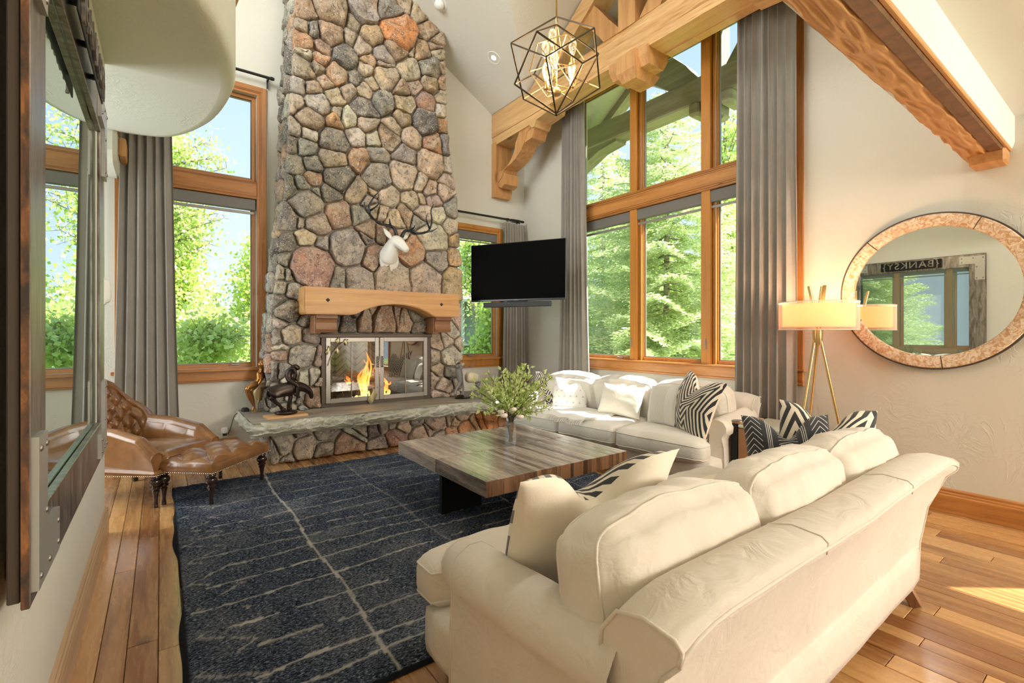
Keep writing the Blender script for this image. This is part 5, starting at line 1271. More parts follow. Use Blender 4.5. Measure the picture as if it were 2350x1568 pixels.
et = thing('end_table', 'dark wood end table with a thick glass top between the two sofas', 'side table', (4.3, 2.05, 0))
ex0, ex1, ey0, ey1, ez = 4.08, 4.62, 1.80, 2.27, .60
B().bb(ex0 - .0, ex0 + .05, ey1 - .055, ey1, .0, ez + .0, .003).build('leg', M['black_steel'], et); B().bb(ex1 - .05, ex1, ey1 - .055, ey1, 0, ez, .003).build('leg', M['black_steel'], et)
B().bb(ex0, ex0 + .05, ey0, ey0 + .055, 0, ez, .003).build('leg', M['black_steel'], et); B().bb(ex1 - .05, ex1, ey0, ey0 + .055, 0, ez, .003).build('leg', M['black_steel'], et)
B().bb(ex0 + .01, ex1 - .01, ey0 + .058, ey1 - .058, .16, ez - .035, .003).build('body', M['side_wood'], et)
B().bb(ex0 + .004, ex1 - .004, ey0 + .06, ey1 - .06, ez - .028, ez - .002, .004).build('glass_top', NT('green_glass').p(Base_Color=(.62, .66, .55), Roughness=.08, Metallic=.0).m, et)
B().bb(ex0 + .05, ex1 - .05, ey1 - .05, ey1 - .005, ez - .03, ez + .0, .003).build('top_rail', M['board_wood'], et)
B().lathe([(0, .40), (.012, .40), (.016, .41), (.012, .42), (0, .42)], (ex0, 2.03, 0), 12, ).build('knob', M['brass'], et)
for k in range(3):
    o = B().lathe([(0, 0), (.047, 0), (.048, .004), (.047, .008), (0, .008)], (ex0 + .055, ey1 - .035, ez + .0015 + .0085 * k), 24).build('coaster', M['side_wood'] if k < 2 else M['pewter'], None, smooth=30)
    tag(o, ['bottom brown coaster of the stack on the end table', 'middle brown coaster of the stack on the end table', 'top pale marbled coaster of the stack on the end table'][k], 'coaster')

# ============================================================ STEEL-FRAMED GLASS PICTURE ON THE LEFT WALL
fx = -.25; fy0, fy1, fz0, fz1 = 1.59, 3.40, .75, 2.62
pc = thing('framed_picture', 'large glazed picture in a riveted steel frame on the left wall', 'picture', (XL + .001, (fy0 + fy1) / 2, fz0))
t = NT('raw_steel'); v = t.coord('Object', (4, 4, .8)); n = t.noise(v, 6, 4, .6, .8); t.p(Base_Color=t.ramp(n, [(.3, (.12, .09, .075)), (.55, (.30, .27, .25)), (.8, (.52, .51, .50))]), Roughness=t.ramp(n, [(.3, .28), (.7, .42)]), Metallic=.85); M['raw_steel'] = t.m
t = NT('rusted_edge'); v = t.coord('Object', (4, 4, 1.6)); n = t.noise(v, 5, 5, .65, .5); t.p(Base_Color=t.ramp(n, [(.38, (.05, .035, .028)), (.55, (.16, .075, .035)), (.7, (.40, .16, .05))]), Roughness=.5, Metallic=.3); M['rusted_edge'] = t.m
fw = .19
def bxp(x0_, x1_, y0_, y1_, z0_, z1_, nm, m_, bev=.003): return B().bb(x0_, x1_, y0_, y1_, z0_, z1_, bev).build(nm, m_, pc)
bxp(fx - .012, fx, fy0, fy0 + fw, fz0, fz1, 'stile', M['raw_steel']); bxp(fx - .012, fx, fy1 - fw, fy1, fz0, fz1, 'stile', M['raw_steel'])
bxp(fx - .012, fx, fy0 + fw, fy1 - fw, fz0, fz0 + fw, 'rail', M['raw_steel']); bxp(fx - .012, fx, fy0 + fw, fy1 - fw, fz1 - fw, fz1, 'rail', M['raw_steel'])
for (a, c, d, e) in ((fy0 - .004, fy0, fz0, fz1), (fy1, fy1 + .004, fz0, fz1)): bxp(fx - .016, fx - .001, a, c, d, e, 'edge', M['rusted_edge'], .001)
for (d, e) in ((fz0 - .004, fz0), (fz1, fz1 + .004)): bxp(fx - .016, fx - .001, fy0, fy1, d, e, 'edge', M['rusted_edge'], .001)
for k, (a, c) in enumerate(((fy0 + .12, fy0 + .18), (fy1 - .18, fy1 - .12))): bxp(XL + .001, fx - .014, a, c, fz0 + .03, fz0 + .08, 'spacer_block', M['side_wood']); bxp(XL + .001, fx - .014, a, c, fz1 - .12, fz1 - .07, 'spacer_block', M['side_wood'])
bxp(fx - .042, fx - .018, fy0 + .010, fy0 + .03, fz0 + .01, fz1 - .01, 'side_channel', M['iron_brown'])
# sage backing with mirror-like glass standing off it
i0, i1, j0, j1 = fy0 + fw, fy1 - fw, fz0 + fw, fz1 - fw
bxp(XL + .010, XL + .016, i0 - .02, i1 + .02, j0 - .02, j1 + .02, 'backing', plain('sage_back', (.30, .36, .32), .6))
t = NT('picture_glass'); tr_ = t.n('BsdfTransparent', {0: (.80, .90, .85)}); gl = t.n('BsdfGlossy', {0: (.88, .96, .92), 'Roughness': 0.0}); fa = t.n('LayerWeight', {'Blend': .5}).outputs['Facing']
mx = t.n('MixShader', {0: t.math('ADD', .34, t.math('MULTIPLY', t.math('POWER', fa, 1.5), .64)), 1: tr_.outputs[0], 2: gl.outputs[0]}); t.t.links.new(mx.outputs[0], t.out.inputs[0]); M['picture_glass'] = t.m
B().add([(fx - .02, i0 - .01, j0 - .01), (fx - .02, i1 + .01, j0 - .01), (fx - .02, i1 + .01, j1 + .01), (fx - .02, i0 - .01, j1 + .01)], [(0, 1, 2, 3)]).build('glass', M['picture_glass'], pc, recalc=False)
for (a, c, d, e) in ((i0, i1, j0 - .0, j0 + .006), (i0, i1, j1 - .006, j1)): bxp(fx - .018, fx + .004, a, c, d, e, 'inner_lip', M['raw_steel'], .002)
plain('plate_steel', (.50, .49, .46), .38, .7)
def corner(ys, zs, nm='corner_plate'):
    y0_ = fy0 if ys < 0 else fy1; z0_ = fz0 if zs < 0 else fz1; s_y = 1 if ys < 0 else -1; s_z = 1 if zs < 0 else -1
    poly = [(y0_ + s_y * .01, z0_ + s_z * .03), (y0_ + s_y * .30, z0_ + s_z * .03), (y0_ + s_y * .30, z0_ + s_z * .15), (y0_ + s_y * .12, z0_ + s_z * .15), (y0_ + s_y * .12, z0_ + s_z * .40), (y0_ + s_y * .01, z0_ + s_z * .40)]
    o = B().prism(poly, (fx + .0, fx + .014), lambda u, v, w: (w, u, v)).build(nm, M['plate_steel'], pc)
    for (yy, zz) in ((.03, .06), (.03, .37), (.10, .37), (.10, .20), (.27, .06), (.27, .12), (.14, .06)):
        r_ = B().ico((fx + .014, y0_ + s_y * yy, z0_ + s_z * zz), (.006, .010, .010), 1); me_ = r_.mesh('rivet', True, True, Vector(pc.location)); me_.materials.append(M['pewter']); ro_ = bpy.data.objects.new('rivet', me_); COL.objects.link(ro_); ro_.parent = o
for ys in (-1, 1):
    for zs in (-1, 1): corner(ys, zs)
# the name plate standing off the top rail
yc = (fy0 + fy1) / 2; tc_ = bpy.data.curves.new('lettering', 'FONT'); tc_.body = '{BANKSY}'; tc_.size = .155; tc_.extrude = .005; tc_.align_x = 'CENTER'; tc_.align_y = 'CENTER'; tc_.space_character = 1.12
tmp = bpy.data.objects.new('lettering_tmp', tc_); COL.objects.link(tmp); dg = bpy.context.evaluated_depsgraph_get(); lm = bpy.data.meshes.new_from_object(tmp.evaluated_get(dg)); bpy.data.objects.remove(tmp)
# text read by someone facing the wall: text x -> -y? seen from +x looking toward -x, right is +y
lm.transform(Matrix(((0, 0, 1, fx + .040), (1, 0, 0, yc), (0, 1, 0, fz1 - .095), (0, 0, 0, 1)))); lm.transform(Matrix.Translation(-V(pc.location)))
lm.materials.clear(); lm.materials.append(M['raw_steel']); lo = bpy.data.objects.new('lettering', lm); COL.objects.link(lo); lo.parent = pc
bxp(fx + .028, fx + .034, yc - .40, yc + .40, fz1 - .165, fz1 - .025, 'name_plate', M['black_steel'], .002)
for yy in (-.3, 0, .3): bxp(fx, fx + .028, yc + yy - .01, yc + yy + .01, fz1 - .10, fz1 - .08, 'standoff', M['black_steel'], .002)
th = thing('thermostat', 'white plastic wall sensor on the end of the left wall', 'thermostat', (XL, 4.30, 1.62))
b = B(); b.grid(10, 12, lambda u, v: V((XL + .001 + .038 * (1 - (2 * v - 1) ** 4) ** .5 * (1 - (2 * u - 1) ** 6) ** .5, 4.24 + .095 * u, 1.60 + .17 * v))); b.build('cover', M['white_plastic'], th, smooth=True); B().bb(XL + .0, XL + .008, 4.235, 4.34, 1.595, 1.775, .003).build('base', M['white_plastic'], th)

# ============================================================ TELEVISION
tv = thing('television', 'wall-mounted flat black television angled out in front of the right corner', 'television', (3.90, 5.20, 1.84), atan2(.868, -.495))
tw_, thh = 1.40, .80
B().box((0, 0, thh / 2), (tw_, .035, thh), .006).build('bezel', M['tv_edge'], tv, world=False)
B().box((0, .019, thh / 2 + .008), (tw_ - .014, .004, thh - .034), .001).build('screen', M['screen_black'], tv, world=False)
B().box((0, -.03, thh / 2), (.6, .05, .4), .01).build('back_cover', M['black_matte'], tv, world=False)
ml_ = Matrix.Rotation(-tv.rotation_euler.z, 4, 'Z') @ Matrix.Translation(-V(tv.location)); b = B()
for zz in (.33, .47): b.bar((0, -.05, zz), ml_ @ V((4.60, 5.85, 1.84 + zz)), .03, .03, .003); b.bar(ml_ @ V((4.60, 5.85, 1.84 + zz)), ml_ @ V((4.55, 6.38, 1.84 + zz)), .03, .03, .003)
b.build('mount_arm', M['black_steel'], tv, world=False)
B().box((0, .022, .009), (.06, .002, .005), .0005).build('badge', M['pewter'], tv, world=False)
sb = thing('soundbar', 'slim dark grey soundbar hung below the television', 'soundbar', tuple(V(tv.location) + V((0, 0, -.085))), tv.rotation_euler.z)
B().box((.0, .01, .037), (.99, .06, .07), .008).build('body', M['soundbar_grey'], sb, world=False); B().box((.1, .041, .055), (.004, .002, .012), .0005).build('status_light', M['pewter'], sb, world=False)
B().box((0, -.01, .08), (.3, .02, .03), .002).build('bracket', M['black_steel'], sb, world=False)

# ============================================================ PENDANT
pc0 = V((0, 0, CAMH)) + ray(1277, 152) * 3.35
pd = thing('pendant_light', 'open nested-cube wire pendant light with filament bulbs', 'pendant light', tuple(pc0 + V((0, 0, -.36))))
loc = V(pd.location)
def cube_frame(cen, e, R, name, r=.0075, mat='pendant_bronze'):
    c = [R @ V((x, y, z)) * e / 2 + cen for x in (-1, 1) for y in (-1, 1) for z in (-1, 1)]; b = B()
    for i in range(8):
        for j in range(i + 1, 8):
            if bin(i ^ j).count('1') == 1: b.bar(c[i], c[j], r * 1.3, r * 1.3, .001)
    b.build(name, M[mat], pd)
diag = V((1, 1, 1)).normalized().rotation_difference(V((0, 0, 1))).to_matrix()
def spin(a): return Matrix.Rotation(radians(a), 3, 'Z')
cube_frame(pc0, .40, spin(-8) @ diag, 'cube_frame'); cube_frame(pc0 + V((0, 0, -.02)), .36, spin(38) @ diag, 'cube_frame', .0075); cube_frame(pc0 + V((0, 0, .0)), .24, spin(12) @ Matrix.Rotation(radians(24), 3, 'X') @ diag, 'cube_frame', .005, 'brass')
b = B(); b.tube([pc0 + V((0, 0, .345)), pc0 + V((0, 0, 2.6))], .007, 8); b.build('stem', M['brass'], pd, smooth=True)
b = B(); b.tube([pc0 + V((0, 0, .345)), pc0 + V((0, 0, -.21))], .006, 8); b.lathe([(0, 0), (.03, 0), (.034, .02), (.02, .045), (0, .045)], pc0 + V((0, 0, -.20)), 16); b.build('spine', M['brass'], pd, smooth=40)
t = NT('bulb_glass'); tr_ = t.n('BsdfTransparent', {0: (1, .93, .8)}); gl = t.n('BsdfGlossy', {0: (1, 1, 1), 'Roughness': .02}); em = t.n('Emission', {0: (1.0, .72, .38), 1: .5}); fa = t.n('LayerWeight', {'Blend': .45}).outputs['Facing']
ad = t.n('AddShader', {0: gl.outputs[0], 1: em.outputs[0]}); mx = t.n('MixShader', {0: t.math('ADD', .10, t.math('MULTIPLY', fa, .55)), 1: tr_.outputs[0], 2: ad.outputs[0]}); t.t.links.new(mx.outputs[0], t.out.inputs[0]); M['bulb_glass'] = t.m
for k, (px, py, dz) in enumerate(((1268, 100, 0), (1252, 128, .05), (1272, 150, -.05), (1314, 122, .04), (1254, 178, -.03), (1312, 175, .06))):
    bc = V((0, 0, CAMH)) + ray(px, py) * (3.35 + dz); s_ = .115
    p_ = thing('bulb', None, None, (0, 0, 0)); p_.parent = pd
    def bp(b, nm, m_):
        me = b.mesh(nm, 50, True, loc); me.materials.append(M[m_]); o = bpy.data.objects.new(nm, me); COL.objects.link(o); o.parent = p_
    bp(B().lathe([(.010, -.25 * s_), (.012, -.15 * s_), (.022, .1 * s_), (.029, .45 * s_), (.028, .62 * s_), (.018, .82 * s_), (.0, .9 * s_)], bc, 14), 'glass', 'bulb_glass')
    bp(B().tube([bc + V((.006 * cos(i * 1.9), .006 * sin(i * 1.9), -.01 + .006 * i)) for i in range(10)], .0012, 4), 'filament', 'filament')
    bp(B().lathe([(0, -.72 * s_), (.017, -.72 * s_), (.017, -.28 * s_), (.012, -.22 * s_)], bc, 14), 'socket', 'brass')
    ax_ = V((pc0.x, pc0.y, bc.z - .72 * s_ - .012)); bp(B().tube([bc + V((0, 0, -.70 * s_)), bc + V((0, 0, -.72 * s_ - .012)), ax_], .004, 6), 'arm', 'brass')
d = bpy.data.lights.new('pendant_glow', 'POINT'); d.energy = 22; d.color = (1.0, .75, .48); d.shadow_soft_size = .15; o = bpy.data.objects.new('pendant_glow', d); COL.objects.link(o); o.location = pc0

# recessed lights in the sloping ceiling
def slope_pt(px, py):
    d = ray(px, py); t_ = (4.92 + .6 * 4.29 - CAMH) / (d.z + .6 * d.x); return V((0, 0, CAMH)) + d * t_
nrm = V((-.6, 0, -1)).normalized()
for px, py, lab, eye in ((1133, 133, 'round recessed ceiling light glowing beside the truss', 0), (1010, 8, 'white eyeball ceiling spotlight above the chimney', 1)):
    c = slope_pt(px, py); q = thing('ceiling_light', lab, 'light', tuple(c)); Rm = V((0, 0, 1)).rotation_difference(nrm).to_matrix()
    def lz(prof, n=28):
        b = B().lathe(prof, (0, 0, 0), n); b.v = [tuple(Rm @ V(p) + c) for p in b.v]; return b
    lz([(.072, -.03), (.072, .002), (.098, .006), (.104, .0)]).build('trim_ring', M['white_plastic'], q, smooth=35)
    if eye: b = B().ico(c + nrm * .025, .066, 3); b.build('eyeball', M['white_plastic'], q, smooth=True)
    else:
        lz([(.071, .002), (.066, -.055), (.0, -.057)][::1]).build('can', plain('can_gold', (.75, .56, .36), .35, .3), q, smooth=35); lz([(0, .001), (.036, .0005), (.036, -.003)]).build('lens', M['can_glow'], q)
    if not eye:
        for k_ in q.children:
            pass
# ============================================================ SCULPTURES, VASE, SMALL THINGS
def skin(nodes, edges, sub=2, root=0, k=1.42):
    """smooth organic mesh grown over a skeleton: nodes = [(x,y,z,r)]; returns vertex list and faces"""
    me = bpy.data.meshes.new('sk'); me.from_pydata([n_[:3] for n_ in nodes], edges, []); o = bpy.data.objects.new('sk', me); COL.objects.link(o)
    sm = o.modifiers.new('s', 'SKIN'); sm.use_smooth_shade = True; sm.branch_smoothing = .6
    for i, n_ in enumerate(nodes):
        r = n_[3]; me.skin_vertices[0].data[i].radius = (r * k, (n_[4] if len(n_) > 4 else r) * k)
    me.skin_vertices[0].data[root].use_root = True
    ss_ = o.modifiers.new('d', 'SUBSURF'); ss_.levels = sub; ss_.render_levels = sub
    dg_ = bpy.context.evaluated_depsgraph_get(); ev = o.evaluated_get(dg_); m2 = bpy.data.meshes.new_from_object(ev)
    b = B(); b.add([v_.co.copy() for v_ in m2.vertices], [tuple(p_.vertices) for p_ in m2.polygons]); bpy.data.objects.remove(o); bpy.data.meshes.remove(me); bpy.data.meshes.remove(m2); return b
def px3(pts, scale=1.0):
    """[(px, py, depth y, r)] -> nodes"""
    return [(*on(p[0], p[1], y=p[2]), *p[3:]) for p in pts]
def chain(n, o=0): return [(o + i, o + i + 1) for i in range(n - 1)]

# deer head on the chimney
dh = thing('deer_head', 'white resin deer head with black antlers mounted on the stone chimney', 'wall sculpture', tuple(on(893, 590, y=5.93)))
nk = px3([(890, 596, 5.93, .115, .125), (893, 585, 5.86, .10, .12), (899, 570, 5.78, .078, .10), (905, 558, 5.72, .068, .082), (911, 552, 5.67, .072, .074), (921, 561, 5.62, .056, .056), (930, 571, 5.575, .040, .040), (936, 577, 5.545, .034, .032)])
b = skin(nk, chain(8), k=1.22); b.build('head', M['white_resin'], dh, smooth=True)
b = B(); b.ico(on(893, 598, y=5.93), (.13, .07, .16), 3); b.build('shoulder', M['white_resin'], dh, smooth=True)
for (bx, by, tx_, ty_, dy) in ((899, 548, 880, 524, .03), (925, 548, 938, 536, -.02)):
    p0, p1 = on(bx, by, y=5.70), on(tx_, ty_, y=5.70 + dy); d = (p1 - p0); b = B()
    side = d.cross(V((0, 1, 0))).normalized()
    b.grid(8, 10, lambda u, v: p0 + d * v + side * (u - .5) * .062 * sin(pi * min(1, .12 + v * .88)) ** .8 + V((0, -.014 + .05 * (u - .5) ** 2 * 4 * .3, 0)))
    b.grid(8, 10, lambda u, v: p0 + d * v + side * (u - .5) * .062 * sin(pi * min(1, .12 + v * .88)) ** .8 + V((0, .006, 0))); b.build('ear', M['white_resin'], dh, smooth=True)
for (ex_, ey_) in ((909, 556), (925, 553)): B().ico(on(ex_, ey_, y=5.615 if ex_ < 915 else 5.60), .010, 2).build('eye', M['white_resin'], dh, smooth=True)
def antler(runs):
    b = B()
    for pts, r0, r1 in runs:
        P_ = catmull([on(a, c, y=y_) for a, c, y_ in pts], 5); n_ = len(P_); b.tube(P_, [lerp(r0, r1, (k / (n_ - 1)) ** .8) for k in range(n_)], 8)
    return b
antler([([(910, 542, 5.69), (906, 528, 5.70), (899, 520, 5.70), (888, 517, 5.68), (872, 514, 5.66), (858, 503, 5.64), (847, 489, 5.62), (839, 477, 5.61), (835, 464, 5.60)], .026, .006), ([(898, 521, 5.70), (895, 512, 5.66), (894, 502, 5.64)], .018, .005),
        ([(848, 490, 5.62), (847, 474, 5.60), (858, 453, 5.58), (879, 430, 5.58)], .018, .005), ([(848, 484, 5.61), (858, 478, 5.57), (868, 469, 5.55), (875, 458, 5.55)], .015, .004)]).build('antler', M['antler_black'], dh, smooth=True)
antler([([(922, 544, 5.67), (926, 535, 5.66), (933, 529, 5.64), (946, 532, 5.60), (960, 536, 5.58), (978, 533, 5.58), (986, 526, 5.58), (991, 507, 5.57), (989, 484, 5.56), (995, 469, 5.55)], .026, .006), ([(935, 530, 5.64), (948, 524, 5.58), (953, 516, 5.55)], .016, .004),
        ([(940, 530, 5.62), (950, 538, 5.54), (961, 535, 5.50)], .015, .004), ([(986, 525, 5.58), (980, 510, 5.56), (978, 500, 5.55), (981, 490, 5.55)], .015, .004), ([(980, 532, 5.58), (992, 530, 5.56), (1003, 524, 5.55)], .015, .004)]).build('antler', M['antler_black'], dh, smooth=True)

# horse and slumped rider on a wooden board
yb_ = 5.60
bo = B(); c0 = on(655, 949, z=.512); R_ = Matrix.Rotation(radians(6), 3, 'Z'); bo.box((1.085, yb_, .513), (.40, .22, .022), .002, R_); o = bo.build('display_board', M['board_wood'], None); tag(o, 'light wooden board lying on the hearth under the rider sculpture', 'board')
H0 = V((1.08, yb_, .525)); K = .0047
def hn(px, py, dy, r, r2=None):   # sculpture-local: picture offsets to metres in the x-z plane
    return (H0.x + (px - 657) * K * 1.16, H0.y + dy + (px - 657) * K * .10, H0.z + (955 - py) * K * 1.02, r, r2 or r)
hs = thing('horse_rider_sculpture', 'dark bronze sculpture of a slumped rider on a tired horse', 'sculpture', tuple(H0))
body = [hn(628, 905, 0, .052, .062), hn(640, 896, 0, .066, .072), hn(655, 897, 0, .058, .066), hn(670, 896, 0, .056, .062), hn(680, 893, 0, .040, .050), hn(690, 896, 0, .028, .038), hn(699, 903, 0, .024, .030), hn(704, 908, 0, .024, .026), hn(707, 917, 0, .017, .018), hn(707, 926, 0, .013, .014)]
ed_ = chain(10); nb_ = len(body)
def leg(atn, pts): 
    global body, ed_
    o_ = len(body); body += pts; ed_ += [(atn, o_)] + chain(len(pts), o_)
for dy in (-.035, .035): leg(1, [hn(631, 914, dy, .030), hn(637, 924, dy, .016), hn(646, 933, dy, .012), hn(652 + dy * 60, 943, dy * .7, .010), hn(656 + dy * 60, 946, dy * .7, .014)])
for dy in (-.03, .03): leg(3, [hn(668, 912, dy, .020), hn(665 + dy * 80, 928, dy, .012), hn(664 + dy * 100, 942, dy * .8, .010), hn(667 + dy * 100, 946, dy * .8, .013)])
skin(body, ed_).build('horse', M['bronze_dark'], hs, smooth=True)
b = B()
for k in range(9): p_ = V(hn(690 + k * 1.6, 893 + k * 1.5, 0, 0)[:3]); b.tube([p_ + V((0, 0, .01)), p_ + V((.012, -.03, -.012)), p_ + V((.010, -.035, -.035))], [.006, .005, .002], 5)
b.tube([V(hn(626, 900, 0, 0)[:3]), V(hn(621, 915, 0, 0)[:3]), V(hn(624, 932, 0, 0)[:3]), V(hn(630, 940, 0, 0)[:3])], [.012, .012, .009, .003], 7); b.build('mane_and_tail', M['bronze_dark'], hs, smooth=True)
for sx in (-1, 1): B().tube([V(hn(702, 902, sx * .012, 0)[:3]), V(hn(703, 896, sx * .018, 0)[:3])], [.008, .001], 6).build('ear', M['bronze_dark'], hs, smooth=True)
rd = [hn(664, 882, 0, .032, .036), hn(661, 872, 0, .030, .036), hn(662, 860, 0, .034, .042), hn(668, 850, 0, .032, .046), hn(674, 847, 0, .020), hn(680, 851, 0, .024, .024), hn(682, 857, 0, .018)]
body, ed_ = rd, chain(7)
for dy in (-.04, .04):
    leg(3, [hn(672, 853, dy, .014), hn(676, 865, dy * 1.3, .011), hn(674, 876, dy, .009), hn(678, 880, dy * .6, .009)]); leg(0, [hn(671, 885, dy * 1.6, .022), hn(679, 891, dy * 1.75, .018), hn(677, 903, dy * 1.75, .012), hn(676, 914, dy * 1.75, .009), hn(683, 918, dy * 1.75, .008)])
skin(body, ed_).build('rider', M['bronze_dark'], hs, smooth=True)
B().tube([V(hn(660, 884, .0, 0)[:3]), V(hn(672, 888, -.05, 0)[:3]), V(hn(671, 905, -.064, 0)[:3])], [.02, .022, .010], 7, sq=.5).build('blanket', M['bronze_dark'], hs, smooth=True)
B().ico(H0 + V((.01, 0, .020)), (.115, .075, .028), 3, lambda c: .12 * noise.noise(c * 3)).build('base', M['bronze_dark'], hs, smooth=True)

# seated bronze fairy
fy = 6.14; F0 = on(582, 950, y=fy); fs_ = thing('fairy_sculpture', 'gold bronze fairy with wings seated on flower petals at the hearth corner', 'sculpture', (F0.x, fy, .504))
def fn(px, py, dy, r, r2=None): p = on(px, py, y=fy + dy); return (p.x, p.y, p.z, r, r2 or r)
body = [fn(597, 884, .02, .042, .046), fn(598, 870, 0, .032, .036), fn(599, 855, 0, .034, .044), fn(600, 846, 0, .016), fn(600, 838, -.01, .026, .028), fn(598, 831, -.015, .024)]
ed_ = chain(6)
for dy in (-.03, .035):
    leg(2, [fn(600 + dy * 260, 856, dy * 1.3, .015), fn(606 + dy * 420, 872, dy * 1.8, .012), fn(600 + dy * 560, 884, dy * 1.2, .010)]); leg(0, [fn(584, 884 + dy * 90, -.06 + dy, .028), fn(569 + dy * 120, 893 + dy * 60, -.12 + dy, .020), fn(576 + dy * 60, 914, -.10 + dy, .018), fn(583, 932, -.09 + dy, .010), fn(581 + dy * 60, 944, -.11 + dy * .5, .008)])
skin(body, ed_).build('figure', M['bronze_gold'], fs_, smooth=True)
B().ico(V(fn(599, 860, -.008, 0)[:3]), (.036, .034, .05), 3).build('bodice', M['red_glaze'], fs_, smooth=True)
B().ico(V(fn(602, 834, .0, 0)[:3]), (.032, .032, .036), 3, lambda c: .15 * noise.noise(c * 5)).build('hair', M['bronze_gold'], fs_, smooth=True)
def petal(p0, p1, w, name, mat, cup=.02):
    p0, p1 = V(p0), V(p1); d = p1 - p0; s_ = d.cross(V((0, 1, 0))).normalized(); b = B()
    for o_ in (0, .004): b.grid(8, 10, lambda u, v: p0 + d * v + s_ * (u - .5) * w * sin(pi * (.06 + v * .9)) ** .7 + V((0, cup * (2 * u - 1) ** 2 - o_, 0)))
    b.build(name, M[mat], fs_, smooth=True)
petal(fn(604, 850, .03, 0)[:3], fn(622, 832, .05, 0)[:3], .09, 'wing', 'bronze_tan'); petal(fn(606, 862, .03, 0)[:3], fn(628, 868, .05, 0)[:3], .06, 'wing', 'bronze_tan')
petal(fn(590, 892, .03, 0)[:3], fn(622, 884, .02, 0)[:3], .10, 'petal', 'bronze_tan'); petal(fn(596, 888, .0, 0)[:3], fn(592, 924, -.03, 0)[:3], .11, 'petal', 'bronze_tan'); petal(fn(602, 890, .02, 0)[:3], fn(612, 900, .02, 0)[:3], .09, 'petal', 'bronze_tan')
b = B(); b.tube([V(fn(596, 890, .03, 0)[:3]), V(fn(592, 915, .03, 0)[:3]), V((F0.x + .04, fy, .53)), V((F0.x + .03, fy, .506))], [.014, .012, .010, .012], 8); b.lathe([(0, .504), (.05, .504), (.052, .512), (.03, .522), (0, .526)], (F0.x + .03, fy, 0), 20); b.build('stem', M['bronze_tan'], fs_, smooth=40)

# standing elk
ey = 5.72; E0 = on(1064, 912, y=ey); el = thing('elk_sculpture', 'bronze and cream elk sculpture with wide antlers at the right end of the hearth', 'sculpture', (E0.x, ey, .504))
def en(px, py, dy, r, r2=None): p = on(px, py, y=ey + dy); return (p.x, p.y, p.z, r, r2 or r)
b = skin([en(1068, 866, 0, .050, .058), en(1078, 866, 0, .054, .060), en(1088, 867, 0, .050, .056), en(1096, 870, 0, .040, .046)], chain(4)); b.build('back', M['elk_cream'], el, smooth=True)
body = [en(1062, 868, 0, .048, .060), en(1054, 862, -.01, .044, .050), en(1052, 852, -.02, .032, .036), en(1051, 843, -.03, .026, .028), en(1050, 840, -.06, .020, .020), en(1049, 842, -.10, .013, .013)]
ed_ = chain(6)
for dy, fx_ in ((-.03, -8), (.03, 8)): leg(0, [en(1058 + fx_ * .3, 880, dy, .018), en(1055 + fx_, 892, dy, .011), en(1054 + fx_ * 1.1, 903, dy, .009), en(1053 + fx_ * 1.1, 907, dy, .012)])
skin(body, ed_).build('forequarters', M['elk_grey'], el, smooth=True)
body = [en(1094, 876, 0, .030, .034)]; ed_ = []
for dy in (-.035, .035): leg(0, [en(1096, 884, dy, .022), en(1101, 892, dy, .013), en(1097, 900, dy, .009), en(1098, 908, dy, .012)])
skin(body, ed_).build('hindquarters', M['elk_grey'], el, smooth=True)
b = B()
for pts in ([(1049, 838, -.04), (1044, 832, -.06), (1042, 822, -.08), (1045, 812, -.06)], [(1044, 832, -.06), (1049, 826, -.10), (1050, 818, -.12)], [(1043, 826, -.08), (1047, 820, -.05)], [(1046, 836, -.06), (1052, 832, -.12), (1054, 824, -.14)],
            [(1053, 838, -.03), (1062, 842, .0), (1076, 843, .03), (1086, 838, .05), (1091, 824, .06)], [(1064, 842, .0), (1068, 838, -.03), (1071, 834, -.04)], [(1076, 843, .03), (1080, 838, .0), (1081, 832, -.01)], [(1060, 840, 0), (1056, 830, .04), (1060, 818, .05)]):
    P_ = catmull([V(en(*q_, 0)[:3]) for q_ in pts], 4); b.tube(P_, [lerp(.006, .0015, k / (len(P_) - 1)) for k in range(len(P_))], 6)
b.build('antlers', M['elk_grey'], el, smooth=True)
b = B(); b.lathe([(0, .503), (.15, .503), (.155, .512), (.14, .522), (0, .526)], (E0.x + .02, ey, 0), 28); b.v = [(x_, ey + (y_ - ey) * .62, z_) for x_, y_, z_ in b.v]; b.ico((E0.x - .05, ey, .53), (.05, .05, .025), 2, lambda c: .2 * noise.noise(c * 3)); b.build('base', M['bronze_dark'], el, smooth=40)

# vase and bouquet on the coffee table
vx, vy, vz = 2.391, 3.275, .4505
va = thing('glass_vase', 'small square clear glass bottle vase on the coffee table', 'vase', (vx, vy, vz))
b = B(); w_ = .036
def sq(r, z_, c=.25): return [(vx + sx * r * a, vy + sy * r * a2, z_) for sx, sy, a, a2 in ((1, 1, 1, 1 - c), (1, 1, 1 - c, 1), (-1, 1, 1 - c, 1), (-1, 1, 1, 1 - c), (-1, -1, 1, 1 - c), (-1, -1, 1 - c, 1), (1, -1, 1 - c, 1), (1, -1, 1, 1 - c))]
lv = [(w_ * .9, 0), (w_, .006), (w_, .165), (w_ * .96, .185), (w_ * 1.02, .200), (w_ * .92, .200), (w_ * .88, .18), (w_ * .90, .03), (w_ * .5, .022)]
vs = []
for r_, z_ in lv: vs += sq(r_, vz + z_)
b.add(vs, [(i * 8 + k, i * 8 + (k + 1) % 8, i * 8 + 8 + (k + 1) % 8, i * 8 + 8 + k) for i in range(len(lv) - 1) for k in range(8)] + [tuple(range(8)), tuple((len(lv) - 1) * 8 + k for k in range(8))]); b.build('bottle', M['vase_glass'], va, smooth=30)
bq = thing('bouquet', 'airy bouquet of green leafy sprigs and pale roses in the glass vase', 'flowers', (vx, vy, vz + .02))
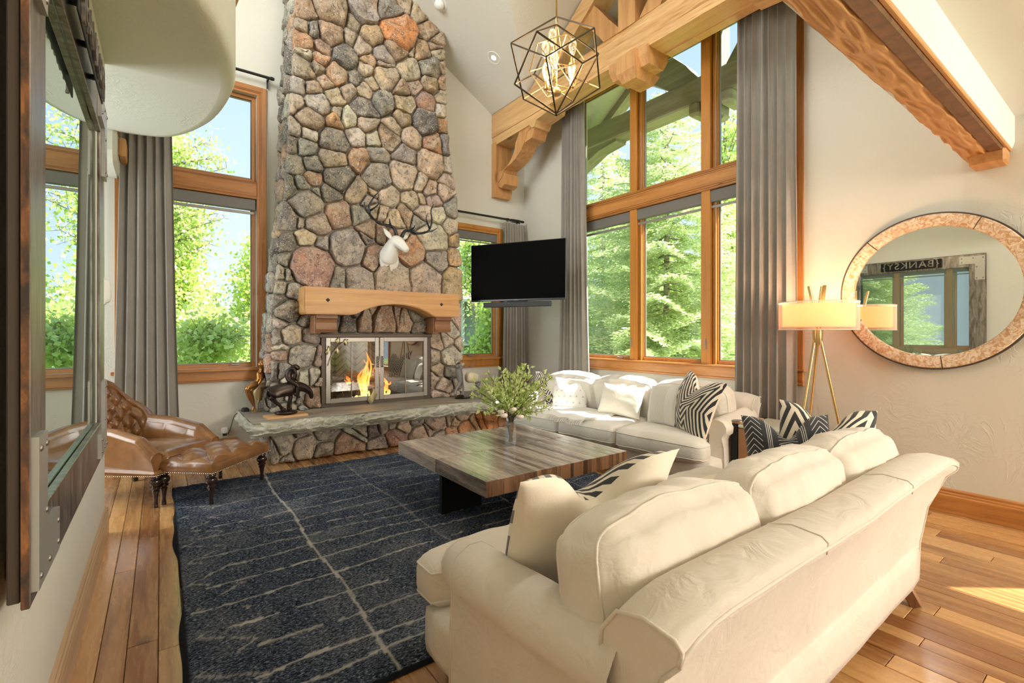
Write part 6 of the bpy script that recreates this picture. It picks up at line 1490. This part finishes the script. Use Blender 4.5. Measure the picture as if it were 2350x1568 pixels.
def leafmat(name, c0, c1, tr=.5):
    t = NT(name); t.t.nodes.remove(t.b); oi = t.n('NewGeometry'); n_ = t.n('TexNoise', {'Vector': t.n('TexCoord').outputs['Object'], 'Scale': 14.0 if 'bq' in name else 1.1, 'Detail': 2.0}).outputs[0]
    r_ = t.math('ADD', t.math('MULTIPLY', oi.outputs['Random Per Island'], .7), t.math('MULTIPLY', n_, .5)); c = t.ramp(r_, [(.15, c0), (.85, c1)])
    df = t.n('BsdfDiffuse', {0: c}); tl = t.n('BsdfTranslucent', {0: t.mix(.3, c, (.6, .8, .1))}); mx = t.n('MixShader', {0: tr, 1: df.outputs[0], 2: tl.outputs[0]}); gl = t.n('BsdfGlossy', {'Roughness': .35}); m2 = t.n('MixShader', {0: .06, 1: mx.outputs[0], 2: gl.outputs[0]})
    t.t.links.new(m2.outputs[0], t.out.inputs[0]); M[name] = t.m
leafmat('bq_leaf', (.42, .56, .12), (.78, .86, .42), .5); leafmat('bq_white', (.70, .72, .60), (.85, .86, .78), .3); plain('bq_stem', (.09, .07, .045), .7); plain('rose_pale', (.80, .72, .60), .7, Subsurface_Weight=.0)
rb = random.Random(11); st = B(); lf = B(); wf = B()
def leaf(b, p, d, L, w, up):
    d = d.normalized(); s_ = d.cross(up); s_ = s_.normalized() if s_.length > 1e-4 else V((1, 0, 0)); n_ = s_.cross(d)
    b.add([p, p + d * L * .35 + s_ * w * .5 + n_ * L * .06, p + d * L, p + d * L * .35 - s_ * w * .5 + n_ * L * .06], [(0, 1, 2), (0, 2, 3)])
tips = [(1085, 892), (1078, 905), (1105, 870), (1100, 900), (1120, 855), (1118, 885), (1140, 872), (1150, 850), (1160, 858), (1170, 862), (1185, 850), (1195, 845), (1208, 838), (1217, 842), (1212, 860), (1225, 875), (1232, 890), (1245, 880), (1255, 868), (1268, 865), (1240, 900), (1262, 915), (1255, 930), (1232, 915), (1220, 925), (1130, 905), (1110, 925), (1145, 895), (1165, 885), (1190, 880), (1205, 900), (1175, 905), (1100, 940), (1245, 945), (1180, 870), (1200, 865), (1130, 885), (1155, 915), (1215, 945), (1270, 935)]
neck = V((vx, vy, vz + .20))
for i, (tx_, ty_) in enumerate(tips):
    d = ray(tx_, ty_); depth = 4.05 + rb.uniform(-.22, .22); tp = V((0, 0, CAMH)) + d * depth; base = V((vx + rb.uniform(-.015, .015), vy + rb.uniform(-.015, .015), vz + .03)); nk_ = neck + V((rb.uniform(-.018, .018), rb.uniform(-.018, .018), 0))
    mid = nk_.lerp(tp, .45) + V((0, 0, .035)); P_ = catmull([base, nk_, mid, tp], 8); st.tube(P_, [.0022] * len(P_), 4)
    for k in range(13, len(P_)):
        for s_ in range(2):
            dr = (P_[k] - P_[k - 1]).normalized(); rv = V((rb.uniform(-1, 1), rb.uniform(-1, 1), rb.uniform(-.6, 1))).normalized(); dd = (dr * .7 + rv).normalized(); L_ = rb.uniform(.034, .052)
            b_ = wf if (ty_ > 905 and rb.random() < .25) else lf; p = P_[k] + dd * .006 + (P_[k - 1] - P_[k]) * rb.random(); leaf(b_, p, dd, L_, L_ * .55, rv.cross(dr))
    for _ in range(2):
        q0 = P_[rb.randrange(14, len(P_))]; rv = V((rb.uniform(-1, 1), rb.uniform(-1, 1), rb.uniform(-.3, .9))).normalized(); q1 = q0 + rv * rb.uniform(.05, .10); st.tube([q0, q1], .0013, 3)
        for k in range(6):
            p = q0.lerp(q1, (k + 1) / 6); dd = (rv + V((rb.uniform(-1, 1), rb.uniform(-1, 1), rb.uniform(-1, 1)))).normalized(); L_ = rb.uniform(.030, .046); leaf(lf, p, dd, L_, L_ * .55, rv.cross(dd))
st.build('stems', M['bq_stem'], bq); tag(lf.build('leaves', M['bq_leaf'], bq, recalc=False), kind='stuff'); tag(wf.build('white_sprigs', M['bq_white'], bq, recalc=False), kind='stuff')
for (a, c, dt) in ((1157, 954, -.08), (1194, 957, -.06), (1178, 940, .06), (1150, 945, .08)):
    p = V((0, 0, CAMH)) + ray(a, c) * (3.90 + dt); b = B()
    for k in range(5):
        r_ = .032 - .005 * k; b.lathe([(.004, -.018 + .002 * k), (r_ * .8, -.012), (r_, .002), (r_ * .86, .014 + .001 * k)], p + V((.001 * k, -.001 * k, 0)), 12, a0=k, a1=k + 5.2)
    b.build('rose', M['rose_pale'], bq, smooth=True)

# small things by the hearth
q1_ = thing('speaker', 'small black box on the left corner of the hearth slab', 'speaker', tuple(on(563, 954, y=6.22)))
o = B().box(on(563, 944, y=6.22) + V((0, 0, .012)), (.07, .10, .055), .012).build('body', M['black_matte'], q1_)
cz = on(563, 944, y=6.22); B().tube(catmull([cz + V((-.03, .05, 0)), cz + V((-.10, .06, -.05)), cz + V((-.14, .08, -.2)), (.62, 6.36, .24)], 6), .004, 6).build('cable', M['black_matte'], q1_, smooth=True)
ou = thing('air_freshener', 'white plug-in air freshener in the wall socket left of the hearth', 'air freshener', (.585, YB, .27))
B().bb(.555, .625, YB - .008, YB, .20, .315, .003).build('socket_plate', M['white_plastic'], ou); B().lathe([(0, 0), (.034, 0), (.038, .012), (.030, .022), (0, .024)], (.588, YB - .03, .285), 20, axis=(0, -1, 0)).build('body', M['white_plastic'], ou, smooth=35)
B().bb(.57, .61, YB - .05, YB - .008, .225, .25, .004).build('plug', M['black_matte'], ou)
ls = thing('light_switch', 'white wall switch between the tall window and the chimney', 'light switch', (1.085, YB, 1.30)); B().bb(1.06, 1.095, YB - .008, YB, 1.24, 1.36, .003).build('plate', M['white_plastic'], ls); B().bb(1.07, 1.085, YB - .012, YB - .008, 1.285, 1.315, .002).build('rocker', M['white_plastic'], ls)
# ============================================================ OUTDOORS
GZ = -2.6
t = NT('lawn'); v = t.coord('Object'); n = t.noise(v, .8, 5, .6); t.p(Base_Color=t.ramp(n, [(.3, (.10, .19, .03)), (.7, (.26, .38, .07))]), Roughness=.95); M['lawn'] = t.m
gnd = B().bb(-80, 90, -60, 110, GZ - .3, GZ, 0); struct(gnd.build('ground', M['lawn']))
t = NT('far_trees'); v = t.coord('Object'); n = t.noise(v, .35, 6, .7); t.p(Base_Color=t.ramp(n, [(.35, (.05, .10, .05)), (.65, (.16, .26, .10))]), Roughness=1.0); M['far_trees'] = t.m
b = B(); b.grid(120, 6, lambda u, v: V((-60 + 120 * u, 62 + 26 * v, GZ + (sin(v * pi / 2) * (5.2 + 2.2 * noise.noise(V((u * 6, 1, 0))) + 1.2 * abs(noise.noise(V((u * 60, 2, 0))))) if v > 0 else 0)))); hl = b.build('wooded_ridge', M['far_trees']); tag(hl, 'low wooded ridge on the horizon beyond the left window', 'hill')
leafmat('aspen_leaf', (.40, .60, .08), (.86, .95, .40), .55); leafmat('aspen_pale', (.52, .68, .18), (.90, .96, .55), .55); leafmat('spruce_leaf', (.42, .56, .24), (.88, .94, .66), .45)
t = NT('pale_bark'); v = t.coord('Object', (3, 3, 10)); n = t.noise(v, 3, 4, .6); t.p(Base_Color=t.ramp(n, [(.35, (.16, .13, .10)), (.6, (.46, .42, .34))]), Roughness=.9); M['pale_bark'] = t.m
ORG = V((0, 0, CAMH))
def pt(px, py, d): return ORG + ray(px, py) * d
def leafcloud(cent, n, size, rs_, flat=0.0):
    """n leaf quads near given points (numpy): returns verts, faces"""
    c = cent[rs_.randint(0, len(cent), n)]; c = c[:, :3] + rs_.normal(0, 1, (n, 3)) * c_sig(cent)
    a = rs_.normal(0, 1, (n, 3)); a /= np.linalg.norm(a, axis=1)[:, None]; bb_ = rs_.normal(0, 1, (n, 3)); bb_ -= a * (a * bb_).sum(1)[:, None]; bb_ /= np.linalg.norm(bb_, axis=1)[:, None]
    s = size * (.7 + .6 * rs_.rand(n))[:, None]
    vs = np.stack([c - a * s * .5, c + bb_ * s * .42, c + a * s * .5, c - bb_ * s * .42], 1).reshape(-1, 3); return vs, np.arange(n * 4).reshape(-1, 4)
def c_sig(c): return .11
def mesh_np(name, vs, fs, mat, par, kind='stuff'):
    me = bpy.data.meshes.new(name); off = np.array(par.location) if par else 0; vs = (vs - off).astype(np.float32)
    me.vertices.add(len(vs)); me.vertices.foreach_set('co', vs.ravel()); me.loops.add(fs.size); me.loops.foreach_set('vertex_index', fs.astype(np.int32).ravel())
    k = fs.shape[1]; me.polygons.add(len(fs)); me.polygons.foreach_set('loop_start', np.arange(0, fs.size, k, dtype=np.int32)); me.update(calc_edges=True)
    me.materials.append(M[mat]); o = bpy.data.objects.new(name, me); COL.objects.link(o)
    if par: o.parent = par
    tag(o, kind=kind); return o
def aspen(label, base, top, crown, nleaf, size, seed, mat='aspen_leaf', blobs=None, group=None):
    """trunk from base to top, branches to each crown point, leaves along the branches"""
    rs_ = np.random.RandomState(seed); base, top = V(base), V(top); q = thing('aspen_tree', label, 'tree', tuple(base), group=group)
    b = B(); tr_ = catmull([base, base.lerp(top, .35) + V((.1, 0, 0)), base.lerp(top, .7) + V((-.08, .05, 0)), top], 5); b.tube(tr_, [lerp(.085, .02, k / (len(tr_) - 1)) for k in range(len(tr_))], 7)
    cp = []
    for c in crown:
        c = V(c[:3]); f = min(.95, max(.25, (c.z - base.z) / max(.1, top.z - base.z) - .12)); s_ = tr_[int(f * (len(tr_) - 1))]; m = s_.lerp(c, .55) + V((0, 0, .15)); P_ = catmull([s_, m, c], 6)
        b.tube(P_, [lerp(.022, .004, k / (len(P_) - 1)) for k in range(len(P_))], 5)
        for k in range(3, len(P_)):
            cp.append(P_[k])
            for _ in range(3):
                e = P_[k] + V(rs_.normal(0, .16, 3)); b.tube([P_[k], e], [.005, .002], 3); cp += [e, P_[k].lerp(e, .6)]
    b.build('trunk', M['pale_bark'], q, smooth=True)
    vs, fs = leafcloud(np.array([tuple(p) for p in cp]), nleaf, size, rs_); mesh_np('leaves', vs, fs, mat, q); return q
rq = random.Random(21)
def crown_px(regions, d, n, jd=.8):
    out = []
    for k in range(n):
        x0_, y0_, x1_, y1_ = rq.choice(regions); out.append(pt(rq.uniform(x0_, x1_), rq.uniform(y0_, y1_), d + rq.uniform(-jd, jd)))
    return out
# beyond the left window
aspen('aspen with round bright leaves filling the left half of the tall window', pt(385, 1010, 10.2) , pt(395, 300, 10.2), crown_px([(330, 500, 470, 850), (300, 520, 450, 700), (380, 600, 500, 850), (380, 480, 440, 600)], 10, 60) + crown_px([(330, 250, 400, 330)], 10, 8), 15000, .085, 1)
aspen('aspen at the right edge of the tall left window', pt(620, 1000, 11), pt(600, 520, 11), crown_px([(545, 600, 680, 850), (560, 560, 640, 700), (520, 690, 600, 850)], 11, 46), 10500, .085, 2)
aspen('lower aspen thicket along the bottom of the tall left window', pt(470, 1120, 8.6), pt(470, 800, 8.6), crown_px([(380, 740, 600, 880), (400, 700, 520, 800)], 8.6, 40, .6), 7000, .085, 3, 'aspen_pale')
aspen('aspen branch hanging across the upper panes of the tall left window', pt(250, 1050, 8.2), pt(300, 200, 8.2), [pt(a, c, 8.2) for a, c in ((420, 345), (450, 335), (480, 325), (505, 360), (400, 375), (440, 370), (430, 470), (470, 480), (500, 490), (515, 500), (410, 450), (395, 500), (420, 520), (480, 560), (470, 540), (440, 550), (520, 385), (385, 330))], 3600, .062, 4)
# beyond the chimney window
aspen('young bright aspen growing outside the chimney-side window', pt(1140, 900, 11), pt(1130, 700, 11), crown_px([(1080, 790, 1150, 830), (1110, 740, 1150, 800), (1130, 700, 1150, 740)], 11, 26, .4), 4200, .085, 5, 'aspen_leaf')
aspen('aspen behind the television beyond the chimney-side window', pt(1090, 1000, 13), pt(1090, 500, 13), crown_px([(1060, 540, 1110, 700), (1060, 540, 1150, 580)], 13, 26, .5), 3600, .09, 6, 'aspen_leaf')
# beyond the great window
def spruce(label, base, H, R, seed, d_lo=.0, mat='spruce_leaf', nb=74):
    rs_ = np.random.RandomState(seed); base = V(base); q = thing('spruce_tree', label, 'tree', tuple(base)); b = B(); b.tube([base, base + V((0, 0, H))], [.11, .02], 8); VS = []
    for k in range(nb):
        f = (k + .5) / nb; z = base.z + H * (.06 + .9 * f); r = R * (1 - f) ** .75 * (.8 + .35 * rs_.rand()) + .15; a = k * 2.399 + rs_.rand() * .5; dr = np.array([cos(a), sin(a), 0]); sd_ = np.array([-sin(a), cos(a), 0])
        P_ = [np.array([base.x, base.y, z]) + dr * r * s_ + np.array([0, 0, -.28 * r * s_ + .22 * r * s_ * s_]) for s_ in np.linspace(0, 1, 9)]
        b.tube([V(p) for p in P_], [lerp(.018, .004, i / 8) for i in range(9)], 4)
        for s_ in np.linspace(.18, 1.0, max(8, int(r / .075))):
            i = min(7, int(s_ * 8)); p = P_[i] + (P_[i + 1] - P_[i]) * (s_ * 8 - i); tl = r * .42 * (1 - .72 * s_) + .12
            for sg in (-1, 1):
                tw = sd_ * sg * .85 + dr * .55 + np.array([0, 0, -.18]); tw /= np.linalg.norm(tw)
                n = max(3, int(tl / .045)); t_ = (np.arange(n) + rs_.rand(n)) / n * tl; c = p + tw * t_[:, None] + rs_.normal(0, .012, (n, 3)) - np.array([0, 0, 1]) * (t_ ** 2 * .5)[:, None]
                for (ox, oy) in ((1, .25), (-.2, 1)):
                    w = np.cross(tw, [0, 0, 1]); dd = tw * ox + w * oy * np.where(rs_.rand(n) < .5, -1, 1)[:, None] + rs_.normal(0, .25, (n, 3)); dd /= np.linalg.norm(dd, axis=1)[:, None]
                    L_ = .085 * (.7 + .6 * rs_.rand(n))[:, None]; ww = np.cross(dd, rs_.normal(0, 1, (n, 3))); ww /= np.linalg.norm(ww, axis=1)[:, None]
                    VS.append(np.stack([c, c + dd * L_ * .5 + ww * .015, c + dd * L_, c + dd * L_ * .5 - ww * .015], 1).reshape(-1, 3))
    b.build('trunk', M['pale_bark'], q, smooth=True); VS = np.concatenate(VS); mesh_np('needles', VS, np.arange(len(VS)).reshape(-1, 4), mat, q); return q
g = lambda px, py, d: (lambda p: (p.x, p.y, GZ))(pt(px, py, d))
spruce('large pale green spruce with drooping boughs close outside the great window', g(1530, 700, 10.3), 9.6, 2.9, 1, nb=190)
spruce('second spruce filling the left pane of the great window', g(1385, 700, 13.0), 9.2, 2.7, 2, nb=130)
spruce('spruce seen behind the right pane of the great window', g(1690, 700, 12.6), 9.0, 2.5, 3, nb=120)
aspen('aspen with yellow-green leaves between the two spruces', g(1450, 700, 15), pt(1450, 300, 15), crown_px([(1360, 330, 1560, 620), (1480, 550, 1620, 700)], 15, 60, 1), 9500, .12, 7, 'aspen_pale')
aspen('tall aspen beyond the right panes of the great window', g(1665, 700, 11), pt(1665, 250, 11), crown_px([(1640, 260, 1720, 640)], 11, 30, .5), 4500, .09, 8, 'aspen_leaf')
aspen('low broad aspen clump behind the spruces', g(1560, 700, 17), pt(1560, 560, 17), crown_px([(1340, 600, 1700, 760)], 17, 60, 1.2), 9000, .13, 9, 'aspen_leaf')
# ribbed metal roof of the next house, seen low through the great window
ro_ = thing('neighbour_roof', 'ribbed pale metal roof of the house beyond the great window', 'roof', tuple(pt(1640, 800, 22)))
plain('metal_roof', (.62, .50, .47), .4); plain('roof_rib', (.30, .22, .20), .6)
A_, B_, C_ = pt(1480, 700, 27), pt(1860, 690, 24), pt(1900, 860, 17.5); D_ = pt(1440, 850, 19.5); U = B_ - A_; b = B(); b.add([A_, B_, C_, D_, A_ - V((0, 0, .2)), B_ - V((0, 0, .2)), C_ - V((0, 0, .2)), D_ - V((0, 0, .2))], [(0, 1, 2, 3), (7, 6, 5, 4), (0, 4, 5, 1), (2, 6, 7, 3)]); b.build('sheet', M['metal_roof'], ro_)
for k in range(46):
    u = k / 45; B().bar(A_.lerp(B_, u) + V((0, 0, .03)), D_.lerp(C_, u) + V((0, 0, .03)), .07, .06, .01).build('rib', M['roof_rib'], ro_)
# grey house past the chimney window
hw = thing('neighbour_house', 'grey sided house with shingled roof outside the chimney-side window', 'house', tuple(g(1080, 800, 17)))
plain('siding', (.30, .34, .31), .8); plain('white_trim', (.72, .74, .70), .6); plain('roof_shingle', (.42, .33, .29), .9)
p0, p1 = pt(1040, 720, 17), pt(1230, 720, 17); dx = (p1 - p0).normalized(); nn = V((dx.y, -dx.x, 0))
for k in range(26): z_ = GZ + .2 * k; B().bar(p0 * 1 + V((0, 0, z_ + .1 - p0.z)), p1 + V((0, 0, z_ + .1 - p1.z)), .05, .205, .01, up=(0, 0, 1)).build('siding_board', M['siding'], hw)
zt2 = GZ + 5.2; e0, e1 = V((p0.x, p0.y, zt2)), V((p1.x, p1.y, zt2))
for r_ in range(9):
    for k in range(16):
        a_ = e0.lerp(e1, k / 16 + (.03 if r_ % 2 else 0)); c_ = a_ + dx * (e1 - e0).length / 16 * .93; o1 = -nn * (.35 - r_ * .22) * -1; up_ = V((0, 0, .11 * r_)); f0 = nn * (.5 - r_ * .22)
        B().add([a_ + f0 + up_, c_ + f0 + up_, c_ + f0 - nn * .26 + up_ + V((0, 0, .12)), a_ + f0 - nn * .26 + up_ + V((0, 0, .12)), a_ + f0 + up_ - V((0, 0, .03)), c_ + f0 + up_ - V((0, 0, .03))], [(0, 1, 2, 3), (0, 4, 5, 1)]).build('shingle', M['roof_shingle'], hw)
B().bar(e0 + nn * .55 - V((0, 0, .06)), e1 + nn * .55 - V((0, 0, .06)), .12, .12, .02).build('gutter', M['white_trim'], hw)
w0 = p0.lerp(p1, .12) + nn * .06; B().bar(V((w0.x, w0.y, GZ + 2.2)), V((w0.x, w0.y, GZ + 5.1)), .10, .10, .02).build('downpipe', M['white_trim'], hw)
for u in (.22, .40, .58):
    c_ = p0.lerp(p1, u) + nn * .05; c_.z = GZ + 3.6; B().bar(c_ - dx * .35, c_ + dx * .35, .9, .06, .01, up=(0, 0, 1)).build('window_frame', M['white_trim'], hw)
# roof overhang with its own timber truss outside the great window
plain('soffit_board', (.52, .50, .42), .8); wood('weathered_timber', (.20, .17, .13), (.40, .35, .27), 'y', .7, .9, bump=.5)
ov = thing('roof_overhang', 'boarded gable roof overhang with weathered timber truss outside the great window', 'roof', (6.0, DY, 5.0))
for s in (1, -1):
    m = (lambda y: y) if s > 0 else (lambda y: 2 * DY - y)
    for k in range(22):
        ya, yb2 = DY + k * .155 * cos(atan2(.67, 1)) * 1.2, DY + (k + 1) * .155 * cos(atan2(.67, 1)) * 1.2; za, zb2 = 6.75 - (ya - DY) * .67, 6.75 - (yb2 - DY) * .67 + .004
        B().add([(XR + .19, m(ya), za), (6.50, m(ya), za), (6.50, m(yb2), zb2), (XR + .19, m(yb2), zb2), (XR + .19, m(ya), za + .04), (6.50, m(ya), za + .04), (6.50, m(yb2), zb2 + .04), (XR + .19, m(yb2), zb2 + .04)], [(0, 1, 2, 3), (7, 6, 5, 4), (0, 4, 5, 1), (2, 6, 7, 3), (1, 5, 6, 2)]).build('soffit_board', M['soffit_board'], ov)
    B().prism([(m(DY), 6.90), (m(DY), 6.60), (m(DY + 3.6), 4.19), (m(DY + 3.6), 4.49)], (6.38, 6.58), lambda u, v, w: (w, u, v)).build('barge_rafter', M['weathered_timber'], ov)
    pts_o = [(DY + 1.35, 5.38), (DY + 1.15, 5.30), (DY + .85, 5.10), (DY + .62, 4.92)]; pts_i = [(DY + .18, 4.92), (DY + .40, 5.22), (DY + .70, 5.52), (DY + 1.0, 5.66)]
    B().prism([(m(y), z_) for y, z_ in pts_o + pts_i], (6.02, 6.24), lambda u, v, w: (w, u, v)).build('strut', M['weathered_timber'], ov)
    B().prism([(m(y), z_) for y, z_ in ((6.75, 4.62), (6.75, 3.3), (6.55, 3.3), (6.5, 3.9), (6.2, 4.3), (5.7, 4.5), (5.3, 4.55), (5.3, 4.62))], (6.0, 6.26), lambda u, v, w: (w, u, v)).build('knee_brace', M['weathered_timber'], ov)
B().bb(5.98, 6.28, .3, 6.95, 4.60, 4.95, .02).build('tie_beam', M['weathered_timber'], ov)
B().bb(6.0, 6.26, DY - .14, DY + .14, 4.9, 6.3, .02).build('king_post', M['weathered_timber'], ov)
for (ya, yb2, za) in ((DY - .13, DY + .13, 4.32), (DY - .32, DY - .15, 4.42), (DY + .15, DY + .32, 4.42)): B().bb(5.95, 6.31, ya, yb2, za, 4.62, .04).build('pendant_block', M['weathered_timber'], ov)
for s in (-1, 1): B().bb(6.03, 6.23, DY + s * 3.3 - .1, DY + s * 3.3 + .1, GZ, 4.6, .02).build('porch_post', M['weathered_timber'], ov)
